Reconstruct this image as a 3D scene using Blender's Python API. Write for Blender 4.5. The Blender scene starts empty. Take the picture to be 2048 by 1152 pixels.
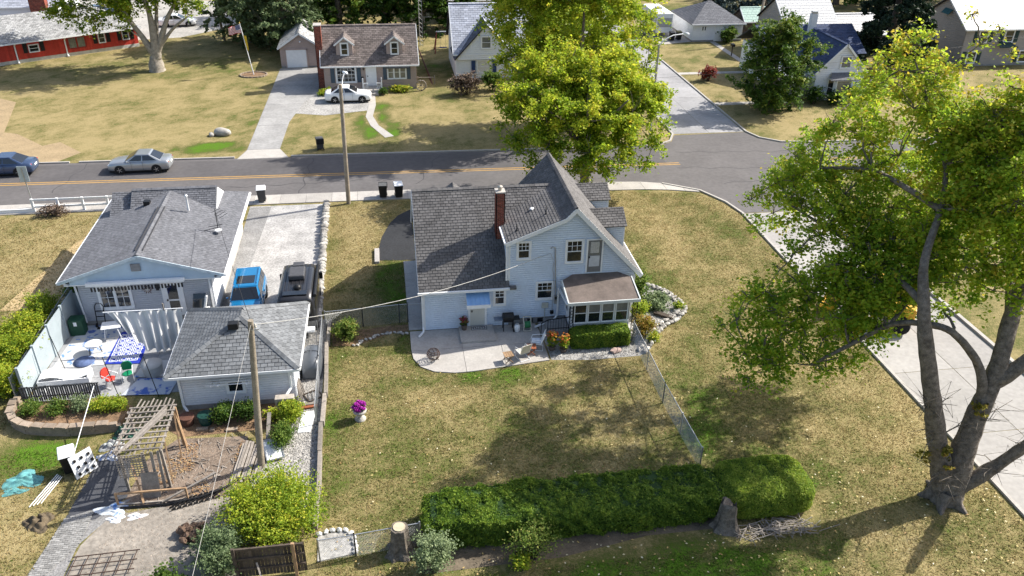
import bpy, bmesh, math, random
import numpy as np
from mathutils import Vector, Matrix
R = math.radians
random.seed(7); rng = np.random.default_rng(7)
scene = bpy.context.scene
COL = scene.collection

# ------------------------------------------------------------------ camera
cam_d = bpy.data.cameras.new('camera'); cam = bpy.data.objects.new('camera', cam_d); COL.objects.link(cam)
cam_d.sensor_width = 36; cam_d.lens = 1644 / 2048 * 36; cam_d.clip_end = 3000
cam.matrix_world = (Matrix.Translation((0, 0, 24)) @ Matrix.Rotation(R(-9.2), 4, 'Z')
                    @ Matrix.Rotation(R(90 - 29.93), 4, 'X') @ Matrix.Rotation(R(1.107), 4, 'Z'))
scene.camera = cam
# ------------------------------------------------------------------ sky, sun, exposure
SUN_AZ, SUN_EL = 16.0, 40.0          # degrees from +X towards +Y, and above the horizon
w = bpy.data.worlds.new('World'); scene.world = w; w.use_nodes = True
nt = w.node_tree; bg = nt.nodes['Background']
sky = nt.nodes.new('ShaderNodeTexSky'); sky.sky_type = 'NISHITA'; sky.sun_disc = False
sky.sun_elevation = R(SUN_EL); sky.sun_rotation = R(90 - SUN_AZ); sky.air_density = 1.0; sky.dust_density = 2.6; sky.ozone_density = .7
nt.links.new(sky.outputs[0], bg.inputs[0]); bg.inputs[1].default_value = 0.13
sl = bpy.data.lights.new('sun', 'SUN'); sl.energy = 5.0; sl.angle = R(0.55); sl.color = (1, .955, .87)
so = bpy.data.objects.new('sun', sl); COL.objects.link(so); so.location = (60, 20, 60)
sd = Vector((math.cos(R(SUN_EL)) * math.cos(R(SUN_AZ)), math.cos(R(SUN_EL)) * math.sin(R(SUN_AZ)), math.sin(R(SUN_EL))))
so.rotation_euler = sd.to_track_quat('Z', 'Y').to_euler()
scene.view_settings.view_transform = 'Standard'; scene.view_settings.look = 'None'
scene.view_settings.gamma = 1; scene.view_settings.use_curve_mapping = False
scene.view_settings.exposure = 0.78
scene.render.engine = 'CYCLES'

# ------------------------------------------------------------------ materials
MATS = {}
def mat(name, col, rough=.75, var=.18, scale=5., bump=0., bscale=None, metal=0., spec=.3, col2=None, tint=0., coat=0., fine=0., alpha=None):
    if name in MATS: return MATS[name]
    m = bpy.data.materials.new(name); m.use_nodes = True; MATS[name] = m
    n, l = m.node_tree.nodes, m.node_tree.links
    b = n['Principled BSDF']; b.inputs['Roughness'].default_value = rough; b.inputs['Metallic'].default_value = metal
    b.inputs['Specular IOR Level'].default_value = spec
    if coat: b.inputs['Coat Weight'].default_value = coat; b.inputs['Coat Roughness'].default_value = .06
    geo = n.new('ShaderNodeNewGeometry')
    nz = n.new('ShaderNodeTexNoise'); nz.inputs['Scale'].default_value = scale; nz.inputs['Detail'].default_value = 6; nz.inputs['Roughness'].default_value = .62
    l.new(geo.outputs['Position'], nz.inputs['Vector'])
    rp = n.new('ShaderNodeValToRGB'); e = rp.color_ramp.elements
    c2 = col2 if col2 else tuple(min(1, c * (1 + var)) for c in col)
    c1 = col if col2 else tuple(c * (1 - var) for c in col)
    e[0].position = .32; e[1].position = .68
    e[0].color = (*c1, 1); e[1].color = (*c2, 1)
    l.new(nz.outputs['Fac'], rp.inputs['Fac']); out = rp.outputs['Color']
    if fine:
        n2 = n.new('ShaderNodeTexNoise'); n2.inputs['Scale'].default_value = scale * 9; n2.inputs['Detail'].default_value = 3
        l.new(geo.outputs['Position'], n2.inputs['Vector'])
        mr = n.new('ShaderNodeMapRange'); mr.inputs[1].default_value = .3; mr.inputs[2].default_value = .7; mr.inputs[3].default_value = 1 - fine; mr.inputs[4].default_value = 1 + fine
        l.new(n2.outputs['Fac'], mr.inputs[0])
        mx = n.new('ShaderNodeMix'); mx.data_type = 'RGBA'; mx.blend_type = 'MULTIPLY'; mx.inputs[0].default_value = 1
        l.new(out, mx.inputs[6]); l.new(mr.outputs[0], mx.inputs[7]); out = mx.outputs[2]
    if tint:
        at = n.new('ShaderNodeAttribute'); at.attribute_name = 'tint'
        mr = n.new('ShaderNodeMapRange'); mr.inputs[3].default_value = 1 - tint; mr.inputs[4].default_value = 1 + tint
        l.new(at.outputs['Fac'], mr.inputs[0])
        mx = n.new('ShaderNodeMix'); mx.data_type = 'RGBA'; mx.blend_type = 'MULTIPLY'; mx.inputs[0].default_value = 1
        l.new(out, mx.inputs[6]); l.new(mr.outputs[0], mx.inputs[7]); out = mx.outputs[2]
    l.new(out, b.inputs['Base Color'])
    if bump:
        nb = n.new('ShaderNodeTexNoise'); nb.inputs['Scale'].default_value = bscale or scale * 4; nb.inputs['Detail'].default_value = 5
        l.new(geo.outputs['Position'], nb.inputs['Vector'])
        bp = n.new('ShaderNodeBump'); bp.inputs['Strength'].default_value = bump; bp.inputs['Distance'].default_value = .05
        l.new(nb.outputs['Fac'], bp.inputs['Height']); l.new(bp.outputs[0], b.inputs['Normal'])
    if alpha is not None: b.inputs['Alpha'].default_value = alpha
    return m

def ramp_mat(name, stops, rough=.6, trans=.35, spec=.25):
    """foliage: colour picked by each leaf's own tint, thin leaves pass some light"""
    m = bpy.data.materials.new(name); m.use_nodes = True; MATS[name] = m
    n, l = m.node_tree.nodes, m.node_tree.links
    b = n['Principled BSDF']; b.inputs['Roughness'].default_value = rough; b.inputs['Specular IOR Level'].default_value = spec
    at = n.new('ShaderNodeAttribute'); at.attribute_name = 'tint'
    rp = n.new('ShaderNodeValToRGB'); els = rp.color_ramp.elements
    while len(els) < len(stops): els.new(.5)
    for e, (p, c) in zip(els, stops): e.position = p; e.color = (*c, 1)
    l.new(at.outputs['Fac'], rp.inputs['Fac']); l.new(rp.outputs['Color'], b.inputs['Base Color'])
    if trans:
        t = n.new('ShaderNodeBsdfTranslucent'); mx = n.new('ShaderNodeMixShader'); mx.inputs[0].default_value = trans
        l.new(rp.outputs['Color'], t.inputs['Color']); l.new(b.outputs[0], mx.inputs[1]); l.new(t.outputs[0], mx.inputs[2])
        l.new(mx.outputs[0], n['Material Output'].inputs['Surface'])
    return m

WHITE = mat('white_paint', (.74, .75, .76), .5, .05, 3, fine=.04)
WHITEV = mat('white_vinyl', (.72, .73, .74), .45, .05, 2)
SIDING = mat('blue_grey_siding', (.58, .655, .76), .55, .08, .9, fine=.06)
SIDINGL = mat('bungalow_siding', (.44, .455, .49), .55, .08, .9, fine=.06)
SIDINGG = mat('grey_siding', (.66, .675, .71), .55, .07, 1.0, fine=.05)
SIDINGW = mat('white_siding', (.74, .76, .80), .55, .05, 1.3, fine=.04)
SIDINGB = mat('mauve_siding', (.40, .315, .285), .6, .08, 1.5, fine=.06)
SIDINGT = mat('taupe_siding', (.33, .30, .28), .6, .06, 1.5)
REDWOOD = mat('red_boards', (.46, .045, .03), .6, .14, 2.5, tint=.16, fine=.1)
REDDARK = mat('red_fascia', (.30, .03, .022), .6, .1, 3)
SH_GREY = mat('grey_brown_shingle', (.118, .113, .112), .9, .14, .8, tint=.2, fine=.15)
SH_BLUE = mat('blue_grey_shingle', (.135, .138, .152), .9, .10, .7, tint=.14, fine=.2)
SH_GAR = mat('grey_shingle', (.15, .157, .165), .9, .10, .8, tint=.2, fine=.2)
SH_BROWN = mat('brown_shingle', (.15, .125, .115), .9, .14, .8, tint=.3, fine=.2)
SH_PALE = mat('pale_shingle', (.31, .31, .31), .9, .12, .8, tint=.3, fine=.25)
SH_NAVY = mat('navy_shingle', (.045, .065, .13), .8, .12, .8, tint=.2)
SH_LIGHT = mat('light_shingle', (.36, .38, .44), .9, .1, .8, tint=.2)
DARKROOF = mat('brown_flat_roof', (.135, .108, .095), .85, .28, 1.1, fine=.1)
METALROOF = mat('white_metal_roof', (.55, .55, .55), .4, .05, 2)
GLASS = mat('window_glass', (.012, .016, .02), .06, .3, 2., spec=.9)
GLASSL = mat('curtained_glass', (.16, .165, .15), .12, .35, 3., spec=.8)
CURT = mat('white_curtain', (.62, .60, .57), .8, .15, 12)
BRICK = mat('red_brick', (.20, .055, .035), .85, .25, 6, tint=.35, fine=.2)
MORTAR = mat('mortar', (.34, .30, .27), .9, .1, 6)
CONC = mat('concrete', (.375, .352, .325), .85, .10, 1.2, bump=.05, bscale=30, tint=.10, fine=.10)
CONCO = mat('stained_concrete', (.27, .265, .258), .85, .2, .5, bump=.06, bscale=30, tint=.06, fine=.12)
CONCB = mat('street_concrete', (.31, .295, .28), .85, .10, .45, bump=.05, bscale=25, tint=.08, fine=.10)
FOUND = mat('foundation', (.27, .26, .25), .9, .2, 3)
BLACK = mat('black_plastic', (.014, .014, .015), .45, .3, 6)
BLACKM = mat('black_metal', (.012, .012, .013), .4, .2, 6, metal=.3)
TIMBER = mat('weathered_timber', (.255, .225, .195), .85, .25, 5, tint=.3, fine=.25)
TIMBERN = mat('new_timber', (.33, .215, .125), .8, .22, 4, tint=.2, fine=.15)
TIMBERD = mat('dark_timber', (.075, .058, .045), .85, .3, 4, tint=.35, fine=.25)
POLE = mat('pole_wood', (.26, .22, .17), .85, .22, 3, fine=.25, bump=.3, bscale=20)
GALV = mat('galvanised_steel', (.42, .43, .44), .45, .12, 5, metal=.7)
STONE = mat('field_stone', (.36, .34, .31), .9, .25, 3, tint=.35, fine=.15, bump=.4, bscale=12)
BLOCK = mat('wall_block', (.27, .215, .165), .9, .18, 4, tint=.25, fine=.15)
RUBBER = mat('tyre_rubber', (.015, .015, .016), .8, .2, 8)
ALLOY = mat('alloy_rim', (.52, .53, .55), .3, .05, 8, metal=.8)
BARK = mat('grey_bark', (.15, .128, .105), .95, .45, 5, fine=.4, bump=1.0, bscale=9)
BARKL = mat('light_bark', (.30, .265, .22), .95, .3, 3.5, fine=.25, bump=.8, bscale=14)
BARKD = mat('dark_twig', (.06, .048, .04), .95, .3, 4)
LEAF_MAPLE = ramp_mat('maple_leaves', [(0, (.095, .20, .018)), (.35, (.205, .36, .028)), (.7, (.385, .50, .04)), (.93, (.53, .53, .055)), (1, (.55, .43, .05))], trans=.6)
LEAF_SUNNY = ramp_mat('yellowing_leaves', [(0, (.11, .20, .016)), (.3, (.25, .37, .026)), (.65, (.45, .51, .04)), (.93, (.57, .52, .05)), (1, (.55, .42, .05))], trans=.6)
LEAF_DARK = ramp_mat('dark_leaves', [(0, (.018, .05, .010)), (.5, (.055, .115, .016)), (.85, (.14, .22, .025)), (1, (.28, .3, .05))], trans=.4)
LEAF_MID = ramp_mat('mid_green_leaves', [(0, (.03, .07, .01)), (.5, (.09, .16, .022)), (.85, (.2, .27, .045)), (1, (.33, .33, .08))], trans=.45)
LEAF_PALE = ramp_mat('grey_green_leaves', [(0, (.06, .10, .04)), (.5, (.16, .22, .10)), (1, (.32, .38, .20))], trans=.4)
LEAF_LIME = ramp_mat('lime_leaves', [(0, (.08, .16, .015)), (.45, (.23, .33, .025)), (.8, (.43, .47, .035)), (1, (.54, .46, .06))], trans=.45)
LEAF_HEDGE = ramp_mat('hedge_leaves', [(0, (.035, .08, .014)), (.45, (.12, .215, .028)), (.8, (.27, .37, .04)), (1, (.42, .47, .08))], trans=.5)
LEAF_BARB = ramp_mat('barberry_leaves', [(0, (.10, .10, .015)), (.4, (.28, .25, .03)), (.75, (.42, .22, .04)), (1, (.4, .1, .04))], trans=.4)
LEAF_RED = ramp_mat('red_leaves', [(0, (.10, .02, .015)), (1, (.38, .08, .05))], trans=.3)
LEAF_BROWN = ramp_mat('brown_twigs', [(0, (.07, .05, .035)), (.6, (.17, .12, .09)), (1, (.26, .20, .14))], trans=.1)
LEAF_PINE = ramp_mat('pine_needles', [(0, (.008, .02, .010)), (.6, (.022, .045, .022)), (1, (.07, .10, .06))], trans=.15)
LEAF_SPRUCE = ramp_mat('blue_spruce_needles', [(0, (.03, .05, .045)), (1, (.13, .17, .16))], trans=.15)
PETALP = ramp_mat('magenta_petals', [(0, (.30, .012, .26)), (1, (.62, .05, .55))], trans=.2)
PETALO = ramp_mat('orange_petals', [(0, (.45, .05, .02)), (.5, (.62, .16, .03)), (1, (.62, .42, .08))], trans=.2)
PETALR = ramp_mat('red_petals', [(0, (.16, .01, .03)), (.6, (.42, .06, .08)), (1, (.5, .12, .14))], trans=.2)
GRASS = ramp_mat('grass_blades', [(0, (.38, .295, .145)), (.3, (.30, .245, .105)), (.6, (.15, .148, .046)), (.85, (.09, .15, .022)), (1, (.085, .19, .013))], rough=.8, trans=.5, spec=.1)

# ------------------------------------------------------------------ mesh helpers
WORLD = {}
def thing(name, label, cat, loc=(0, 0, 0), rz=0, group=None, world=False):
    o = bpy.data.objects.new(name, None); COL.objects.link(o)
    o.location = loc; o.rotation_euler = (0, 0, rz); o.empty_display_size = .3
    o['label'] = label; o['category'] = cat
    if group: o['group'] = group
    if world: WORLD[o.name] = Vector(loc)
    return o
def link(o, parent=None):
    COL.objects.link(o)
    if parent: o.parent = parent
    return o
def dup(root, loc=None, rz=None, label=None):
    r = root.copy(); COL.objects.link(r)
    if loc is not None: r.location = loc
    if rz is not None: r.rotation_euler = (0, 0, rz)
    if label: r['label'] = label
    for ch in list(root.children):
        c = ch.copy(); COL.objects.link(c); c.parent = r
        for g in list(ch.children):
            d = g.copy(); COL.objects.link(d); d.parent = c
    return r
def offset_of(parent):
    p = parent
    while p is not None:
        if p.name in WORLD: return WORLD[p.name]
        p = p.parent
    return None

class MB:
    def __init__(s): s.v = []; s.f = []; s.t = []; s.s = []
    def add(s, vs, fs, tint=.5, smooth=False):
        k = len(s.v); s.v += [tuple(v) for v in vs]
        for f in fs: s.f.append([i + k for i in f]); s.t.append(tint); s.s.append(smooth)
        return s
    def box(s, x0, x1, y0, y1, z0, z1, tint=.5):
        return s.add([(x0, y0, z0), (x1, y0, z0), (x1, y1, z0), (x0, y1, z0), (x0, y0, z1), (x1, y0, z1), (x1, y1, z1), (x0, y1, z1)],
                     [(0, 3, 2, 1), (4, 5, 6, 7), (0, 1, 5, 4), (1, 2, 6, 5), (2, 3, 7, 6), (3, 0, 4, 7)], tint)
    def fbox(s, fr, u0, u1, v0, v1, n0, n1, tint=.5):
        O, U, V, N = fr; P = lambda a, b, c: O + U * a + V * b + N * c
        return s.add([P(u0, v0, n0), P(u1, v0, n0), P(u1, v1, n0), P(u0, v1, n0), P(u0, v0, n1), P(u1, v0, n1), P(u1, v1, n1), P(u0, v1, n1)],
                     [(0, 3, 2, 1), (4, 5, 6, 7), (0, 1, 5, 4), (1, 2, 6, 5), (2, 3, 7, 6), (3, 0, 4, 7)], tint)
    def bar(s, p, q, w=.05, h=None, tint=.5, up=Vector((0, 0, 1))):
        p, q = Vector(p), Vector(q); h = h or w; d = (q - p); L = d.length; d = d / L
        sd_ = d.cross(up)
        if sd_.length < 1e-4: sd_ = Vector((1, 0, 0))
        sd_.normalize(); u = sd_.cross(d)
        return s.fbox((p, d, sd_, u), 0, L, -w / 2, w / 2, -h / 2, h / 2, tint)
    def tube(s, pts, rad, n=7, tint=.5, smooth=True, cap=True):
        pts = [Vector(p) for p in pts]; rs = rad if isinstance(rad, (list, tuple)) else [rad] * len(pts)
        vs, fs = [], []; ref = None
        for i, p in enumerate(pts):
            d = (pts[min(i + 1, len(pts) - 1)] - pts[max(i - 1, 0)]).normalized()
            if ref is None: ref = Vector((0, 0, 1)) if abs(d.z) < .9 else Vector((1, 0, 0))
            a = d.cross(ref).normalized(); b = d.cross(a).normalized()
            for k in range(n):
                t = 2 * math.pi * k / n; vs.append(p + (a * math.cos(t) + b * math.sin(t)) * rs[i])
        for i in range(len(pts) - 1):
            for k in range(n): fs.append((i * n + k, i * n + (k + 1) % n, (i + 1) * n + (k + 1) % n, (i + 1) * n + k))
        s.add(vs, fs, tint, smooth)
        if cap: s.add(vs[:n], [tuple(range(n))], tint); s.add(vs[-n:], [tuple(range(n))[::-1]], tint)
        return s
    def lathe(s, prof, c=(0, 0, 0), n=16, axis='z', tint=.5, smooth=True):
        vs, fs = [], []
        for r_, h in prof:
            for k in range(n):
                t = 2 * math.pi * k / n; a, b = r_ * math.cos(t), r_ * math.sin(t)
                p = {'z': (a, b, h), 'y': (a, h, b), 'x': (h, a, b)}[axis]
                vs.append((p[0] + c[0], p[1] + c[1], p[2] + c[2]))
        for i in range(len(prof) - 1):
            for k in range(n): fs.append((i * n + k, i * n + (k + 1) % n, (i + 1) * n + (k + 1) % n, (i + 1) * n + k))
        s.add(vs, fs, tint, smooth)
        if prof[0][0] > 1e-4: s.add(vs[:n], [tuple(range(n))[::-1]], tint)
        if prof[-1][0] > 1e-4: s.add(vs[-n:], [tuple(range(n))], tint)
        return s
    def prism(s, poly, z0, z1, tint=.5):
        n = len(poly); vs = [(x, y, z0) for x, y in poly] + [(x, y, z1) for x, y in poly]
        return s.add(vs, [tuple(range(n))[::-1], tuple(range(n, 2 * n))] + [(i, (i + 1) % n, (i + 1) % n + n, i + n) for i in range(n)], tint)
    def slab(s, poly, n, t, tint=.5):
        """thick plate under a planar polygon"""
        k = len(poly); vs = [Vector(p) for p in poly] + [Vector(p) - n * t for p in poly]
        return s.add(vs, [tuple(range(k)), tuple(range(k, 2 * k))[::-1]] + [(i, i + k, (i + 1) % k + k, (i + 1) % k) for i in range(k)], tint)
    def rock(s, c, r, tint=.5, seed=0, flat=.7, sub=1):
        rr = random.Random(seed * 7919 + int(c[0] * 100) + int(c[1] * 37))
        bm = bmesh.new(); bmesh.ops.create_icosphere(bm, subdivisions=sub, radius=1)
        rx, ry, rz_ = (r if isinstance(r, (tuple, list)) else (r, r, r * flat)); a = rr.random() * 6.3
        vs = []
        for v in bm.verts:
            k = (.8 + .35 * rr.random()) if sub < 3 else .92 + .1 * math.sin(v.co.x * 3 + seed) + .05 * rr.random(); x, y, z = v.co.x * rx * k, v.co.y * ry * k, v.co.z * rz_ * k
            vs.append((c[0] + x * math.cos(a) - y * math.sin(a), c[1] + x * math.sin(a) + y * math.cos(a), c[2] + z))
        fs = [[v.index for v in f.verts] for f in bm.faces]; bm.free()
        return s.add(vs, fs, tint)
    def mesh(s, name, off=None):
        me = bpy.data.meshes.new(name)
        vs = s.v if off is None else [(x - off[0], y - off[1], z - off[2]) for x, y, z in s.v]
        me.from_pydata(vs, [], s.f); me.update()
        a = me.attributes.new('tint', 'FLOAT', 'FACE'); a.data.foreach_set('value', s.t)
        me.polygons.foreach_set('use_smooth', s.s)
        return me
    def build(s, name, m, parent=None, bevel=0, kind=None, label=None, cat=None, group=None, smooth=False, fix=True):
        if smooth: s.s = [True] * len(s.f)
        me = s.mesh(name, offset_of(parent)); me.materials.append(m)
        if fix:
            bm = bmesh.new(); bm.from_mesh(me); bmesh.ops.recalc_face_normals(bm, faces=bm.faces); bm.to_mesh(me); bm.free()
        o = bpy.data.objects.new(name, me); link(o, parent)
        if bevel:
            md = o.modifiers.new('bevel', 'BEVEL'); md.width = bevel; md.segments = 2; md.limit_method = 'ANGLE'
        if kind: o['kind'] = kind
        if label: o['label'] = label
        if cat: o['category'] = cat
        if group: o['group'] = group
        return o
def struct(o): o['kind'] = 'structure'; return o
def V(*a): return Vector(a)

def clip2(poly, a, b, c):
    """keep the side a*x+b*y<=c of a convex 2-D polygon"""
    out = []; n = len(poly)
    for i in range(n):
        p, q = poly[i], poly[(i + 1) % n]; dp, dq = a * p[0] + b * p[1] - c, a * q[0] + b * q[1] - c
        if dp <= 1e-9: out.append(p)
        if (dp < -1e-9 and dq > 1e-9) or (dp > 1e-9 and dq < -1e-9):
            t = dp / (dp - dq); out.append((p[0] + (q[0] - p[0]) * t, p[1] + (q[1] - p[1]) * t))
    return out
def clipconvex(sub, P):
    ar = sum(P[i][0] * P[(i + 1) % len(P)][1] - P[(i + 1) % len(P)][0] * P[i][1] for i in range(len(P)))
    Q = P if ar > 0 else P[::-1]
    for i in range(len(Q)):
        p, q = Q[i], Q[(i + 1) % len(Q)]; a, b = q[1] - p[1], -(q[0] - p[0])
        sub = clip2(sub, a, b, a * p[0] + b * p[1])
        if len(sub) < 3: return []
    return sub
def area2(P): return abs(sum(P[i][0] * P[(i + 1) % len(P)][1] - P[(i + 1) % len(P)][0] * P[i][1] for i in range(len(P)))) / 2

SHM = {}
def shingles(parent, poly, m, w_=.28, e=.165, t=.026, parts=0, deck=.1, seed=1, hmat=None):
    """roof plane: a deck under it and every shingle tab laid as its own thin wedge"""
    rr = random.Random(seed); P = [Vector(p) for p in poly]
    n = (P[1] - P[0]).cross(P[2] - P[0]).normalized()
    if n.z < 0: n = -n
    up = (Vector((0, 0, 1)) - n * n.z).normalized(); u = up.cross(n)
    O = P[0]; Q = [((p - O).dot(u), (p - O).dot(up)) for p in P]
    MB().slab(P, n, deck).build('roof_deck', hmat or mat('roofing_felt', (.035, .034, .034), .95), parent)
    a0, a1 = min(q[0] for q in Q), max(q[0] for q in Q); b0, b1 = min(q[1] for q in Q), max(q[1] for q in Q)
    mb = MB(); off = offset_of(parent) or Vector((0, 0, 0)); row = 0; b = b0
    key = (w_, e, t, m.name)
    if parts and key not in SHM:
        SHM[key] = []
        for k in range(5):
            q = MB(); tt = .1 + .2 * k; hw = w_ - .022
            q.add([(0, 0, .003), (hw, 0, .003), (hw, e * 1.08, .002), (0, e * 1.08, .002), (0, 0, t), (hw, 0, t), (hw, e * 1.08, .004), (0, e * 1.08, .004)],
                  [(4, 5, 6, 7), (0, 1, 5, 4), (1, 2, 6, 5), (3, 0, 4, 7)], tt)
            me = q.mesh('shingle'); me.materials.append(m); SHM[key].append(me)
    cnt = 0
    while b < b1:
        a = a0 - (w_ / 2 if row % 2 else 0) - rr.random() * .06
        while a < a1:
            r0 = [(a, b), (a + w_ - .022, b), (a + w_ - .022, b + e * 1.08), (a, b + e * 1.08)]
            c = clipconvex(r0, Q); ar = area2(c) if len(c) > 2 else 0
            if ar > .002:
                if cnt < parts and ar > .97 * (w_ - .022) * e * 1.08:
                    o = bpy.data.objects.new('shingle', rr.choice(SHM[key])); link(o, parent)
                    M4 = Matrix((u, up, n)).transposed().to_4x4(); M4.translation = O + u * a + up * b - off
                    o.matrix_basis = M4; cnt += 1
                else:
                    k = len(c); tops = []; bots = []
                    for x, y in c:
                        h = t + (.004 - t) * (y - b) / (e * 1.08)
                        tops.append(O + u * x + up * y + n * h); bots.append(O + u * x + up * y + n * .002)
                    mb.add(tops + bots, [tuple(range(k))] + [(i, i + k, (i + 1) % k + k, (i + 1) % k) for i in range(k)], rr.random())
            a += w_
        b += e; row += 1
    if mb.f: mb.build('shingle_courses', m, parent, kind='stuff', fix=False)

def siding(parent, poly, m, lap=.125, out=.034, name='siding', lab=None):
    """lap boards on a vertical convex wall: each board tilts out at its lower edge"""
    P = [Vector(p) for p in poly]; n = (P[1] - P[0]).cross(P[2] - P[0]).normalized(); u = Vector((0, 0, 1)).cross(n).normalized()
    O = P[0]; Q = [((p - O).dot(u), p.z) for p in P]; z0, z1 = min(q[1] for q in Q), max(q[1] for q in Q)
    mb = MB(); z = z0
    while z < z1 - .005:
        c = clip2(clip2(Q, 0, 1, min(z + lap - .02, z1)), 0, -1, -z)
        if len(c) > 2 and area2(c) > 1e-4:
            k = len(c); vs = [O + u * x + Vector((0, 0, y - O.z)) + n * (out * (1 - .3 * (y - z) / lap)) for x, y in c]
            vb = [O + u * x + Vector((0, 0, y - O.z)) - n * .015 for x, y in c]
            mb.add(vs + vb, [tuple(range(k))] + [(i, i + k, (i + 1) % k + k, (i + 1) % k) for i in range(k)], random.random())
        z += lap
    return mb.build(name, m, parent, kind='stuff', fix=False)

def frame_at(c, n):
    n = Vector(n).normalized(); u = Vector((0, 0, 1)).cross(n).normalized()
    return (Vector(c), u, Vector((0, 0, 1)), n)
def window(parent, c, n, w_, h, trim=.1, fm=None, gm=None, cols=1, rows=1, upper=False, split=1, hung=True, name='window'):
    """c = centre on the wall; casing, sash rails and muntins stand proud of the pane"""
    fm = fm or WHITE; gm = gm or GLASS; fr = frame_at(c, n); b = MB(); a, d = w_ / 2, h / 2
    b.fbox(fr, -a - trim, a + trim, d, d + trim, .0, .07); b.fbox(fr, -a - trim, a + trim, -d - trim, -d, 0, .075)
    b.fbox(fr, -a - trim, -a, -d, d, 0, .068); b.fbox(fr, a, a + trim, -d, d, 0, .068)
    for k in range(1, split): x = -a + w_ * k / split; b.fbox(fr, x - .045, x + .045, -d, d, .0, .064)
    o = b.build(name, fm, parent)
    sw = w_ / split
    for k in range(split):
        x0, x1 = -a + sw * k + (.045 if k else 0), -a + sw * (k + 1) - (.045 if k < split - 1 else 0)
        MB().fbox(fr, x0, x1, -d, d, .012, .022).build('pane', gm, o)
        s = MB(); t = .03
        s.fbox(fr, x0, x0 + t, -d, d, .022, .05); s.fbox(fr, x1 - t, x1, -d, d, .022, .05); s.fbox(fr, x0 + t, x1 - t, -d, -d + t, .022, .05); s.fbox(fr, x0 + t, x1 - t, d - t, d, .022, .05)
        if hung: s.fbox(fr, x0 + t, x1 - t, -.02, .02, .022, .055)
        lo = 0.02 if upper else -d
        for i in range(1, cols): x = x0 + (x1 - x0) * i / cols; s.fbox(fr, x - .012, x + .012, lo, d - t, .022, .04)
        for i in range(1, rows): y = lo + (d - lo) * i / rows; s.fbox(fr, x0 + t, x1 - t, y - .012, y + .012, .022, .041)
        s.build('sash', fm, o)
    return o
def door(parent, c, n, w_, h, m, trim=.1, lite=False, knob=True):
    fr = frame_at(c, n); b = MB()
    b.fbox(fr, -w_ / 2 - trim, w_ / 2 + trim, h, h + trim, 0, .07); b.fbox(fr, -w_ / 2 - trim, -w_ / 2, 0, h, 0, .066); b.fbox(fr, w_ / 2, w_ / 2 + trim, 0, h, 0, .066)
    fo = b.build('door_frame', WHITE, parent)
    d = MB().fbox(fr, -w_ / 2, w_ / 2, .01, h, .008, .04).build('door', m, parent)
    if lite: MB().fbox(fr, -w_ * .3, w_ * .3, h * .5, h * .92, .04, .048).build('pane', GLASS, d); MB().fbox(fr, -w_ * .3, w_ * .3, h * .1, h * .45, .04, .048).build('pane', GLASS, d)
    if knob: MB().fbox(fr, -w_ * .42, -w_ * .34, h * .46, h * .51, .04, .09).build('door_handle', BLACKM, d)
    return d

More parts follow.
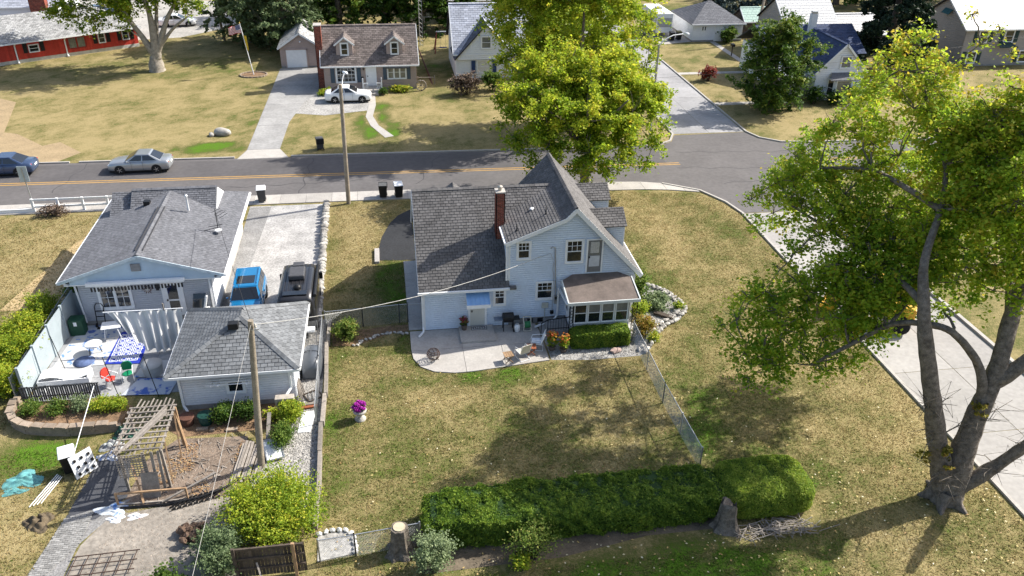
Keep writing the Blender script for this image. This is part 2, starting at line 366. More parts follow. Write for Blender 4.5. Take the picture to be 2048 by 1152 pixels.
# ------------------------------------------------------------------ foliage
def leaves(name, C, N, size, m, parent=None, tb=.5, tv=.25, flat=.75, up=1.5, kind=None, sub=14, hv=.0, zspan=None, sub_r=(.28, .46), shell=.5, spray=0):
    """leaf-sized folded faces in twig clusters spread through each clump; C rows: x y z rx ry rz (weight)"""
    C = np.array([list(c) + [c[3]] * (6 - len(c)) if len(c) < 6 else c[:6] for c in C], float)
    if parent is not None and offset_of(parent) is not None: C[:, :3] -= np.array(offset_of(parent))
    wgt = (C[:, 3] * C[:, 4] * C[:, 5]) ** .82; wgt /= wgt.sum()
    P = []; T = []
    for c, k in zip(C, (wgt * N).astype(int)):
        ns = max(3, sub); d = rng.normal(size=(ns, 3)); d /= np.linalg.norm(d, axis=1)[:, None]
        idx = rng.integers(0, ns, k); st = rng.normal(0, tv * .45, ns)
        if spray:                                   # leaves strung along twig sprays that fan outwards and droop
            sc = c[:3] + d * rng.uniform(.1, .75, ns)[:, None] * c[3:6]
            dr = d * .9 + rng.normal(size=(ns, 3)) * .6 + np.array([0, 0, .12]); dr /= np.linalg.norm(dr, axis=1)[:, None]
            ln = rng.uniform(.45, 1.05, ns) * c[3:6].mean(); u = rng.random(k)
            p = sc[idx] + dr[idx] * (ln[idx] * u)[:, None] + rng.normal(size=(k, 3)) * (np.array([1, 1, .6]) * (spray * (.55 + .5 * u))[:, None])
            p[:, 2] -= .22 * ln[idx] * u * u; P.append(p)
        else:
            rad = rng.uniform(shell, 1, ns)[:, None]; sc = c[:3] + d * rad * c[3:6] * .82
            sr = rng.uniform(sub_r[0], sub_r[1], ns) * c[3:6].mean(); q = rng.normal(size=(k, 3)); q /= np.linalg.norm(q, axis=1)[:, None]
            q *= (rng.random(k) ** .45)[:, None]; P.append(sc[idx] + q * sr[idx][:, None] * np.array([1, 1, flat]))
        T.append(st[idx])
    P = np.concatenate(P); T = np.concatenate(T); n = len(P)
    nr = rng.normal(size=(n, 3)) + np.array([0, 0, up]); nr /= np.linalg.norm(nr, axis=1)[:, None]
    a = np.cross(nr, rng.normal(size=(n, 3))); a /= np.linalg.norm(a, axis=1)[:, None]; b = np.cross(nr, a)
    s = size * rng.uniform(.6, 1.25, n)[:, None]
    V4 = np.stack([P + a * s * .62, P + b * s * .42 + nr * s * .12, P - a * s * .5, P - b * s * .42 + nr * s * .12], 1).reshape(-1, 3)
    tint = tb + T + rng.normal(0, tv * .6, n)
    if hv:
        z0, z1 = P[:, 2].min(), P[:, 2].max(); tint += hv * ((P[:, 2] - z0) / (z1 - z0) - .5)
    tint = np.clip(tint, 0, 1)
    me = bpy.data.meshes.new(name); me.vertices.add(n * 4); me.loops.add(n * 4); me.polygons.add(n)
    me.vertices.foreach_set('co', V4.ravel()); me.loops.foreach_set('vertex_index', np.arange(n * 4, dtype=np.int32))
    me.polygons.foreach_set('loop_start', np.arange(0, n * 4, 4, dtype=np.int32)); me.polygons.foreach_set('loop_total', np.full(n, 4, dtype=np.int32))
    me.update(calc_edges=True); me.validate()
    at = me.attributes.new('tint', 'FLOAT', 'FACE'); at.data.foreach_set('value', tint.astype(np.float32))
    me.materials.append(m); o = bpy.data.objects.new(name, me); link(o, parent)
    if kind: o['kind'] = kind
    return o
def curve_pts(p, q, sag=.0, k=5, wob=.0):
    p, q = Vector(p), Vector(q); L = (q - p).length; out = []
    for i in range(k + 1):
        t = i / k; v = p.lerp(q, t); v.z += sag * L * 4 * t * (1 - t)
        if 0 < i < k and wob: v += Vector((random.gauss(0, wob * L), random.gauss(0, wob * L), random.gauss(0, wob * L)))
        out.append(v)
    return out
def limb(b, pts, rad, n=9, seed=0):
    """tapered limb: the given joints smoothed, with furrowed, knotty sides"""
    P = [Vector(p) for p in pts]; Q = []; r2 = []; m_ = 5 if rad[0] > .09 else 2
    if len(P) < 3 or rad[0] < .03: b.tube(pts, rad, 5 if rad[0] < .03 else n); return
    for i in range(len(P) - 1):
        a, c, d, e = P[max(i - 1, 0)], P[i], P[i + 1], P[min(i + 2, len(P) - 1)]
        for k in range(m_):
            t = k / m_; Q.append(.5 * ((2 * c) + (d - a) * t + (2 * a - 5 * c + 4 * d - e) * t * t + (3 * c - a - 3 * d + e) * t ** 3)); r2.append(rad[i] + (rad[i + 1] - rad[i]) * t)
    Q.append(P[-1]); r2.append(rad[-1]); k0 = len(b.v); nn = 18 if rad[0] > .16 else n
    b.tube(Q, r2, nn); rr = random.Random(seed + len(Q)); ph = [rr.uniform(-1, 1) for _ in range(nn)]
    if nn > 12:
        for i in range(len(Q)):
            kn = 1 + .05 * rr.uniform(-1, 1)
            for j in range(nn):
                f = kn * (1 + .10 * ph[j] * math.cos(i * .35 + j) + .07 * rr.uniform(-1, 1)); x = Vector(b.v[k0 + i * nn + j]); b.v[k0 + i * nn + j] = tuple(Q[i] + (x - Q[i]) * f)
def tree(name, label, base, limbs, clumps, N, size, m, bark=None, group=None, tb=.5, tv=.25, hv=.15, attach=None, twig=.05, sub=14, twigs=4, cat='tree', up=1.5, sub_r=(.28, .46), shell=.5, spray=.2):
    t = thing(name, label, cat, base, 0, group, world=True); b = MB(); ends = []
    for pts, rad in limbs:
        limb(b, pts, rad, 9, len(ends)); ends += [(Vector(p), r) for p, r in zip(pts[1:], rad[1:])]
    for c in clumps:
        cv = Vector(c[:3]); e, r = min(ends, key=lambda x: (x[0] - cv).length - (0 if x[0].z < cv.z else -1.0))
        if (e - cv).length > .3:
            pp = curve_pts(e, cv, .06, 4, .035); r1 = min(r * .55, .05 + .018 * (e - cv).length)
            b.tube(pp, [r1 * (1 - .75 * i / 4) + .008 for i in range(5)], 5)
        ends.append((cv, .05))
        for k in range(twigs):
            d = Vector((random.gauss(0, 1), random.gauss(0, 1), random.gauss(.4, .8))).normalized()
            b.tube(curve_pts(cv, cv + d * c[3] * .85, .05, 3, .05), [twig * .5, twig * .35, twig * .25, .008], 4, cap=False)
    b.build('trunk', bark or BARK, t, fix=False)
    leaves('crown', clumps, N, size, m, t, tb, tv, hv=hv, sub=sub, up=up, sub_r=sub_r, shell=shell, spray=spray)
    return t
def shrub(name, label, base, r, h, N, size, m, cat='shrub', group=None, tb=.5, tv=.25, stems=5, bark=None, sub=16, hv=.2):
    t = thing(name, label, cat, base, 0, group, world=True); b = MB()
    x, y, z = base; rx, ry = (r if isinstance(r, tuple) else (r, r)); cl = []
    for k in range(max(3, stems)):
        a = k * 2.4 + random.random(); d = .55 * random.uniform(.4, 1); c = (x + rx * d * math.cos(a), y + ry * d * math.sin(a), z + h * random.uniform(.45, .68), rx * .55, ry * .55, h * .42)
        cl.append(c); b.tube(curve_pts((x + .1 * math.cos(a), y + .1 * math.sin(a), z - .03), c[:3], .05, 3, .03), [.035, .028, .02, .012], 5)
    b.build('stem', bark or BARKD, t, fix=False)
    leaves('foliage', cl, N, size, m, t, tb, tv, sub=sub * 2, hv=hv, spray=.09)
    return t

# ================================================================== SETTING
NEAR = lambda x: 56.35 - .014 * x if x < 12 else 56.18       # near edge of the asphalt
FAR = lambda x: 63.85 - .025 * x                             # far edge
# --- lawn colour: 0 straw, 1 lush green (what grows there)
BLOBS = [(-.2, 42.5, 1.6, 3.6, .55), (-14.8, 66.9, 2.6, 1.3, 1.1), (-12.6, 67, 1.2, 1.2, .5), (-15.2, 29.3, 2.2, 1.3, .6), (-16.5, 27.5, 1.2, 1.6, .3), (-11.9, 73, .9, 6, .3),
         (2.5, 32.8, 3.5, .6, .4), (7, 32.4, 3, .9, .22), (14.5, 30.5, 1.6, 2.4, .35), (13.5, 27.5, 1.2, 2.5, .3), (8, 19.3, 7, 1.6, .6), (16, 24.5, 2.5, 1.5, .25), (0.2, 35.6, .6, 2.2, .5),
         (2.5, 23.8, 3.0, 1.0, .22), (-1, 29, 2.0, 4, .12), (4, 29, 3, 2.2, .14), (-3.3, 29, .5, 6, .25), (-3.6, 48, .6, 6, .12), (14.5, 40.5, 1.6, 3, .3), (16, 46, 2.5, 4, .12),
         (-33, 90, 9, 4, .1), (-19, 92, 8, 6, .12), (-6.5, 71, 2, 4, .05), (6, 78, 4, 5, .12), (5.5, 88, 3, 5, .35), (36, 92, 4, 4, .1), (40, 70, 6, 4, .05), (20, 90, 6, 8, .2), (-25, 110, 10, 6, .15), (38, 118, 18, 5, .45), (-17.5, 41, 1.5, 3, .35)]
DRY = [(-2.6, 49, 1.4, 5, .35), (14, 50, 3.5, 3, .22), (17, 47, 3, 6, .1), (-21, 48, 4, 6, .22), (-18.5, 50, 2, 4, .25), (-21, 70, 6, 5, .12), (24, 26, 3, 6, .15), (20, 33, 3, 6, .08), (-15, 25, 2.5, 2.0, .35), (5, 72, 6, 4, .15), (1.5, 31, 2, 1.2, .15), (36, 79, 6, 5, .15), (38, 68, 5, 4, .2)]
def vnoise(x, y, s, seed):
    g = np.random.default_rng(seed).random((128, 128)); x, y = x / s + 40.3, y / s + 17.7
    i, j = np.floor(x).astype(int), np.floor(y).astype(int); fx, fy = x - i, y - j; fx = fx * fx * (3 - 2 * fx); fy = fy * fy * (3 - 2 * fy)
    G_ = lambda a, b: g[a % 128, b % 128]
    return (G_(i, j) * (1 - fx) + G_(i + 1, j) * fx) * (1 - fy) + (G_(i, j + 1) * (1 - fx) + G_(i + 1, j + 1) * fx) * fy
def green(x, y):
    x, y = np.asarray(x, float), np.asarray(y, float)
    g = .33 + .26 * (vnoise(x, y, 3.1, 1) - .5) + .34 * (vnoise(x, y, 1.1, 2) - .5) + .42 * (vnoise(x, y, .45, 3) - .5)
    for a, b, sx, sy, k in BLOBS: g = g + k * np.clip(1.7 * np.exp(-((x - a) / sx) ** 2 - ((y - b) / sy) ** 2) * (.35 + .65 * vnoise(x, y, .9, 21) + .3 * (vnoise(x, y, .4, 22) - .5)) - .12, 0, 1)
    for a, b, sx, sy, k in DRY: g = g - k * np.exp(-((x - a) / sx) ** 2 - ((y - b) / sy) ** 2)
    g = g - .09 * (y > 58)
    return np.clip(g, 0, 1)
def lawn_material():
    m = bpy.data.materials.new('lawn'); m.use_nodes = True; MATS['lawn'] = m
    n, l = m.node_tree.nodes, m.node_tree.links; b = n['Principled BSDF']; b.inputs['Roughness'].default_value = .9; b.inputs['Specular IOR Level'].default_value = .1
    at = n.new('ShaderNodeAttribute'); at.attribute_name = 'green'; geo = n.new('ShaderNodeNewGeometry')
    acc = at.outputs['Fac']
    for sc, k in ((2.4, .55), (6., .75), (15., .8), (.6, .25)):
        z = n.new('ShaderNodeTexNoise'); z.inputs['Scale'].default_value = sc; z.inputs['Detail'].default_value = 4; l.new(geo.outputs['Position'], z.inputs['Vector'])
        s = n.new('ShaderNodeMath'); s.operation = 'SUBTRACT'; s.inputs[1].default_value = .5; l.new(z.outputs['Fac'], s.inputs[0])
        ma = n.new('ShaderNodeMath'); ma.operation = 'MULTIPLY_ADD'; ma.inputs[1].default_value = k; l.new(s.outputs[0], ma.inputs[0]); l.new(acc, ma.inputs[2]); acc = ma.outputs[0]
    rp = n.new('ShaderNodeValToRGB'); els = rp.color_ramp.elements
    st = [(0, (.30, .24, .118)), (.28, (.22, .183, .08)), (.5, (.13, .124, .044)), (.75, (.08, .105, .021)), (1, (.08, .165, .013))]
    while len(els) < len(st): els.new(.5)
    for e, (p, c) in zip(els, st): e.position = p; e.color = (*c, 1)
    l.new(acc, rp.inputs['Fac']); l.new(rp.outputs[0], b.inputs['Base Color'])
    z = n.new('ShaderNodeTexNoise'); z.inputs['Scale'].default_value = 16; z.inputs['Detail'].default_value = 4; l.new(geo.outputs['Position'], z.inputs['Vector'])
    bp = n.new('ShaderNodeBump'); bp.inputs['Strength'].default_value = .7; bp.inputs['Distance'].default_value = .08; l.new(z.outputs['Fac'], bp.inputs['Height']); l.new(bp.outputs[0], b.inputs['Normal'])
    return m
LAWN = lawn_material()
xs = np.concatenate([[-900, -400, -200, -120, -90], np.arange(-70, 95.1, .6), [120, 160, 250, 450, 900]])
ys = np.concatenate([[-500, -200, -60, -20], np.arange(0, 135.1, .6), [150, 180, 230, 350, 600, 1200]])
XX, YY = np.meshgrid(xs, ys); nx, ny = len(xs), len(ys)
me = bpy.data.meshes.new('ground'); idx = np.arange(nx * ny).reshape(ny, nx)
quads = np.stack([idx[:-1, :-1], idx[:-1, 1:], idx[1:, 1:], idx[1:, :-1]], -1).reshape(-1, 4)
me.from_pydata(np.stack([XX.ravel(), YY.ravel(), np.zeros(nx * ny)], 1).tolist(), [], quads.tolist()); me.update()
a_ = me.attributes.new('green', 'FLOAT', 'POINT'); a_.data.foreach_set('value', green(XX.ravel(), YY.ravel()).astype(np.float32))
me.materials.append(LAWN); ground = bpy.data.objects.new('ground', me); link(ground); struct(ground)

ASPH = mat('asphalt', (.115, .107, .106), .9, .12, .35, bump=.1, bscale=40, fine=.10)
ASPHN = mat('fresh_asphalt', (.028, .029, .032), .85, .2, .8, bump=.15, bscale=40, fine=.2)
YEL = mat('yellow_paint', (.42, .25, .07), .7, .15, 3)
SAND = mat('sandy_soil', (.30, .225, .13), .95, .14, .9, bump=.3, bscale=12, fine=.18)
DIRT = mat('pale_dirt', (.235, .21, .18), .95, .22, .6, bump=.5, bscale=5, fine=.25)
DIRTD = mat('dug_soil', (.17, .13, .10), .95, .35, 1.2, bump=.9, bscale=6, fine=.3)
GRAV = mat('crushed_gravel', (.31, .30, .285), .95, .24, .7, bump=.5, bscale=14, fine=.35)
MULCH = mat('leaf_mulch', (.19, .12, .07), .95, .4, 3, bump=.6, bscale=14, fine=.3)
GRAVD = mat('grey_gravel', (.22, .215, .21), .95, .2, 1.2, bump=.5, bscale=14, fine=.3)

def sheet(name, poly, z, m, parent=None, thick=.0):
    b = MB()
    if thick: b.prism(poly, z - thick, z)
    else: b.add([(x, y, z) for x, y in poly], [tuple(range(len(poly)))])
    o = b.build(name, m, parent, fix=False)
    if parent is None: struct(o)
    return o
# main road
px_ = [-120, -60, -30, -10, 0, 12, 16.4]
road_poly = [(x, NEAR(x)) for x in px_] + [(20.2, 55.5), (22.8, 53.9), (24.0, 51.6), (24.4, 49.6), (30.95, 49.55), (31.3, 52.5), (33, 54.8), (36, 55.6), (60, 55.2), (150, 53.5)]
road_poly += [(150, 60.5), (60, 62.3), (36, 62.75), (33.3, 63.1), (31.9, 64.3), (31.3, 66.0), (24.7, 65.8), (24.0, 64.3), (22.5, 63.3)] + [(x, FAR(x)) for x in (12, 0, -10, -30, -60, -120)]
road = sheet('main_road', road_poly, .008, ASPH)
for i_, (xa, ya, xb, yb) in enumerate([(-40, 62.5, -26, 62.0), (-12, 58.2, -2, 58.6), (2, 57.3, 4, 63.2), (17, 57, 19.5, 62.8), (22.5, 58.5, 32, 57.2), (25, 55, 30.5, 55.4), (-24, 58.6, -23, 64.2), (-6.5, 56.6, -6, 63.6), (36, 56.2, 37, 62.4), (23.5, 61.8, 33, 61.0)]):
    cv_ = MB(); L_ = math.hypot(xb - xa, yb - ya); n_ = max(6, int(L_ / .5)); nx_, ny_ = -(yb - ya) / L_, (xb - xa) / L_; pp = [(xa + (xb - xa) * k / n_ + nx_ * .16 * math.sin(k * 1.3 + i_), ya + (yb - ya) * k / n_ + ny_ * .16 * math.sin(k * 1.3 + i_)) for k in range(n_ + 1)]
    cv_.add([(p[0] + nx_ * .03, p[1] + ny_ * .03, .0118) for p in pp] + [(p[0] - nx_ * .03, p[1] - ny_ * .03, .0118) for p in pp], [(k, k + 1, k + n_ + 2, k + n_ + 1) for k in range(n_)]); cv_.build('crack_seal', mat('tar', (.045, .043, .045), .7, .3, 4), road, fix=False)
b = MB()
for dy in (-.17, .17):
    p = [(-120, 59.85 + .026 * 120 + dy), (23.0, 59.85 - .026 * 23 + dy)]
    b = MB().add([(p[0][0], p[0][1] - .06, .013), (p[1][0], p[1][1] - .06, .013), (p[1][0], p[1][1] + .06, .013), (p[0][0], p[0][1] + .06, .013)], [(0, 1, 2, 3)]); b.build('yellow_line', YEL, road, fix=False)
    p = [(33.5, 58.95 + dy), (150, 56.6 + dy)]
    b = MB().add([(p[0][0], p[0][1] - .06, .013), (p[1][0], p[1][1] - .06, .013), (p[1][0], p[1][1] + .06, .013), (p[0][0], p[0][1] + .06, .013)], [(0, 1, 2, 3)]); b.build('yellow_line', YEL, road, fix=False)
# worn lane strips of newer surfacing
b = MB().add([(-120, 60.2 + 3.1, .0105), (22, 59.5, .0105), (22, 63.0, .0105), (-120, 66.3, .0105)], [(0, 1, 2, 3)])
b.build('resurfaced_lane', mat('newer_asphalt', (.092, .086, .087), .9, .12, .3, bump=.1, bscale=40, fine=.1), road, fix=False)

def slabs(name, x0, x1, y0, y1, nx_, ny_, z0, z1, m, gap=.018, jit=0):
    """concrete laid as separate panels with open joints"""
    root = sheet(name, [(x0 + .03, y0 + .03), (x1 - .03, y0 + .03), (x1 - .03, y1 - .03), (x0 + .03, y1 - .03)], z1 - .02, GRAVD)
    ax = [x0 + (x1 - x0) * i / nx_ for i in range(nx_ + 1)]; ay = [y0 + (y1 - y0) * i / ny_ for i in range(ny_ + 1)]
    for i in range(nx_):
        for j in range(ny_):
            MB().box(ax[i] + gap / 2, ax[i + 1] - gap / 2, ay[j] + gap / 2, ay[j + 1] - gap / 2, z0, z1 + random.uniform(-1, 1) * jit, random.random()).build('slab', m, root, fix=False)
    return root
slabs('side_street', 24.4, 30.95, 1.5, 49.5, 2, 10, -.05, .012, CONCB, .03, .002)
slabs('side_street', 24.75, 31.3, 66.1, 138, 2, 14, -.05, .012, mat('old_street_concrete', (.28, .275, .28), .85, .16, .4, fine=.1, tint=.08), .03, .002)
def kerb(pts, name='kerb', w_=.16, h=.11):
    b = MB(); P = [Vector((x, y, 0)) for x, y in pts]; vs = []
    for i, p in enumerate(P):
        d = (P[min(i + 1, len(P) - 1)] - P[max(i - 1, 0)]).normalized(); s = Vector((d.y, -d.x, 0))
        for a, z in ((-w_ / 2, -.02), (-w_ / 2, h), (w_ / 2, h), (w_ / 2, -.02)): vs.append(p + s * a + Vector((0, 0, z)))
    fs = [(i * 4 + k, i * 4 + (k + 1) % 4, i * 4 + 4 + (k + 1) % 4, i * 4 + 4 + k) for i in range(len(P) - 1) for k in range(4)] + [(0, 1, 2, 3), tuple(len(vs) - 4 + k for k in (3, 2, 1, 0))]
    o = b.add(vs, fs).build(name, CONC, fix=True); struct(o)
kerb([(x, FAR(x) + .1) for x in (-120, -60, -24.5)]); kerb([(x, FAR(x) + .1) for x in (-23.8, -18, -12.1)]); kerb([(x, FAR(x) + .1) for x in (-7.7, 0, 12)] + [(22.4, 63.4), (23.9, 64.4), (24.65, 66), (24.65, 138)])
kerb([(31.4, 138), (31.4, 66), (31.95, 64.4), (33.4, 63.2), (36, 62.85), (60, 62.4), (150, 60.6)])
kerb([(20.3, 55.35), (22.7, 53.75), (23.85, 51.5), (24.3, 49.5), (24.3, 1.5)]); kerb([(31.05, 1.5), (31.05, 49.5), (31.4, 52.4), (33.1, 54.65), (36, 55.5), (60, 55.1), (150, 53.4)], w_=.22, h=.14)
# pavement along the near side: slabs, then the swept corner
pave = sheet('pavement', [(-60, 55.4), (16, 54.6), (16, 56.0), (-60, 57.0)], .03, GRAVD)
x = -60.
while x < 16:
    x2 = min(x + 1.8, 16); yb = lambda q: 54.6 - .012 * (q - 10) if q < 10 else 54.55
    b = MB().prism([(x + .01, yb(x)), (x2 - .01, yb(x2)), (x2 - .01, NEAR(x2) - .06), (x + .01, NEAR(x) - .06)], -.05, .06 + random.uniform(-.004, .004), random.random()); b.build('slab', CONC, pave, fix=False); x = x2
cx = [(16, 54.55, 56.12), (18.7, 54.4, 55.85), (20.3, 54.15, 55.4), (21.6, 53.8, 54.6), (22.6, 53.5, 53.75)]
for (xa, ya, yb2), (xc, yc, yd) in zip(cx, cx[1:]):
    MB().prism([(xa + .01, ya), (xc - .01, yc), (xc - .01, yd), (xa + .01, yb2)], -.05, .06, random.random()).build('slab', CONC, pave, fix=False)
# opposite side: driveway, gravel parking, front walk, sandy track
drv = sheet('driveway', [(-11.9, 63.95), (-7.9, 63.95), (-8.75, 66), (-8.45, 75.6), (-6.5, 81), (-6.5, 90.8), (-10.9, 90.8), (-11.35, 66)], .012, CONCO)
for y0, y1 in ((66, 72), (72, 78), (78, 84), (84, 90.6)):
    MB().prism([(-11.3 + .4 * (y0 - 66) / 25, y0 + .02), (-8.75 + (.3 if y0 < 75 else 2.2) * (y0 - 66) / 25, y0 + .02), (-8.75 + (.3 if y1 < 75 else 2.2) * (y1 - 66) / 25, y1 - .02), (-11.3 + .4 * (y1 - 66) / 25, y1 - .02)], 0, .024, random.random()).build('slab', CONCO, drv, fix=False)
MB().prism([(-11.85, 63.98), (-7.95, 63.98), (-8.75, 65.97), (-11.3, 65.97)], 0, .02, .8).build('slab', CONC, drv, fix=False)
sheet('gravel_parking', [(-8.4, 75.2), (-5.5, 74.3), (-1.6, 75.4), (-1.0, 78.5), (-1.1, 81.0), (-6.4, 81.4), (-8.1, 77.5)], .016, GRAV)
wk = sheet('front_walk', [(-1.75, 80.6), (-.95, 80.6), (-.9, 77), (-1.2, 73.7), (-.7, 71), (.55, 68.1), (-.2, 67.8), (-1.4, 71), (-1.85, 73.6), (-1.55, 77)], .02, CONC)
for sgn in (0, 1):
    q = [(-1.5, 77.3), (-1.9, 73.6), (-1.45, 71), (-.3, 67.8)] if sgn == 0 else [(-.75, 79.8), (-1.1, 73.8), (-.6, 71), (.6, 68.2)]
    for k in range(1 if sgn == 0 else 0, 3):
        BL = .55
        BLOBS.append(((q[k][0] + q[k + 1][0]) / 2 + (BL if sgn else -BL), (q[k][1] + q[k + 1][1]) / 2, .65, 1.9, .9))
a_.data.foreach_set('value', green(XX.ravel(), YY.ravel()).astype(np.float32))
sheet('sandy_track', [(-36, 82.5), (-34, 81), (-32.6, 75), (-32, 72.4), (-30.8, 71.9), (-27.8, 68.7), (-26.7, 69.5), (-24.3, 66.8), (-25.6, 64.75), (-30, 64.8), (-60, 65.6), (-60, 74), (-44, 82)], .012, SAND)
sheet('bare_earth_strip', [(-21.6, 42), (-18.6, 42), (-17.6, 50), (-17.4, 54), (-18.6, 54), (-20, 50)], .006, mat('worn_earth', (.40, .30, .16), .95, .2, 1.5, bump=.4, fine=.2))
# far yards
sheet('gravel_yard', [(-60, 103), (-44, 101), (-34, 104), (-24, 106), (-18, 112), (-19, 128), (-60, 134)], .008, mat('pale_yard', (.34, .325, .30), .95, .2, .4, fine=.2))
sheet('garage_apron', [(33.2, 97.6), (37.9, 98.9), (37.9, 106), (33.4, 106)], .01, CONC)
slabs('garden_walk', 40.2, 40.9, 84.5, 98.7, 1, 8, 0, .02, CONC); slabs('garden_walk', 31.5, 40, 84.5, 85.3, 7, 1, 0, .021, CONC); slabs('garden_walk', 31.5, 39.6, 73.7, 74.5, 7, 1, 0, .021, CONC)
# left drive, gravel and worn tarmac margin
sheet('gravel_drive', [(-9.75, 54.6), (-4.7, 54.5), (-4.45, 46), (-4.35, 37.6), (-9.8, 37.6), (-9.75, 46)], .012, mat('white_gravel', (.335, .325, .315), .95, .26, .9, bump=.3, bscale=14, fine=.28))
sheet('drive_margin', [(-9.72, 54.4), (-8.3, 54.4), (-8.6, 48), (-8.9, 41), (-9.72, 41)], .018, GRAVD)
# tarmac turning bay and the side walk by the main house
bay = [(1.3, 52.9), (.4, 52), (-.2, 50.8), (-.75, 48.8), (-1.05, 46.8), (-1.1, 45.5), (1.3, 45.3)]
sheet('tarmac_bay', bay, .014, ASPHN)
o = MB().box(-1.25, -.95, 45.1, 46.9, -.02, .16).build('wheel_stop', CONC, bevel=.02, label='low concrete wheel stop at the edge of the black tarmac bay', cat='wheel stop')
slabs('side_walk', .5, 1.3, 37.3, 45.2, 1, 5, -.02, .03, CONC)
# patio: four poured panels with a swept outer corner
pat = sheet('patio', [(.7, 36.9), (7.4, 36.9), (7.4, 33.8), (1.6, 33.5), (.7, 35)], .02, GRAVD)
P0 = [(.55, 37.12), (.55, 35.4), (.62, 34.6), (.95, 33.85), (1.6, 33.35), (2.6, 33.12), (3.5, 33.14), (7.45, 33.62), (7.42, 36.4), (7.3, 37.12)]
for x0, x1, y0, y1 in ((.5, 3.18, 30, 35.28), (.5, 3.18, 35.28, 38), (3.18, 5.2, 30, 35.28), (3.18, 7.5, 35.28, 38), (5.2, 7.5, 30, 35.28)):
    q = P0
    for A in ((-1, 0, -x0 - .01), (1, 0, x1 - .01), (0, -1, -y0 - .01), (0, 1, y1 - .01)): q = clip2(q, *A)
    MB().prism(q, -.02, .05, random.random()).build('slab', CONC, pat, fix=False)
# gravel bed round the sunroom, mulch and soil beds
sheet('gravel_bed', [(7.55, 33.66), (9.5, 33.4), (12.15, 33.45), (12.9, 34.0), (13.4, 35.0), (14.2, 35.9), (15.4, 36.6), (16.0, 37.6), (15.9, 38.9), (15.2, 40.2), (13.3, 41.5), (12.7, 41.5), (12.7, 37.2), (7.5, 37.2)], .01, GRAV)
sheet('path_edging_bed', [(-2.3, 36.2), (-.3, 37.2), (.5, 37.2), (.5, 37.9), (-.5, 37.9), (-3.5, 37.5), (-3.5, 36.3)], .008, MULCH)
sheet('gravel_side_strip', [(-4.95, 39), (-3.85, 39), (-3.8, 30), (-3.75, 24.0), (-5.8, 25.0), (-6.6, 27.0), (-5.2, 29.5), (-4.9, 32)], .01, GRAV)
sheet('dug_bed', [(-9.9, 29.8), (-6.9, 29.6), (-6.7, 27.0), (-7.4, 25.9), (-9.5, 25.6), (-11.3, 26.0), (-10.9, 28.6)], .008, DIRTD)
sheet('dirt_yard', [(-12.5, 22.0), (-12.3, 24), (-11.6, 25.4), (-9.5, 25.7), (-7.2, 26.0), (-6.5, 24.5), (-6.3, 20), (-12.6, 19)], .006, DIRT)
sheet('shade_bed', [(-10.4, 31.9), (-5, 31.9), (-5, 30), (-9.8, 29.9), (-10.6, 30.6)], .009, MULCH)
sheet('garden_bed', [(-17.2, 33.1), (-13.3, 33.0), (-12.3, 32.2), (-12.6, 30.9), (-15.2, 31.0), (-16.7, 31.3), (-17.5, 32.2)], .22, MULCH, thick=.2)
sheet('hedge_soil', [(.3, 20.9), (5.5, 21.0), (9, 21.6), (12.5, 21.6), (12.5, 23), (.3, 23)], .006, mat('bare_brown_soil', (.13, .105, .075), .95, .3, 1.5, bump=.5, fine=.2))
# dark landscape fabric
sheet('landscape_fabric', [(-13.3, 25.2), (-12.95, 28.9), (-11.6, 28.7), (-11.2, 26.4), (-12.1, 25.3)], .016, mat('weed_fabric', (.06, .062, .07), .8, .25, 2, bump=.3, bscale=10))
# pavers under the left edge
pv = sheet('paver_path', [(-14.0, 21.5), (-13.3, 25.4), (-11.0, 26.3), (-12.4, 24.0), (-12.6, 20)], .01, GRAVD)
mb = MB(); rr = random.Random(3); y = 20.0; row = 0; pavers = []
BRM = mat('grey_paver', (.25, .245, .235), .9, .2, 2, tint=.22, fine=.2)
while y < 26.2:
    x = -14.4 + (.1 if row % 2 else 0)
    while x < -11:
        q = clipconvex([(x, y), (x + .185, y), (x + .185, y + .085), (x, y + .085)], [(-14.0, 21.0), (-12.5, 20.2), (-12.35, 24.0), (-11.0, 26.3), (-13.3, 25.5)])
        if len(q) > 2 and area2(q) > .006: mb.prism(q, .0, .035 + rr.uniform(-.006, .006), rr.random())
        x += .2
    y += .1; row += 1
mb.build('paver', BRM, pv, kind='stuff', fix=False)

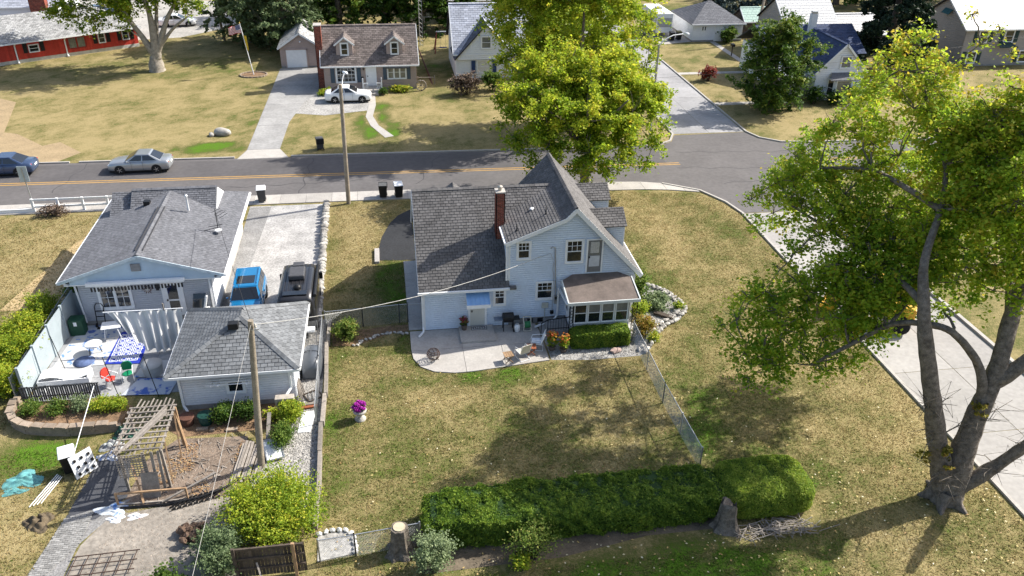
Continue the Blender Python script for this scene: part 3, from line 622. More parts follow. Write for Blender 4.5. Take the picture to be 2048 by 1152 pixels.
# --- pebbles, gravel, grass, fallen leaves
def in_poly(P, poly):
    x, y = P[:, 0], P[:, 1]; r = np.zeros(len(P), bool); n = len(poly)
    for i in range(n):
        (x0, y0), (x1, y1) = poly[i], poly[(i + 1) % n]
        c = ((y0 > y) != (y1 > y)); r ^= c & (x < (x1 - x0) * (y - y0) / ((y1 - y0) if y1 != y0 else 1e-9) + x0)
    return r
def scatter_mesh(name, P, size, m, kind_shape, tint, parent=None, z=None):
    n = len(P); z = np.zeros(n) if z is None else z; ang = rng.random(n) * 6.283
    if kind_shape == 'blade':
        d = np.stack([np.cos(ang), np.sin(ang)], 1); s = size * rng.uniform(.6, 1.3, n); lean = rng.normal(0, .8, (n, 2)) * s[:, None]
        A = np.c_[P + d * (s * .34)[:, None], z]; B = np.c_[P - d * (s * .34)[:, None], z]; T = np.c_[P + lean, z + s * .7]
        Vv = np.stack([A, B, T], 1).reshape(-1, 3); k = 3; F = np.arange(n * 3).reshape(-1, 3)
    elif kind_shape == 'leaf':
        d = np.stack([np.cos(ang), np.sin(ang)], 1); e = np.stack([-np.sin(ang), np.cos(ang)], 1); s = (size * rng.uniform(.5, 1.2, n))[:, None]
        Vv = np.stack([np.c_[P + d * s, z + .03], np.c_[P + e * s * .6, z + .02 + .4 * s[:, 0] * rng.random(n)], np.c_[P - d * s, z + .03], np.c_[P - e * s * .6, z + .02 + .4 * s[:, 0] * rng.random(n)]], 1).reshape(-1, 3); F = np.arange(n * 4).reshape(-1, 4)
    else:
        d = np.stack([np.cos(ang), np.sin(ang)], 1); e = np.stack([-np.sin(ang), np.cos(ang)], 1); s = (size * rng.uniform(.5, 1.4, n))[:, None]; h = s[:, 0] * rng.uniform(.5, 1, n)
        Vv = np.stack([np.c_[P + d * s, z], np.c_[P + e * s * .75, z], np.c_[P - d * s, z], np.c_[P - e * s * .75, z], np.c_[P + rng.normal(0, .25, (n, 2)) * s, z + h]], 1).reshape(-1, 3)
        base = np.arange(n)[:, None] * 5; F = np.concatenate([base + np.array(t) for t in ((0, 1, 4), (1, 2, 4), (2, 3, 4), (3, 0, 4))]); tint = np.tile(tint, 4)
    me = bpy.data.meshes.new(name); nf, kk = F.shape
    me.vertices.add(len(Vv)); me.loops.add(nf * kk); me.polygons.add(nf); me.vertices.foreach_set('co', Vv.ravel()); me.loops.foreach_set('vertex_index', F.ravel().astype(np.int32))
    me.polygons.foreach_set('loop_start', np.arange(0, nf * kk, kk, dtype=np.int32)); me.polygons.foreach_set('loop_total', np.full(nf, kk, dtype=np.int32)); me.update(calc_edges=True); me.validate()
    at = me.attributes.new('tint', 'FLOAT', 'FACE'); at.data.foreach_set('value', np.clip(tint, 0, 1).astype(np.float32)); me.materials.append(m)
    o = bpy.data.objects.new(name, me); link(o, parent); o['kind'] = 'stuff'; return o
def rnd_in(poly, n):
    p = np.array(poly); q = rng.uniform(p.min(0), p.max(0), (n, 2)); return q[in_poly(q, poly)]
KEEPOUT = [P0, bay, [(.5, 37), (1.35, 37), (1.35, 45.3), (.5, 45.3)], [(1.3, 36.8), (12.8, 36.8), (12.8, 46), (1.3, 46)],
           [(7.5, 33.5), (12.15, 33.3), (13.0, 34.0), (14.2, 35.8), (15.4, 36.5), (16.1, 37.6), (15.2, 40.3), (12.5, 42), (7.5, 37.2)], [(24.1, 0), (31.2, 0), (31.2, 60), (24.1, 60), (24.1, 49), (22.6, 53.9), (20.3, 55.6), (16, 60), (16, 54.5), (22.4, 53.3), (24, 50)],
           [(-60, 54.5), (17, 54.4), (17, 60), (-60, 60)], [(-17.3, 40), (-4.1, 40), (-4.1, 54.6), (-17.3, 54.6)], [(-17.6, 29.8), (-3.7, 29.8), (-3.7, 41), (-17.6, 41)], [(-12.9, 19), (-3.6, 19), (-3.65, 31), (-12.9, 31)], [(-14, 20), (-11, 20), (-11, 28.8), (-12.9, 28.9), (-13.3, 25.2)], [(.4, 20.6), (13, 20.6), (16.2, 21.4), (16.2, 24.5), (12, 25.0), (.4, 24.6)]]
KEEPOUT += [[(16, 56.3), (20.2, 55.3), (22.8, 53.6), (24.2, 50), (26, 50), (26, 58), (16, 58)]]
def grass(name, poly, dens, size, lab):
    p = np.array(poly); ar = np.prod(p.max(0) - p.min(0)); q = rnd_in(poly, int(ar * dens))
    for k in KEEPOUT: q = q[~in_poly(q, k)]
    q = q[rng.random(len(q)) < .35 + .65 * vnoise(q[:, 0], q[:, 1], .35, 9)]
    t = green(q[:, 0], q[:, 1]) - .04 + rng.normal(0, .2, len(q))
    o = scatter_mesh(name, q, size, GRASS, 'blade', t); o['label'] = lab; o['category'] = 'grass'; return o
grass('lawn_grass', [(-3.6, 15), (26, 15), (26, 54.6), (-4.2, 54.6), (-4.2, 37.5), (-3.6, 36)], 300, .07, 'dry straw and green lawn grass around the blue grey house')
grass('yard_grass', [(-22, 19), (-12.5, 19), (-12.9, 31), (-17.3, 33), (-18, 55), (-34, 55), (-34, 40)], 170, .085, 'rough straw coloured grass beside the grey gabled bungalow')
L1 = rng.uniform([-3, 15.5], [24, 36], (2600, 2)); L1 = L1[(rng.random(len(L1)) < .25 + .75 * (L1[:, 1] < 24)) & (L1[:, 0] > -3.2)]
for k in KEEPOUT[:5]: L1 = L1[~in_poly(L1, k)]
fl = scatter_mesh('fallen_leaves', L1, .055, ramp_mat('fallen_leaf', [(0, (.30, .17, .07)), (.5, (.48, .38, .14)), (1, (.62, .58, .42))], trans=0), 'leaf', rng.random(len(L1)), z=np.full(len(L1), .04)); fl['label'] = 'fallen leaves strewn over the shaded lawn'; fl['category'] = 'leaves'
PEB = mat('pebble', (.29, .275, .255), .85, .3, 4, tint=.55)
q = rnd_in([(7.6, 33.7), (9.5, 33.5), (12.15, 33.55), (12.9, 34.1), (13.4, 35.1), (14.2, 36), (15.4, 36.7), (15.9, 37.6), (15.1, 40), (12.8, 41.3), (12.5, 35.2), (7.6, 35.3)], 16000)
o = scatter_mesh('pebbles', q, .045, PEB, 'stone', rng.random(len(q)), z=np.full(len(q), .008)); o['label'] = 'grey white pebbles in the bed around the sunroom'; o['category'] = 'pebbles'
q = rnd_in([(-4.9, 38.9), (-3.95, 38.9), (-3.9, 30), (-3.85, 24.2), (-5.6, 25.2), (-6.5, 27.0), (-5.2, 29.5), (-4.85, 32)], 20000)
o = scatter_mesh('gravel', q, .045, PEB, 'stone', rng.random(len(q)), z=np.full(len(q), .008)); o['label'] = 'loose grey gravel between the garage and the timber edging'; o['category'] = 'gravel'
q = rnd_in([(-12.2, 20.5), (-6.6, 20.5), (-6.9, 29.4), (-9.8, 29.6), (-10.8, 28.4), (-11.2, 26.1)], 7000)
o = scatter_mesh('soil_clods', q, .026, mat('clod', (.26, .22, .18), .95, .3, 4, tint=.3), 'stone', rng.random(len(q)), z=np.full(len(q), .004)); o['label'] = 'small clods and leaf litter over the dug soil yard'; o['category'] = 'soil'
q = rnd_in([(-9.8, 29.7), (-7.0, 29.5), (-7.2, 26.2), (-9.6, 25.9), (-10.6, 26.4), (-10.4, 28.6)], 2600); q = q[vnoise(q[:, 0], q[:, 1], .9, 5) > .48]
TW = MB(); r3 = random.Random(9)
for k in range(170):
    x, y = r3.uniform(-10.4, -6.9), r3.uniform(25.6, 29.6); a = r3.random() * 3.14; l_ = r3.uniform(.08, .4); TW.bar((x, y, .02), (x + l_ * math.cos(a), y + l_ * math.sin(a), .03 + .05 * r3.random()), r3.uniform(.012, .035), .02, r3.random())
TW.build('twig_litter', TIMBER, kind='stuff', label='broken twigs and sticks strewn over the dug soil', cat='twigs')
o = scatter_mesh('leaf_litter', q, .045, ramp_mat('orange_litter', [(0, (.17, .09, .05)), (.5, (.32, .19, .09)), (1, (.40, .30, .16))], trans=0), 'leaf', rng.random(len(q)), z=np.full(len(q), .02)); o['label'] = 'orange brown leaf litter around the timber trellis'; o['category'] = 'leaves'

# ================================================================== BUILDINGS
def gutter(parent, p, q, name='gutter', r=.07, m=None):
    p, q = Vector(p), Vector(q); MB().bar(p, q, r * 1.7, r * 1.7).build(name, m or WHITE, parent)
def downspout(parent, pts, m=None, r=.045):
    b = MB()
    for p, q in zip(pts, pts[1:]): b.bar(p, q, r * 2, r * 1.6)
    b.build('downspout', m or WHITE, parent)
def brick_stack(parent, x0, x1, y0, y1, z0, z1, bl=.2, bh=.066, name='chimney'):
    c = MB().box(x0 + .012, x1 - .012, y0 + .012, y1 - .012, z0, z1).build(name, MORTAR, parent)
    b = MB(); z = z0; row = 0
    while z < z1 - .01:
        for (a0, a1, fix, ax) in ((x0, x1, y0, 'x'), (x0, x1, y1 - .05, 'x'), (y0, y1, x0, 'y'), (y0, y1, x1 - .05, 'y')):
            a = a0 - (bl / 2 if row % 2 else 0)
            while a < a1 - .01:
                s, e = max(a, a0), min(a + bl - .012, a1)
                if e - s > .02:
                    if ax == 'x': b.box(s, e, fix, fix + .05, z, min(z + bh - .012, z1), random.random())
                    else: b.box(fix, fix + .05, s, e, z, min(z + bh - .012, z1), random.random())
                a += bl
        z += bh; row += 1
    o = b.build('brick', BRICK, c, kind='stuff', fix=False); return c
def ridge_cap(parent, p, q, m, w_=.13, step=.28):
    p, q = Vector(p), Vector(q); L = (q - p).length; d = (q - p) / L; s = d.cross(Vector((0, 0, 1))).normalized(); u = s.cross(d); b = MB(); a = 0
    while a < L - .02:
        e = min(a + step * 1.1, L); o = p + d * a; e_ = p + d * e; h = .03
        b.add([o + u * h, e_ + u * (h - .012), e_ + s * w_ - u * .07, o + s * w_ - u * .06, o - s * w_ - u * .06, e_ - s * w_ - u * .07], [(0, 1, 2, 3), (0, 4, 5, 1)], random.random()); a += step
    b.build('ridge_cap', m, parent, kind='stuff', fix=False)

# ------------------------------------------------------------------ main house
H = thing('clapboard_house', 'blue grey clapboard house with red brick chimney and sunroom beside a patio', 'house', (1.35, 37.19, 0), world=True)
Y0 = 37.19
MB().box(1.37, 12.65, Y0 + .01, 45.4, 0, .42).build('foundation', FOUND, H)
# solid cores behind the boards
MB().box(1.39, 5.9, Y0 + .02, 45.35, .05, 2.5).build('wall', SIDING, H)
MB().add([(5.88, Y0 + .02, .4), (12.64, Y0 + .02, .4), (12.64, Y0 + .02, 2.75), (9.24, Y0 + .02, 6.5), (8.75, Y0 + .02, 6.05), (5.88, Y0 + .02, 4.9),
          (5.88, 44.4, .4), (12.64, 44.4, .4), (12.64, 44.4, 2.75), (9.24, 44.4, 6.5), (8.75, 44.4, 5.8), (5.88, 44.4, 2.6)],
         [(0, 1, 2, 3, 4, 5), (11, 10, 9, 8, 7, 6), (1, 7, 8, 2), (2, 8, 9, 3)]).build('wall', SIDING, H)
siding(H, [(1.35, Y0, .06), (5.85, Y0, .06), (5.85, Y0, 2.5), (1.35, Y0, 2.5)], SIDING)
siding(H, [(5.85, Y0, .42), (8.75, Y0, .42), (8.75, Y0, 6.14), (5.85, Y0, 4.97)], SIDING)
siding(H, [(8.75, Y0, .42), (12.67, Y0, .42), (12.67, Y0, 2.8), (9.24, Y0, 6.6), (8.75, Y0, 6.1)], SIDING)
siding(H, [(1.35, 45.4, .06), (1.35, Y0, .06), (1.35, Y0, 2.5), (1.35, 41.3, 6.2), (1.35, 45.4, 2.6)], SIDING)
siding(H, [(12.67, Y0, .42), (12.67, 44.4, .42), (12.67, 44.4, 2.75), (12.67, Y0, 2.75)], SIDING)
siding(H, [(5.83, 39.95, 2.9), (5.83, Y0, 2.75), (5.83, Y0, 5.0), (5.83, 39.7, 5.0)], SIDING)
zw = lambda y: 2.55 + .875 * (y - 36.9)
shingles(H, [(1.1, 36.9, zw(36.9)), (5.85, 36.9, zw(36.9)), (5.85, 41.3, zw(41.3)), (1.1, 41.3, zw(41.3))], SH_GREY, parts=300, seed=4)
shingles(H, [(5.85, 39.75, zw(39.75)), (8.85, 41.3, zw(41.3)), (5.85, 41.3, zw(41.3))], SH_GREY, seed=5)
shingles(H, [(1.1, 41.3, zw(41.3)), (8.9, 41.3, zw(41.3)), (8.9, 45.7, 2.55), (1.1, 45.7, 2.55)], SH_GREY, seed=6)
zs = lambda x: 5.12 + .403 * (x - 5.65)
shingles(H, [(5.65, 36.93, zs(5.65)), (8.75, 36.93, zs(8.75)), (8.75, 41.26, zs(8.75)), (5.65, 39.84, zs(5.65))], SH_GREY, seed=7)
zl = lambda x: 6.9 - 1.08 * abs(x - 9.24)
shingles(H, [(8.75, 36.9, zl(8.75)), (9.24, 36.9, 6.9), (9.24, 44.7, 6.9), (8.75, 44.7, zl(8.75))], SH_GREY, seed=8)
shingles(H, [(6.3, 41.2, zl(6.3)), (8.75, 41.2, zl(8.75)), (8.75, 44.7, zl(8.75)), (6.3, 44.7, zl(6.3))], SH_GREY, seed=9)
shingles(H, [(9.24, 36.9, 6.9), (12.97, 36.9, zl(12.97)), (12.97, 44.7, zl(12.97)), (9.24, 44.7, 6.9)], SH_GREY, seed=10)
MB().bar((5.85, 36.9, 2.5), (6.2, 36.9, 2.5), .3, .1).build('eave_return', SH_GREY, H)
ridge_cap(H, (1.1, 41.3, 6.42), (8.8, 41.3, 6.42), SH_GREY); ridge_cap(H, (9.24, 36.9, 6.93), (9.24, 44.7, 6.93), SH_GREY)
# trim boards, gutters
b = MB(); b.bar((5.62, 36.92, 5.0), (8.76, 36.92, 6.25), .05, .2); b.build('rake_board', WHITE, H)
MB().bar((8.74, 36.9, 6.24), (9.25, 36.9, 6.78), .05, .2).build('rake_board', WHITE, H)
MB().bar((9.2, 36.905, 6.8), (12.98, 36.905, 2.72), .05, .22).build('rake_board', WHITE, H)
MB().bar((1.1, 36.95, 2.48), (1.1, 41.3, 6.3), .05, .16).build('rake_board', WHITE, H); MB().bar((1.1, 41.3, 6.3), (1.1, 45.7, 2.45), .05, .16).build('rake_board', WHITE, H)
gutter(H, (1.05, 36.84, 2.47), (6.2, 36.84, 2.47)); gutter(H, (5.6, 36.95, 5.05), (5.6, 39.8, 5.05)); gutter(H, (13.0, 36.9, 2.8), (13.0, 44.7, 2.8))
for x in (1.35, 12.67): MB().box(x - .06, x + .06, Y0 - .035, Y0 + .05, .06, 2.5 if x < 5 else 2.7).build('corner_board', WHITE, H)
MB().box(5.78, 5.9, Y0 - .036, Y0 + .05, 2.75, 4.95).build('corner_board', WHITE, H)
downspout(H, [(1.27, 36.86, 2.4), (1.27, 37.08, 2.15), (1.27, 37.08, .3), (1.27, 36.9, .12), (1.0, 36.5, .08)])
downspout(H, [(5.66, 36.97, 4.98), (5.7, 37.09, 4.75), (5.7, 37.09, 2.85)])
window(H, (5.36, Y0 - .02, 1.83), (0, -1, 0), .5, .84, cols=2, rows=2, upper=True)
window(H, (7.78, Y0 - .02, 2.07), (0, -1, 0), .8, .95, cols=3, rows=2, upper=True)
window(H, (6.6, Y0 - .02, 4.53), (0, -1, 0), .58, .9, cols=3, rows=2, upper=True)
window(H, (9.28, Y0 - .02, 4.32), (0, -1, 0), .8, 1.22, cols=3, rows=2, upper=True)
sdoor = door(H, (10.37, Y0 - .02, 3.02), (0, -1, 0), .74, 1.9, mat('storm_door_screen', (.17, .17, .17), .4, .15, 3), trim=.08)
fr = frame_at((10.37, Y0 - .06, 3.02), (0, -1, 0)); MB().fbox(fr, -.25, .25, 1.05, 1.82, .0, .012).build('pane', GLASSL, sdoor)
MB().fbox(fr, -.28, .28, .35, .98, 0, .014).build('pane', mat('storm_glass', (.5, .52, .55), .2, .1, 4), sdoor)
cb = MB()
for k in range(9): cb.fbox(fr, -.23 + k * .052, -.2 + k * .052, 1.15, 1.8, .012, .02 + .008 * (k % 2))
cb.build('curtain', CURT, sdoor)
bd = door(H, (4.17, Y0 - .02, .16), (0, -1, 0), .78, 1.88, mat('cream_door', (.55, .54, .49), .5, .04, 2), trim=.11)
# ribbed awning over the back door
aw = MB(); A0, A1 = 3.56, 4.78
aw.add([(A0, Y0 - .04, 2.24), (A1, Y0 - .04, 2.24), (A1, 36.42, 1.84), (A0, 36.42, 1.84), (A0, Y0 - .04, 2.2), (A1, Y0 - .04, 2.2), (A1, 36.42, 1.8), (A0, 36.42, 1.8)], [(0, 1, 2, 3), (7, 6, 5, 4), (0, 3, 7, 4), (1, 5, 6, 2)])
awn = aw.build('awning', mat('sky_blue_metal', (.25, .42, .66), .45, .1, 2), H)
for k in range(6):
    x = A0 + .02 + (A1 - A0 - .04) * k / 5; MB().bar((x, Y0 - .05, 2.265), (x, 36.42, 1.865), .045, .035).build('rib', mat('sky_blue_metal', (0, 0, 0)), awn)
MB().box(A0 - .02, A1 + .02, 36.38, 36.41, 1.66, 1.86).build('valance', WHITE, awn)
for x in (A0, A1): MB().add([(x, Y0 - .04, 2.2), (x, 36.42, 1.8), (x, 36.42, 1.66), (x, Y0 - .04, 1.9)], [(0, 1, 2, 3)]).build('valance', WHITE, awn, fix=False)
brick_stack(H, 5.38, 5.86, 38.95, 39.5, 3.9, 6.98)
MB().box(5.36, 5.88, 38.93, 39.52, 6.98, 7.05).build('chimney_cap', CONC, H); MB().lathe([(.11, 7.05), (.1, 7.22), (.13, 7.24), (.13, 7.28), (0, 7.34)], (5.62, 39.2, 0), 12).build('chimney_pot', mat('clay_pot', (.5, .46, .4), .8, .1, 5), H)
for x, y in ((7.9, 38.2), (6.3, 37.7)):
    MB().lathe([(.1, zs(x) - .05), (.06, zs(x) + .05), (.035, zs(x) + .08), (.035, zs(x) + .4), (0, zs(x) + .4)], (x, y, 0), 10).build('vent_pipe', BLACK, H)
MB().rock((7.35, 39.3, zs(7.35) + .08), (.16, .12, .09), sub=1).build('roof_vent', WHITE, H)
# side dormers
for ya, yb in ((39.2, 41.0), (42.75, 44.5)):
    ym = (ya + yb) / 2; D = MB(); xf = 12.5
    D.add([(10.9, ya + .05, 3.3), (xf, ya + .05, 3.3), (xf, ya + .05, 4.7), (10.9, ya + .05, 4.7), (10.9, yb - .05, 3.3), (xf, yb - .05, 3.3), (xf, yb - .05, 4.7), (10.9, yb - .05, 4.7), (xf, ym, 5.25), (10.9, ym, 5.25)],
          [(0, 1, 2, 3), (7, 6, 5, 4), (1, 5, 6, 8, 2)]); D.build('dormer', SIDING, H)
    siding(H, [(11.0, ya, 3.25), (xf, ya, 3.25), (xf, ya, 4.7), (11.0, ya, 4.7)], SIDING, name='dormer_siding')
    shingles(H, [(10.2, ya - .15, 4.68), (xf + .12, ya - .15, 4.68), (xf + .12, ym, 5.36), (10.2, ym, 5.36)], SH_GREY, seed=11, deck=.06)
    shingles(H, [(10.2, ym, 5.36), (xf + .12, ym, 5.36), (xf + .12, yb + .15, 4.68), (10.2, yb + .15, 4.68)], SH_GREY, seed=12, deck=.06)
    MB().box(xf - .02, xf + .05, ya - .02, ya + .1, 3.3, 4.66).build('corner_board', WHITE, H)
# entry gable peeping over the ridge
shingles(H, [(2.9, 44, 4.1), (3.7, 44, 4.75), (3.7, 46.1, 4.75), (2.9, 46.1, 4.1)], SH_GREY, seed=13, deck=.05); shingles(H, [(3.7, 44, 4.75), (4.5, 44, 4.1), (4.5, 46.1, 4.1), (3.7, 46.1, 4.75)], SH_GREY, seed=14, deck=.05)
# sunroom
SX0, SX1, SY = 8.95, 12.0, 35.4
sr = MB().box(SX0 + .05, SX1 - .05, SY + .05, Y0 - .03, .0, .95).build('sunroom_base', SIDINGW, H)
siding(H, [(SX0, SY, .02), (SX1, SY, .02), (SX1, SY, .98), (SX0, SY, .98)], SIDINGW, lap=.3, out=.01, name='sunroom_panel')
MB().box(SX0 + .25, SX1 - .25, SY + .3, Y0 - .05, .96, 1.0).build('sunroom_floor', TIMBERD, H)
for k in range(4):
    x0 = SX0 + .1 + k * .735; x1 = x0 + .62; zc = 1.6; fr = frame_at(((x0 + x1) / 2, SY - .01, zc), (0, -1, 0))
    window(H, ((x0 + x1) / 2, SY - .005, zc), (0, -1, 0), .64, 1.16, trim=.035, hung=True)
    if k != 0: MB().fbox(fr, -.28, .28, .05, .54, .0235, .0255).build('blind', mat('grey_blind', (.19, .19, .18), .6, .25, 3), H)
for k in range(2):
    yc = SY + .42 + k * .8; window(H, (SX0 + .005, yc, 1.6), (-1, 0, 0), .6, 1.12, trim=.05)
    window(H, (SX1 - .005, yc, 1.6), (1, 0, 0), .6, 1.12, trim=.05)
MB().box(SX0, SX1, SY, Y0, 2.22, 2.4).build('sunroom_header', WHITE, H)
MB().box(SX0 + .02, SX1 - .02, SY + .02, Y0, .98, 2.22).build('sunroom_wall', mat('dark_interior', (.05, .05, .05), .6), H)
zr = lambda y: 2.47 + .2 * (y - 34.95)
MB().slab([(8.62, 34.97, zr(34.97)), (12.35, 34.97, zr(34.97)), (12.35, 36.75, zr(36.75)), (11.7, 37.16, zr(37.16) + .03), (9.25, 37.16, zr(37.16) + .03), (8.62, 36.75, zr(36.75))], V(0, 0, 1), .06).build('sunroom_roof', DARKROOF, H)
for p, q in (((8.58, 34.94, 2.43), (12.39, 34.94, 2.43)), ((8.6, 34.96, 2.44), (8.6, 36.75, 2.78)), ((12.37, 34.96, 2.44), (12.37, 36.75, 2.78))): MB().bar(p, q, .06, .17).build('sunroom_fascia', mat('pale_aluminium', (.55, .58, .58), .4, .08, 3), H)
for x in (8.7, 12.27):
    b = MB(); b.bar((x, 35.04, .35), (x, 35.04, 2.4), .03); b.bar((x + .22 * (1 if x < 10 else -1), 35.04, .35), (x + .22 * (1 if x < 10 else -1), 35.04, 2.4), .03)
    for k in range(11):
        z = .4 + .185 * k; s = 1 if x < 10 else -1; b.bar((x, 35.04, z), (x + .22 * s, 35.04, z + .17), .014); b.bar((x + .22 * s, 35.04, z), (x, 35.04, z + .17), .014)
    b.build('iron_post', BLACKM, H)
downspout(H, [(8.55, 35.0, 2.4), (8.5, 37.0, 2.25), (8.5, 37.08, .5), (8.3, 36.9, .35), (7.2, 36.55, .18)])
# landing, steps and rail
MB().box(7.75, 8.93, 35.75, 37.15, .0, .36).build('landing', FOUND, H, bevel=.01); MB().box(7.45, 7.75, 35.75, 37.0, .0, .2).build('step', FOUND, H, bevel=.01)
b = MB()
for x0, x1, y in ((7.75, 8.9, 35.8),):
    b.bar((x0, y, 1.05), (x1, y, 1.15), .04); b.bar((x0, y, .48), (x1, y, .5), .03)
    for k in range(9): b.bar((x0 + (x1 - x0) * k / 8, y, .36), (x0 + (x1 - x0) * k / 8, y, 1.06 + .01 * k), .035 if k in (0, 8) else .016)
b.bar((7.75, 35.8, 1.05), (7.4, 35.8, .85), .04); b.bar((7.4, 35.8, 0.05), (7.4, 35.8, .85), .035)
b.build('railing', BLACKM, H)
MB().box(3.15, 5.0, 35.62, 37.1, .05, .17).build('door_step', CONC, H, bevel=.01)
for x in (6.9, 7.45, ): MB().box(x, x + .3, Y0 - .03, Y0 + .03, .1, .34).build('basement_window', GLASS, H)
# service entrance: mast, conduit, meter
b = MB(); b.tube([(8.0, 37.05, 4.62), (8.05, 36.95, 4.74), (8.2, 36.95, 4.7), (8.24, 37.1, 4.5), (8.3, 37.1, 3.2), (8.38, 37.1, 1.8)], .035, 6); b.build('service_mast', GALV, H)
b = MB(); b.tube([(8.18, 37.1, 3.75), (8.16, 37.08, 3.3), (8.22, 37.1, 3.0), (8.22, 37.1, .5)], .015, 5); b.tube([(7.5, 37.12, 4.1), (8.0, 37.1, 4.3), (8.17, 37.1, 3.9)], .012, 5); b.build('conduit', GALV, H)
MB().box(8.3, 8.52, 37.02, 37.2, 1.25, 1.75).build('meter_box', GALV, H, bevel=.01); MB().lathe([(.1, -.1), (.1, .0), (0, .0)], (8.41, 37.12, 1.62), 12, 'y').build('meter', GALV, H)
MB().box(7.65, 8.0, 37.06, 37.2, 1.02, 1.32).build('junction_box', mat('beige_box', (.42, .42, .37), .6), H); MB().box(8.12, 8.3, 37.05, 37.2, .62, .8).build('junction_box', BLACKM, H)
MB().box(7.81, 7.84, 37.1, 37.19, .1, 1.02).build('conduit', mat('beige_box', (0, 0, 0)), H)
for x in (2.0,): MB().lathe([(0, -.12), (.05, -.1), (.06, 0)], (x, 37.12, 2.3), 8, 'y').build('floodlight', WHITE, H)

# ------------------------------------------------------------------ left bungalow
L = thing('gabled_bungalow', 'grey bungalow with long blue grey shingle roof and a folded awning on its gable wall', 'house', (-16.4, 40, 0), world=True)
MB().box(-16.4, -9.75, 40.02, 50.5, 0, 2.62).build('wall', SIDINGL, L)
siding(L, [(-16.42, 40, .25), (-9.75, 40, .25), (-9.75, 40, 2.62), (-16.42, 40, 2.62)], SIDINGL)
siding(L, [(-9.73, 40, .3), (-9.73, 50.5, .3), (-9.73, 50.5, 2.62), (-9.73, 40, 2.62)], SIDINGW)
MB().box(-16.44, -9.72, 39.99, 50.5, 0, .26).build('foundation', CONC, L)
GX0, GX1, GY = -17.1, -8.93, 39.5; zg = lambda x: 4.22 - .325 * abs(x + 13.03)
MB().slab([(GX0 + .5, 39.62, 2.66), (GX1 - .5, 39.62, 2.66), (GX1 - .5, 39.62, zg(GX1 - .5) - .1), (-13.03, 39.62, 4.1), (GX0 + .5, 39.62, zg(GX0 + .5) - .1)], V(0, -1, 0), .05).build('gable_panel', mat('pale_blue_panel', (.44, .55, .66), .5, .06, 2), L)
bb = MB()
for k in range(24):
    x = GX0 + .9 + k * .28; zt = zg(x) - .24
    if zt > 2.78: bb.box(x, x + .025, 39.66, 39.675, 2.7, zt)
bb.build('gable_batten', mat('pale_blue_panel', (0, 0, 0)), L, kind='stuff')
MB().box(-13.45, -12.98, 39.55, 39.6, 3.3, 3.72).build('gable_vent', mat('grey_vent', (.22, .22, .23), .6), L)
MB().box(-16.9, -9.1, 39.6, 40.0, 2.6, 2.66).build('soffit', WHITE, L)
shingles(L, [(GX0, GY, zg(GX0)), (-13.03, GY, 4.22), (-13.03, 48.0, 4.22), (GX0, 50.2, zg(GX0))], SH_BLUE, seed=21, w_=.3, e=.15)
shingles(L, [(-13.03, GY, 4.22), (GX1, GY, zg(GX1)), (GX1, 50.4, zg(GX1)), (-13.03, 48.0, 4.22)], SH_BLUE, seed=22, w_=.3, e=.15)
b = MB(); b.bar((GX0, GY - .02, zg(GX0) - .06), (-13.03, GY - .02, 4.14), .04, .16); b.bar((-13.03, GY - .02, 4.14), (GX1, GY - .02, zg(GX1) - .06), .04, .16); b.build('rake_board', mat('pale_blue_trim', (.5, .58, .64), .5), L)
gutter(L, (GX0 - .05, GY, zg(GX0) - .08), (GX0 - .05, 50.2, zg(GX0) - .08)); gutter(L, (GX1 + .05, GY, zg(GX1) - .08), (GX1 + .05, 50.4, zg(GX1) - .08))
ridge_cap(L, (-13.03, GY, 4.26), (-13.03, 47.2, 4.26), SH_BLUE, .16)
b = MB(); b.bar((-13.22, 40.1, 4.225), (-13.22, 45.6, 4.225), .04, .05); b.bar((-12.84, 40.1, 4.225), (-12.84, 45.6, 4.225), .04, .05); b.build('ridge_vent', mat('dark_flashing', (.05, .05, .055), .7), L)
# raised cross roof at the back
shingles(L, [(-15.2, 46.2, 2.95), (-10.35, 46.2, 2.95), (-10.35, 48.1, 4.32), (-15.2, 48.1, 4.32)], SH_BLUE, seed=23, w_=.3, e=.15); shingles(L, [(-15.2, 48.1, 4.32), (-10.35, 48.1, 4.32), (-10.35, 50.6, 2.9), (-15.2, 50.6, 2.9)], SH_BLUE, seed=24, w_=.3, e=.15)
shingles(L, [(-16.4, 46.6, 2.95), (-15.2, 46.6, 2.95), (-15.2, 48.3, 4.1), (-16.4, 48.3, 4.1)], SH_BLUE, seed=25, w_=.3, e=.15)
MB().slab([(-10.3, 46.3, 2.9), (-10.3, 50.4, 2.85), (-10.3, 48.1, 4.25)], V(1, 0, 0), .08).build('gable_end', WHITE, L)
MB().slab([(-15.25, 46.3, 2.9), (-15.25, 50.4, 2.85), (-15.25, 48.1, 4.25)], V(-1, 0, 0), .08).build('gable_end', SH_BLUE, L)
ridge_cap(L, (-15.2, 48.1, 4.35), (-10.35, 48.1, 4.35), SH_BLUE, .15)
b = MB(); b.box(-14.3, -13.95, 46.6, 46.95, 3.8, 4.12); b.build('roof_vent', BLACK, L)
MB().lathe([(.06, 3.9), (.06, 4.75), (.09, 4.78), (.09, 4.85), (0, 4.88)], (-11.6, 45.6, 0), 10).build('vent_pipe', WHITE, L)
wl = window(L, (-14.68, 39.98, 1.63), (0, -1, 0), 1.45, 1.22, trim=.13, split=2, cols=2, rows=2, hung=False, gm=GLASS)
dl = door(L, (-11.78, 39.98, .3), (0, -1, 0), .85, 2.0, WHITE, trim=.12, lite=True)
b = MB()
for k in range(28): b.box(-15.55 + k * .165, -15.55 + k * .165 + (.09), 39.3, 39.32, 2.36, 2.6)
b.build('awning_fringe', BLACK, L)
MB().bar((-15.75, 39.4, 2.76), (-10.9, 39.4, 2.76), .24, .16).build('awning_case', WHITE, L)
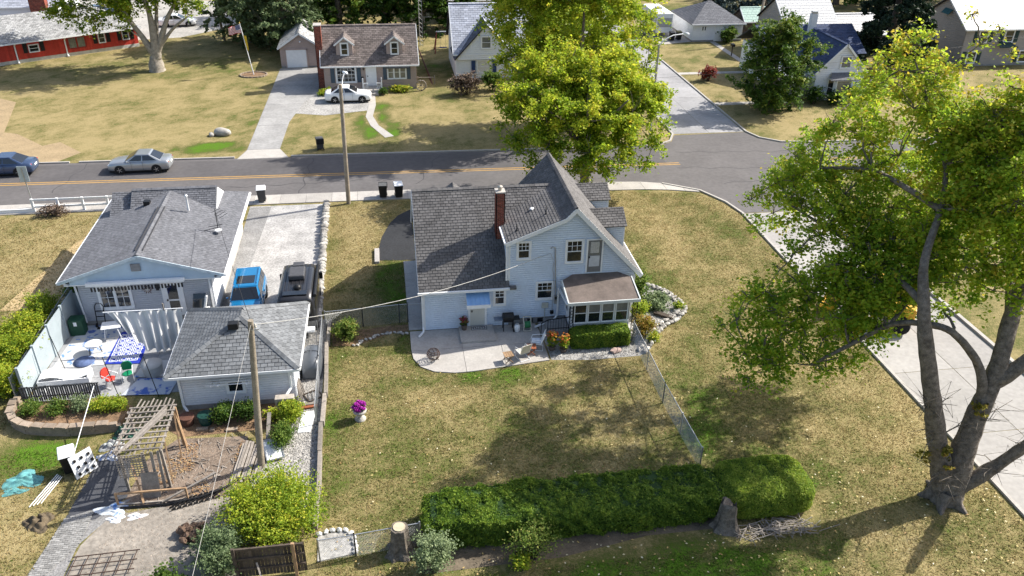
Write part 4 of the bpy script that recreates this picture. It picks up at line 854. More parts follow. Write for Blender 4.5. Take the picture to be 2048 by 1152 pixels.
downspout(L, [(-16.9, 39.6, 2.75), (-16.5, 39.85, 2.55), (-16.42, 39.93, .2)]); downspout(L, [(-9.1, 39.6, 2.75), (-9.8, 39.85, 2.45), (-9.85, 39.93, .2)])
sun = MB()
for k in range(12):
    a = k * math.pi / 6; r_ = .34 if k % 2 == 0 else .27
    sun.add([V(-13.0 + .14 * math.cos(a - .2), 39.94, 1.98 + .14 * math.sin(a - .2)), V(-13.0 + .14 * math.cos(a + .2), 39.94, 1.98 + .14 * math.sin(a + .2)), V(-13.0 + r_ * math.cos(a + .1), 39.93, 1.98 + r_ * math.sin(a + .1))], [(0, 1, 2)])
so_ = thing('sun_ornament', 'rust brown metal sunburst ornament hung on the grey gable wall', 'ornament', (-13.0, 39.9, 1.6), world=True)
sun.build('ray', mat('rust_metal', (.12, .06, .04), .6, .3, 8), so_, fix=False); MB().lathe([(0, -.03), (.13, -.02), (.14, .02)], (-13.0, 39.94, 1.98), 16, 'y').build('face', mat('pale_disc', (.42, .40, .38), .6), so_)
b = MB().box(-12.55, -12.4, 39.84, 39.98, 1.95, 2.25); b.build('wall_lantern', BLACK, L)
an = thing('roof_antenna', 'spindly black aerial standing on the blue grey bungalow roof', 'antenna', (-9.8, 44.0, 3.15), world=True)
b = MB(); b.bar((-9.8, 44, 3.1), (-9.8, 44, 4.6), .035); b.bar((-10.3, 44, 3.55), (-9.5, 43.8, 3.75), .025); b.bar((-10.5, 43.7, 3.45), (-9.8, 44.0, 3.5), .025)
b.build('mast', BLACKM, an); b = MB()
for k in range(4): b.bar((-9.95 + .12 * k, 43.8, 4.5 - .12 * k), (-9.55 + .12 * k, 44.2, 4.55 - .1 * k), .018)
b.build('element', BLACKM, an); MB().lathe([(0, 0), (.16, .04), (.2, .12)], (-9.75, 43.8, 3.3), 12).build('dish', WHITE, an)

# ------------------------------------------------------------------ garage
G_ = thing('hip_roof_garage', 'small grey sided garage with a pyramid shingle roof beside the rear utility pole', 'garage', (-10, 31.85, 0), world=True)
MB().box(-10.0, -4.95, 31.87, 36.9, 0, 2.1).build('wall', SIDINGG, G_)
siding(G_, [(-10.02, 31.85, .28), (-4.93, 31.85, .28), (-4.93, 31.85, 2.08), (-10.02, 31.85, 2.08)], SIDINGG); siding(G_, [(-4.93, 31.85, .28), (-4.93, 36.9, .28), (-4.93, 36.9, 2.08), (-4.93, 31.85, 2.08)], SIDINGW); siding(G_, [(-10.02, 36.9, .28), (-10.02, 31.85, .28), (-10.02, 31.85, 2.08), (-10.02, 36.9, 2.08)], SIDINGG)
MB().box(-10.05, -4.9, 31.83, 36.92, 0, .28).build('foundation', FOUND, G_)
A, B, C_, D_, PK = V(-10.42, 31.4, 2.17), V(-4.58, 31.4, 2.17), V(-4.5, 37.3, 2.17), V(-10.42, 37.3, 2.17), V(-7.25, 33.9, 3.6)
PK2 = V(-7.25, 34.6, 3.6)
shingles(G_, [A, B, PK], SH_GAR, w_=.31, e=.19, parts=150, seed=31); shingles(G_, [B, C_, PK2, PK], SH_GAR, w_=.31, e=.19, parts=90, seed=32); shingles(G_, [C_, D_, PK2], SH_GAR, w_=.31, e=.19, seed=33); shingles(G_, [D_, A, PK, PK2], SH_GAR, w_=.31, e=.19, parts=60, seed=34)
for p, q in ((A, PK), (B, PK), (C_, PK2), (D_, PK2)): ridge_cap(G_, p + V(0, 0, .05), q + V(0, 0, .05), SH_GAR, .17)
for p, q in ((A, B), (B, C_), (C_, D_), (D_, A)): gutter(G_, p + V(0, 0, -.07), q + V(0, 0, -.07))
MB().box(-7.75, -7.3, 33.2, 33.55, 3.32, 3.62).build('roof_vent', BLACK, G_, bevel=.02)
downspout(G_, [(-10.2, 31.5, 2.1), (-9.95, 31.75, 1.85), (-9.95, 31.75, .3), (-9.75, 31.5, .1)]); downspout(G_, [(-4.8, 31.5, 2.1), (-5.1, 31.75, 1.85), (-5.1, 31.75, .9), (-5.3, 31.4, .75)])
window(G_, (-7.55, 31.83, 1.15), (0, -1, 0), .66, .55, trim=.1, hung=False)
b = MB()
for z, y in ((1.62, 31.35), (1.66, 31.5), (1.7, 31.65)): b.bar((-8.75, y, z), (-6.45, y, z), .05, .03)
for x in (-8.5, -8.2, -6.95, -6.65): b.bar((x, 31.83, 1.5), (x, 31.3, 1.58), .05, .07)
b.build('window_trellis', WHITE, G_)

# ------------------------------------------------------------------ houses across the road
def bldg(name, label, x0, x1, y0, y1, eave, axis, ridge, wm, rm, oh=.35, lap=.16, w_=.4, e=.22, cat='house', par=0, base=.2, deck_m=None, hip=0):
    t = thing(name, label, cat, ((x0 + x1) / 2, y0, 0), world=True); xm, ym = (x0 + x1) / 2, (y0 + y1) / 2
    MB().box(x0 + .02, x1 - .02, y0 + .02, y1 - .02, 0, eave).build('wall', wm, t)
    MB().box(x0 - .01, x1 + .01, y0 - .01, y1 + .01, 0, base).build('foundation', FOUND, t)
    if axis == 'x':
        k = (ridge - eave) / (ym - y0); ze = eave - k * oh
        siding(t, [(x0, y0, base), (x1, y0, base), (x1, y0, eave), (x0, y0, eave)], wm, lap); pk_ = eave if hip else ridge - .1; siding(t, [(x0, y1, base), (x0, y0, base), (x0, y0, eave)] + ([] if hip else [(x0, ym, pk_)]) + [(x0, y1, eave)], wm, lap); siding(t, [(x1, y0, base), (x1, y1, base), (x1, y1, eave)] + ([] if hip else [(x1, ym, pk_)]) + [(x1, y0, eave)], wm, lap)
        shingles(t, [(x0 - oh, y0 - oh, ze), (x1 + oh, y0 - oh, ze), (x1 + oh - hip, ym, ridge), (x0 - oh + hip, ym, ridge)], rm, w_, e, parts=par, seed=41); shingles(t, [(x0 - oh + hip, ym, ridge), (x1 + oh - hip, ym, ridge), (x1 + oh, y1 + oh, ze), (x0 - oh, y1 + oh, ze)], rm, w_, e, seed=42)
        if hip: shingles(t, [(x1 + oh, y0 - oh, ze), (x1 + oh, y1 + oh, ze), (x1 + oh - hip, ym, ridge)], rm, w_, e, seed=43); shingles(t, [(x0 - oh, y1 + oh, ze), (x0 - oh, y0 - oh, ze), (x0 - oh + hip, ym, ridge)], rm, w_, e, seed=44)
        ridge_cap(t, (x0 - oh + hip, ym, ridge + .03), (x1 + oh - hip, ym, ridge + .03), rm, .18, .4)
        gutter(t, (x0 - oh, y0 - oh - .05, ze - .06), (x1 + oh, y0 - oh - .05, ze - .06))
        if not hip:
            for x in (x0 - oh, x1 + oh): MB().bar((x, y0 - oh, ze - .07), (x, ym, ridge - .07), .05, .16).build('rake_board', WHITE, t)
    else:
        k = (ridge - eave) / (xm - x0); ze = eave - k * oh
        siding(t, [(x0, y0, base), (x1, y0, base), (x1, y0, eave), (xm, y0, ridge - .1), (x0, y0, eave)], wm, lap); siding(t, [(x0, y1, base), (x0, y0, base), (x0, y0, eave), (x0, y1, eave)], wm, lap); siding(t, [(x1, y0, base), (x1, y1, base), (x1, y1, eave), (x1, y0, eave)], wm, lap)
        shingles(t, [(x0 - oh, y0 - oh, ze), (xm, y0 - oh, ridge), (xm, y1 + oh, ridge), (x0 - oh, y1 + oh, ze)], rm, w_, e, seed=45); shingles(t, [(xm, y0 - oh, ridge), (x1 + oh, y0 - oh, ze), (x1 + oh, y1 + oh, ze), (xm, y1 + oh, ridge)], rm, w_, e, seed=46)
        ridge_cap(t, (xm, y0 - oh, ridge + .03), (xm, y1 + oh, ridge + .03), rm, .18, .4)
        b = MB(); b.bar((x0 - oh, y0 - oh - .02, ze - .08), (xm, y0 - oh - .02, ridge - .08), .05, .18); b.bar((xm, y0 - oh - .02, ridge - .08), (x1 + oh, y0 - oh - .02, ze - .08), .05, .18); b.build('rake_board', WHITE, t)
    return t
SLATE = mat('slate_blue_paint', (.07, .10, .135), .6, .1, 3)
def shutter(t, x, y, z0, z1, w_=.4, m=None):
    b = MB().box(x, x + w_, y - .05, y - .01, z0, z1); z = z0 + .08
    while z < z1 - .1: b.box(x + .05, x + w_ - .05, y - .065, y - .05, z, z + .05); z += .1
    b.build('shutter', m or SLATE, t)
B_ = bldg('dormer_cottage', 'mauve cottage with two roof dormers, a white front door and slate blue shutters', -5.75, 3.2, 82, 89, 2.72, 'x', 5.6, SIDINGB, SH_BROWN, oh=.3, lap=.2)
for xa, xb in ((-4.45, -2.85), (.4, 2.0)):
    xm = (xa + xb) / 2; yb = 84.6
    MB().add([(xa, 82.75, 3.0), (xb, 82.75, 3.0), (xb, 82.75, 4.4), (xm, 82.75, 5.0), (xa, 82.75, 4.4), (xa, yb, 3.0), (xb, yb, 3.0), (xb, yb, 4.4), (xm, yb, 5.0), (xa, yb, 4.4)], [(0, 1, 2, 3, 4), (1, 6, 7, 2), (0, 4, 9, 5)]).build('dormer', SIDINGB, B_)
    siding(B_, [(xa, 82.74, 3.05), (xb, 82.74, 3.05), (xb, 82.74, 4.4), (xm, 82.74, 4.98), (xa, 82.74, 4.4)], SIDINGB, .2, name='dormer_siding')
    shingles(B_, [(xa - .18, 82.5, 4.36), (xm, 82.5, 5.1), (xm, 85.2, 5.1), (xa - .18, 85.2, 4.36)], SH_BROWN, .4, .22, deck=.06, seed=51); shingles(B_, [(xm, 82.5, 5.1), (xb + .18, 82.5, 4.36), (xb + .18, 85.2, 4.36), (xm, 85.2, 5.1)], SH_BROWN, .4, .22, deck=.06, seed=52)
    b = MB(); b.bar((xa - .18, 82.48, 4.28), (xm, 82.48, 5.03), .05, .14); b.bar((xm, 82.48, 5.03), (xb + .18, 82.48, 4.28), .05, .14); b.build('rake_board', WHITE, B_)
    window(B_, (xm, 82.7, 3.88), (0, -1, 0), .6, 1.05, trim=.12)
window(B_, (-3.65, 81.97, 1.62), (0, -1, 0), 1.75, 1.45, trim=.14, cols=5, rows=4, hung=False); shutter(B_, -5.15, 81.97, .8, 2.45); shutter(B_, -2.6, 81.97, .8, 2.45)
door(B_, (-1.22, 81.97, .42), (0, -1, 0), .92, 2.0, WHITE, trim=.06)
window(B_, (1.3, 81.97, 1.72), (0, -1, 0), 1.7, 1.2, trim=.1, split=3, gm=GLASSL); shutter(B_, -.05, 81.97, 1.0, 2.45, .35); shutter(B_, 2.3, 81.97, 1.0, 2.45, .35)
MB().slab([(0.1, 81.5, 2.25), (2.5, 81.5, 2.25), (2.5, 81.95, 2.55), (.1, 81.95, 2.55)], V(0, 0, 1), .06).build('window_hood', mat('dark_canvas', (.06, .065, .07), .8), B_)
brick_stack(B_, -6.45, -5.8, 83.2, 84.3, 0, 6.0, .24, .09); MB().box(-6.5, -5.75, 83.15, 84.35, 6.0, 6.08).build('chimney_cap', CONC, B_)
MB().box(-2.1, -.2, 80.4, 81.98, 0, .4).build('porch', CONC, B_); MB().box(-1.8, -.6, 80.0, 80.4, 0, .2).build('step', CONC, B_)
for x in (-2.05, -.25):
    b = MB()
    for k in range(7): b.bar((x, 80.5 + k * .22, .4), (x, 80.5 + k * .22, 1.15), .05 if k else .1)
    b.bar((x, 80.5, 1.15), (x, 81.9, 1.15), .07); b.bar((x, 80.5, .5), (x, 81.9, .5), .05)
    s = 1 if x < -1 else -1
    for k in range(3): b.bar((x + s * (.1 + .17 * k), 80.48, .4), (x + s * (.1 + .17 * k), 80.48, 1.1), .045)
    b.bar((x, 80.48, 1.1), (x + s * .5, 80.48, 1.1), .06); b.bar((x, 80.48, .4), (x, 80.48, 1.6), .1); b.build('railing', WHITE, B_)
MB().box(-2.2, -1.98, 81.9, 82, 1.2, 1.35).build('mailbox', BLACK, B_); MB().box(-2.0, -1.9, 81.85, 82, 2.0, 2.35).build('porch_lamp', BLACK, B_)
G2 = bldg('mauve_garage', 'mauve detached garage with one wide white door at the end of the driveway', -10.75, -6.5, 91, 97.5, 2.3, 'y', 3.7, SIDINGB, SH_PALE, oh=.25, cat='garage', lap=.2)
gd = MB().box(-10.15, -8.05, 90.9, 90.99, .03, 1.9).build('garage_door', WHITE, G2)
for k in range(4): MB().box(-10.1, -8.1, 90.885, 90.9, .08 + k * .46, .46 + k * .46).build('door_panel', WHITE, gd)
b = MB(); b.box(-10.27, -10.15, 90.87, 91, 0, 2.0); b.box(-8.05, -7.93, 90.87, 91, 0, 2.0); b.box(-10.27, -7.93, 90.87, 91, 1.9, 2.02); b.build('door_frame', SIDINGB, G2); MB().lathe([(0, -.15), (.08, -.1), (.09, 0)], (-8.6, 90.9, 2.75), 8, 'y').build('floodlight', WHITE, G2)
# white cape behind the yellowing maple
W3 = bldg('white_cape_house', 'white house with a pale grey roof and navy shutters behind bare branches', 7.4, 15.5, 84.6, 93, 3.0, 'x', 6.9, SIDINGW, SH_LIGHT, oh=.3, w_=.5, e=.26, lap=.2)
MB().add([(8.0, 84.3, 2.9), (13.0, 84.3, 2.9), (10.5, 84.3, 5.6), (10.5, 88, 5.6), (8, 86, 2.9), (13, 86, 2.9)], [(0, 1, 2)]).build('gable_front', SIDINGW, W3, fix=False)
siding(W3, [(7.6, 84.25, 2.2), (13.4, 84.25, 2.2), (13.4, 84.25, 2.5), (10.5, 84.25, 5.55), (7.6, 84.25, 2.5)], SIDINGW, .2)
shingles(W3, [(7.2, 84, 2.25), (10.5, 84, 5.75), (10.5, 89, 5.75), (7.2, 89, 2.25)], mat('shaded_slope_shingle', (.075, .085, .11), .9, .15, 1, tint=.3), .4, .24, seed=61); shingles(W3, [(10.5, 84, 5.75), (13.8, 84, 2.25), (13.8, 89, 2.25), (10.5, 89, 5.75)], SH_LIGHT, .4, .24, seed=62)  # slope turned from the sun: shade put into its shingle colour
window(W3, (10.5, 84.2, 3.9), (0, -1, 0), .9, 1.1, trim=.12, gm=GLASSL); window(W3, (10.3, 84.55, 1.35), (0, -1, 0), 1.3, 1.2, trim=.12, gm=CURT); NAVY = mat('navy_paint', (.03, .06, .16), .6)
shutter(W3, 9.0, 84.52, .7, 2.0, .4, NAVY); shutter(W3, 11.2, 84.52, .7, 2.0, .4, NAVY)
# red ranch, turned to its own street line
RA = math.atan2(101.2 - 94.12, -27.91 + 39.41)
RR_ = thing('red_ranch_house', 'long red board ranch house with black shutters and a pale grey roof', 'house', (-27.8, 102.0, 0), RA)
RL = 26.
MB().box(-RL, 0, .02, 8, 0, 2.4).build('wall', REDWOOD, RR_)
bb = 0
for k in range(int(RL / .28)):
    x = -RL + k * .28; MB().box(x + .008, x + .272, -.018, .01, .35, 2.4, random.random()).build('board', REDWOOD, RR_, fix=False)
MB().box(-RL - .02, .02, -.04, 8, 0, .35).build('foundation', mat('whitewashed_block', (.50, .48, .44), .9, .2, 2), RR_)
kz = (4.25 - 2.25) / 4.6
shingles(RR_, [(-RL - .3, -.6, 2.25), (.4, -.6, 2.25), (-3.2, 4.0, 4.25), (-RL - .3, 4.0, 4.25)], SH_PALE, .36, .2, seed=71); shingles(RR_, [(-RL - .3, 4.0, 4.25), (-3.2, 4.0, 4.25), (.4, 8.6, 2.25), (-RL - .3, 8.6, 2.25)], SH_PALE, .36, .2, seed=72); shingles(RR_, [(.4, -.6, 2.25), (.4, 8.6, 2.25), (-3.2, 4.0, 4.25)], SH_PALE, .36, .2, seed=73)
gutter(RR_, (-RL - .3, -.66, 2.18), (.4, -.66, 2.18)); MB().box(-RL, .1, -.58, -.02, 2.14, 2.2).build('soffit', REDDARK, RR_)
for x in (-7.75, -12.7): downspout(RR_, [(x, -.62, 2.12), (x, -.12, 1.85), (x, -.1, .2), (x, -.5, .08)], r=.06)
for x, wd, sh in ((-1.3, .62, 1), (-3.9, .62, 1), (-10.9, .9, 1), (-16.5, .9, 1)):
    window(RR_, (x, -.02, 1.5 if wd < .7 else 1.35), (0, -1, 0), wd, 1.0 if wd < .7 else .7, trim=.08, rows=1); shutter(RR_, x - wd / 2 - .6, -.02, .95, 2.0, .42, BLACK); shutter(RR_, x + wd / 2 + .18, -.02, .95, 2.0, .42, BLACK)
window(RR_, (-6.55, -.02, 1.35), (0, -1, 0), 1.7, 1.1, trim=.08, split=2, hung=False, gm=GLASSL, fm=REDDARK)
# white hip roofed garage beyond
HG = bldg('white_hip_garage', 'white garage with a shallow hipped grey roof at the far end of the lawn', 37.9, 44.3, 98.8, 106.5, 2.3, 'x', 4.1, SIDINGW, SH_BLUE, oh=.3, cat='garage', hip=3.2, w_=.5, e=.3, lap=.22)
for x in (39.3, 43.0): window(HG, (x, 98.77, 1.6), (0, -1, 0), .5, .5, trim=.06, hung=False, split=2)
door(HG, (41.2, 98.77, .05), (0, -1, 0), .85, 2.0, WHITE, trim=.07)
# white gabled house with navy roof
W2 = bldg('navy_roof_house', 'white gabled house with a navy roof and a bay window between clipped shrubs', 41.6, 46.6, 74.2, 82.5, 3.0, 'y', 5.55, SIDINGW, SH_NAVY, oh=.25, w_=.45, e=.25, lap=.2)
shingles(W2, [(39.0, 80, 3.0), (50, 80, 3.0), (50, 84, 5.2), (39, 84, 5.2)], SH_NAVY, .45, .25, seed=81); MB().box(39.3, 49.7, 80.3, 87, 0, 3.0).build('wall', SIDINGW, W2); shingles(W2, [(39, 84, 5.2), (50, 84, 5.2), (50, 88, 3.0), (39, 88, 3.0)], SH_NAVY, .45, .25, seed=82)
MB().box(43.6, 44.2, 80.8, 81.4, 4.6, 6.9).build('chimney', mat('white_block', (.62, .63, .65), .8, .1, 4), W2); MB().box(43.65, 44.15, 80.85, 81.35, 6.9, 7.15).build('chimney_cap', GALV, W2)
window(W2, (44.4, 74.15, 3.75), (0, -1, 0), .95, 1.05, trim=.1, gm=GLASSL)
bayw = MB().add([(42.9, 74.2, .1), (43.3, 73.4, .1), (45.1, 73.4, .1), (45.5, 74.2, .1), (42.9, 74.2, 2.25), (43.3, 73.4, 2.25), (45.1, 73.4, 2.25), (45.5, 74.2, 2.25)], [(0, 1, 5, 4), (1, 2, 6, 5), (2, 3, 7, 6), (4, 5, 6, 7)]).build('bay', SIDINGW, W2)
window(W2, (44.2, 73.38, 1.4), (0, -1, 0), 1.5, 1.5, trim=.08, hung=False, gm=GLASSL); fr_n = Vector((43.3 - 42.9, 73.4 - 74.2, 0)).cross(Vector((0, 0, 1))); window(W2, (43.08, 73.78, 1.4), (-fr_n.x if fr_n.y > 0 else fr_n.x, -abs(fr_n.y), 0), .6, 1.5, trim=.06)
MB().slab([(42.6, 73.1, 2.3), (45.8, 73.1, 2.3), (45.3, 74.15, 2.75), (43.1, 74.15, 2.75)], V(0, 0, 1), .07).build('bay_roof', SH_BLUE, W2)
MB().slab([(38.6, 74.8, 2.1), (41.6, 74.8, 2.1), (41.6, 79, 2.7), (38.6, 79, 2.7)], V(0, 0, 1), .12).build('porch_roof', SH_LIGHT, W2); MB().box(38.9, 41.6, 75.2, 79, 0, 2.2).build('wall', SIDINGT, W2)
M2 = bldg('metal_roof_house', 'pale house with a ribbed white metal roof behind the navy roof', 45.5, 51.5, 89.5, 97, 3.6, 'x', 6.3, SIDINGT, METALROOF, oh=.3, w_=.55, e=.4, lap=.3)
M3 = bldg('low_metal_shed', 'low pale annexe with a light metal roof beside the dark conifer', 52.5, 58.5, 90.5, 95.5, 2.6, 'x', 4.4, SIDINGT, METALROOF, oh=.2, w_=.55, e=.4, lap=.3, cat='shed')
# taupe two storey house, upper right
T2 = bldg('taupe_two_storey_house', 'taupe two storey house with a bright white roof and dark green shutters', 64.6, 79, 85, 93, 4.4, 'x', 6.9, SIDINGT, METALROOF, oh=.4, w_=.6, e=.4, lap=.22)
DG = mat('dark_green_paint', (.02, .05, .05), .6)
for x, z in ((66.8, 3.3), (70.0, 3.3), (74.4, 3.3), (66.0, 1.0), (72.5, 1.0)):
    window(T2, (x, 84.97, z), (0, -1, 0), 1.0, 1.2, trim=.1); shutter(T2, x - 1.15, 84.97, z - .65, z + .65, .45, DG); shutter(T2, x + .7, 84.97, z - .65, z + .65, .45, DG)
MB().slab([(64.1, 88.2, 5.1), (64.1, 89.6, 5.1), (64.55, 89.6, 5.6), (64.55, 88.2, 5.6)], V(0, 0, 1), .05).build('side_awning', mat('teal_canvas', (.03, .10, .10), .7), T2)
MB().slab([(68.5, 84, 2.3), (70.8, 84, 2.3), (70.3, 85, 2.7), (69, 85, 2.7)], V(0, 0, 1), .08).build('porch_hood', DG, T2)
# pale house with brick chimney at the far left
W4 = bldg('pale_house', 'pale house with a broad red brick chimney behind the red ranch', -47, -38.5, 110, 118, 3.2, 'x', 5.4, SIDINGW, SH_LIGHT, oh=.3, w_=.5, e=.3, lap=.2)
brick_stack(W4, -41.2, -39.4, 108.9, 109.95, 0, 6.2, .3, .12)
W5 = bldg('long_white_house', 'long white house with a grey roof beyond the gravel yard', -34, -22, 132, 140, 3.0, 'x', 5.2, SIDINGW, SH_LIGHT, oh=.3, w_=.6, e=.35, lap=.25)
W6 = bldg('tan_house', 'small tan house half hidden between the dark trees', 7.5, 14.5, 112, 119, 3.0, 'x', 5.2, SIDINGT, SH_LIGHT, oh=.3, w_=.6, e=.35, lap=.25)
GS = bldg('green_roof_shed', 'little brown shed with a pale green roof beside a leaning pole', 45.4, 49.0, 100.5, 104, 2.2, 'x', 3.4, TIMBERD, mat('pale_green_metal', (.33, .46, .40), .5, .1, 2), oh=.3, w_=.5, e=.4, cat='shed', lap=.2)

# ================================================================== VEHICLES
def loft(mb, st, L, prof, tint=.5):
    """skin rings along x; st rows: (x fraction, half width, z bottom, z top)"""
    rings = []
    for fx, hw, zb, zt in st:
        r_ = [(hw * a, zb + (zt - zb) * c) for a, c in prof]; rings.append([(fx * L, y, z) for y, z in r_] + [(fx * L, -y, z) for y, z in r_[::-1]])
    n = len(rings[0]); vs = [p for r_ in rings for p in r_]
    fs = [(i * n + k, i * n + (k + 1) % n, (i + 1) * n + (k + 1) % n, (i + 1) * n + k) for i in range(len(rings) - 1) for k in range(n)]
    mb.add(vs, fs + [tuple(range(n))[::-1], tuple(range(len(vs) - n, len(vs)))], tint, True)
CARP = [(0, 0), (.86, 0), (.97, .12), (1, .42), (.985, .72), (.93, .93), (.78, 1.0), (0, 1.02)]
CHROME = mat('chrome', (.6, .6, .62), .15, .02, 3, metal=1.)
LAMPW = mat('lamp_lens', (.7, .7, .72), .1, .05, 10, spec=.8); LAMPR = mat('tail_lens', (.35, .012, .01), .15, .1, 10, spec=.8)
AUTOGLASS = mat('car_glass', (.012, .014, .017), .05, .2, 3, spec=1.0)
def wheel(t, x, y, r_=.32, wd=.2):
    w0 = thing_part('wheel', t, (x, y, r_)); s = 1 if y > 0 else -1
    MB().lathe([(r_ * .62, -wd / 2), (r_ * .95, -wd / 2), (r_, -wd * .35), (r_, wd * .35), (r_ * .95, wd / 2), (r_ * .62, wd / 2)], (0, 0, 0), 20, 'y').build('tyre', RUBBER, w0)
    b = MB(); yo = s * wd * .36; b.lathe([(r_ * .64, yo - .02), (r_ * .64, yo + .02 * s), (r_ * .55, yo)], (0, 0, 0), 20, 'y'); b.lathe([(0, yo + .03 * s), (r_ * .14, yo + .03 * s), (r_ * .14, yo - .02)], (0, 0, 0), 10, 'y')
    for k in range(5): a = k * 2 * math.pi / 5; b.bar((0, yo, 0), (r_ * .6 * math.cos(a), yo, r_ * .6 * math.sin(a)), .075, .03)
    b.build('rim', ALLOY, w0)
    MB().lathe([(0, yo - .05 * s), (r_ * .62, yo - .05 * s)], (0, 0, 0), 16, 'y').build('brake_disc', BLACK, w0, fix=False)
    return w0
def thing_part(name, parent, loc):
    me = bpy.data.meshes.new(name); b = MB().box(-.05, .05, -.07, .07, -.05, .05); me = b.mesh(name); me.materials.append(BLACK)
    o = bpy.data.objects.new(name, me); link(o, parent); o.location = loc; return o
def quadpt(q, u, v):
    a, b, c, d = q; return (a.lerp(b, u)).lerp(d.lerp(c, u), v)
def inset(q, u0, u1, v0, v1, out):
    n = (q[1] - q[0]).cross(q[3] - q[0]).normalized(); return [quadpt(q, u, v) + n * out for u, v in ((u0, v0), (u1, v0), (u1, v1), (u0, v1))], n
def car(name, label, paint, loc, rz, L=4.5, Wd=1.78, Hh=1.43, kind='sedan', group=None):
    t = thing(name, label, 'car', loc, rz, group); h = Wd / 2
    if kind == 'sedan':
        st = [(-.5, h * .84, .36, .76), (-.488, h * .92, .27, .9), (-.45, h * .96, .22, .96), (-.36, h, .2, .985), (-.2, h, .19, .96), (0, h, .19, .945), (.16, h, .19, .945), (.26, h * .99, .19, .92), (.38, h * .97, .2, .85), (.45, h * .92, .22, .77), (.488, h * .8, .26, .68), (.5, h * .68, .34, .58)]
        base, roof, zb = (-.385, .215), (-.2, .025), .93
    else:
        st = [(-.5, h * .9, .4, .9), (-.49, h * .96, .3, 1.0), (-.44, h, .25, 1.05), (-.2, h, .24, 1.03), (.1, h, .24, 1.02), (.24, h * .99, .24, 1.0), (.4, h * .97, .25, .94), (.47, h * .93, .28, .86), (.492, h * .86, .33, .76), (.5, h * .76, .4, .66)]
        base, roof, zb = (-.49, .25), (-.455, .10), 1.0
    b = MB(); loft(b, st, L, CARP); b.build('body', paint, t)
    wb, wr = h * .93, h * .73; z1 = Hh - .03
    B4 = [V(base[0] * L, -wb, zb), V(base[1] * L, -wb, zb), V(base[1] * L, wb, zb), V(base[0] * L, wb, zb)]; R4 = [V(roof[0] * L, -wr, z1), V(roof[1] * L, -wr, z1), V(roof[1] * L, wr, z1), V(roof[0] * L, wr, z1)]
    c = MB().add([*B4, *R4], [(4, 5, 6, 7), (0, 1, 5, 4), (1, 2, 6, 5), (2, 3, 7, 6), (3, 0, 4, 7)]); cab = c.build('cabin', paint, t, bevel=.09)
    def glass(nm, q, u0, u1, v0, v1):
        p, n = inset(q, u0, u1, v0, v1, .012); MB().slab(p, n, .01).build(nm, AUTOGLASS, t)
    glass('windscreen', [B4[1], B4[2], R4[2], R4[1]], .05, .95, .1, .93); glass('rear_window', [B4[3], B4[0], R4[0], R4[3]], .07, .93, .14, .92)
    for q, f in (([B4[0], B4[1], R4[1], R4[0]], 0), ([B4[2], B4[3], R4[3], R4[2]], 1)):
        us = ((.1, .50), (.54, .9)) if kind == 'sedan' else ((.05, .28), (.31, .58), (.61, .93))
        for u0, u1 in us: glass('side_window', q, (1 - u1) if f else u0, (1 - u0) if f else u1, .12, .88)
    rp = [p.lerp(sum(R4, V(0, 0, 0)) / 4, .1) + V(0, 0, .035) for p in R4]
    MB().add([*R4, *rp], [(4, 5, 6, 7), (0, 1, 5, 4), (1, 2, 6, 5), (2, 3, 7, 6), (3, 0, 4, 7)]).build('roof', paint, t, bevel=.02)
    for x in (-.285 * L, .3 * L):
        for y in (-h + .1, h - .1):
            MB().lathe([(.37, -.105), (.37, .105)], (x, y * 1.005, .33), 20, 'y').build('wheel_arch', BLACK, t); wheel(t, x, y * 1.03)
    for s in (-1, 1):
        MB().rock((.468 * L, s * h * .66, .66 if kind == 'sedan' else .78), (.12, .16, .075)).build('headlight', LAMPW, t, smooth=True); MB().rock((-.482 * L, s * h * .72, .83 if kind == 'sedan' else .95), (.06, .16, .085)).build('tail_light', LAMPR, t, smooth=True)
        MB().rock((.155 * L, s * (h + .07), zb + .06), (.06, .1, .06)).build('wing_mirror', paint, t, smooth=True)
        for xx in (-.08, .1): MB().box(xx * L, xx * L + .012, s * h * .985 - .02, s * h * .985 + .02, .3, .9).build('door_gap', BLACK, t); 
        for xx in (-.13, .055): MB().box(xx * L, xx * L + .17, s * h - .015, s * h + .015, .78, .81).build('door_handle', paint, t)
    MB().box(-.506 * L, -.498 * L, -.24, .24, .6, .73).build('number_plate', WHITE, t); MB().box(.47 * L, .503 * L, -.35, .35, .4, .56).build('grille', BLACK, t)
    MB().box(-.47 * L, .47 * L, -h * .9, h * .9, .15, .24).build('underbody', BLACK, t)
    return t
P_SIL = mat('silver_paint', (.38, .40, .42), .28, .03, 1, metal=.55, coat=.6); P_BLU = mat('slate_blue_car_paint', (.055, .085, .16), .25, .03, 1, metal=.4, coat=.8)
P_WHT = mat('white_car_paint', (.72, .73, .74), .3, .02, 1, coat=.7); P_AZU = mat('azure_paint', (.012, .17, .38), .25, .03, 1, metal=.2, coat=.8); P_BLK = mat('graphite_paint', (.032, .032, .036), .35, .1, 1, metal=.3, coat=.5)
car('silver_sedan', 'silver sedan driving along the far lane of the road', P_SIL, (-18.7, 62.55, .012), math.pi, 4.5)
car('blue_sedan', 'dark blue sedan driving ahead of the silver sedan by the road sign', P_BLU, (-28.6, 62.9, .012), math.pi + .02, 4.6)
car('white_sedan', 'white sedan parked on gravel before the mauve cottage', P_WHT, (-3.45, 78.6, .02), -.02, 4.35, 1.75, 1.42)
sv = car('azure_hatchback', 'bright blue boxy hatchback with a sunroof beside the bungalow', P_AZU, (-8.15, 40.75, .02), -math.pi / 2 + .03, 4.0, 1.78, 1.6, 'suv')
MB().box(-.75, .12, -.47, .47, 1.607, 1.618).build('sunroof', AUTOGLASS, sv); 
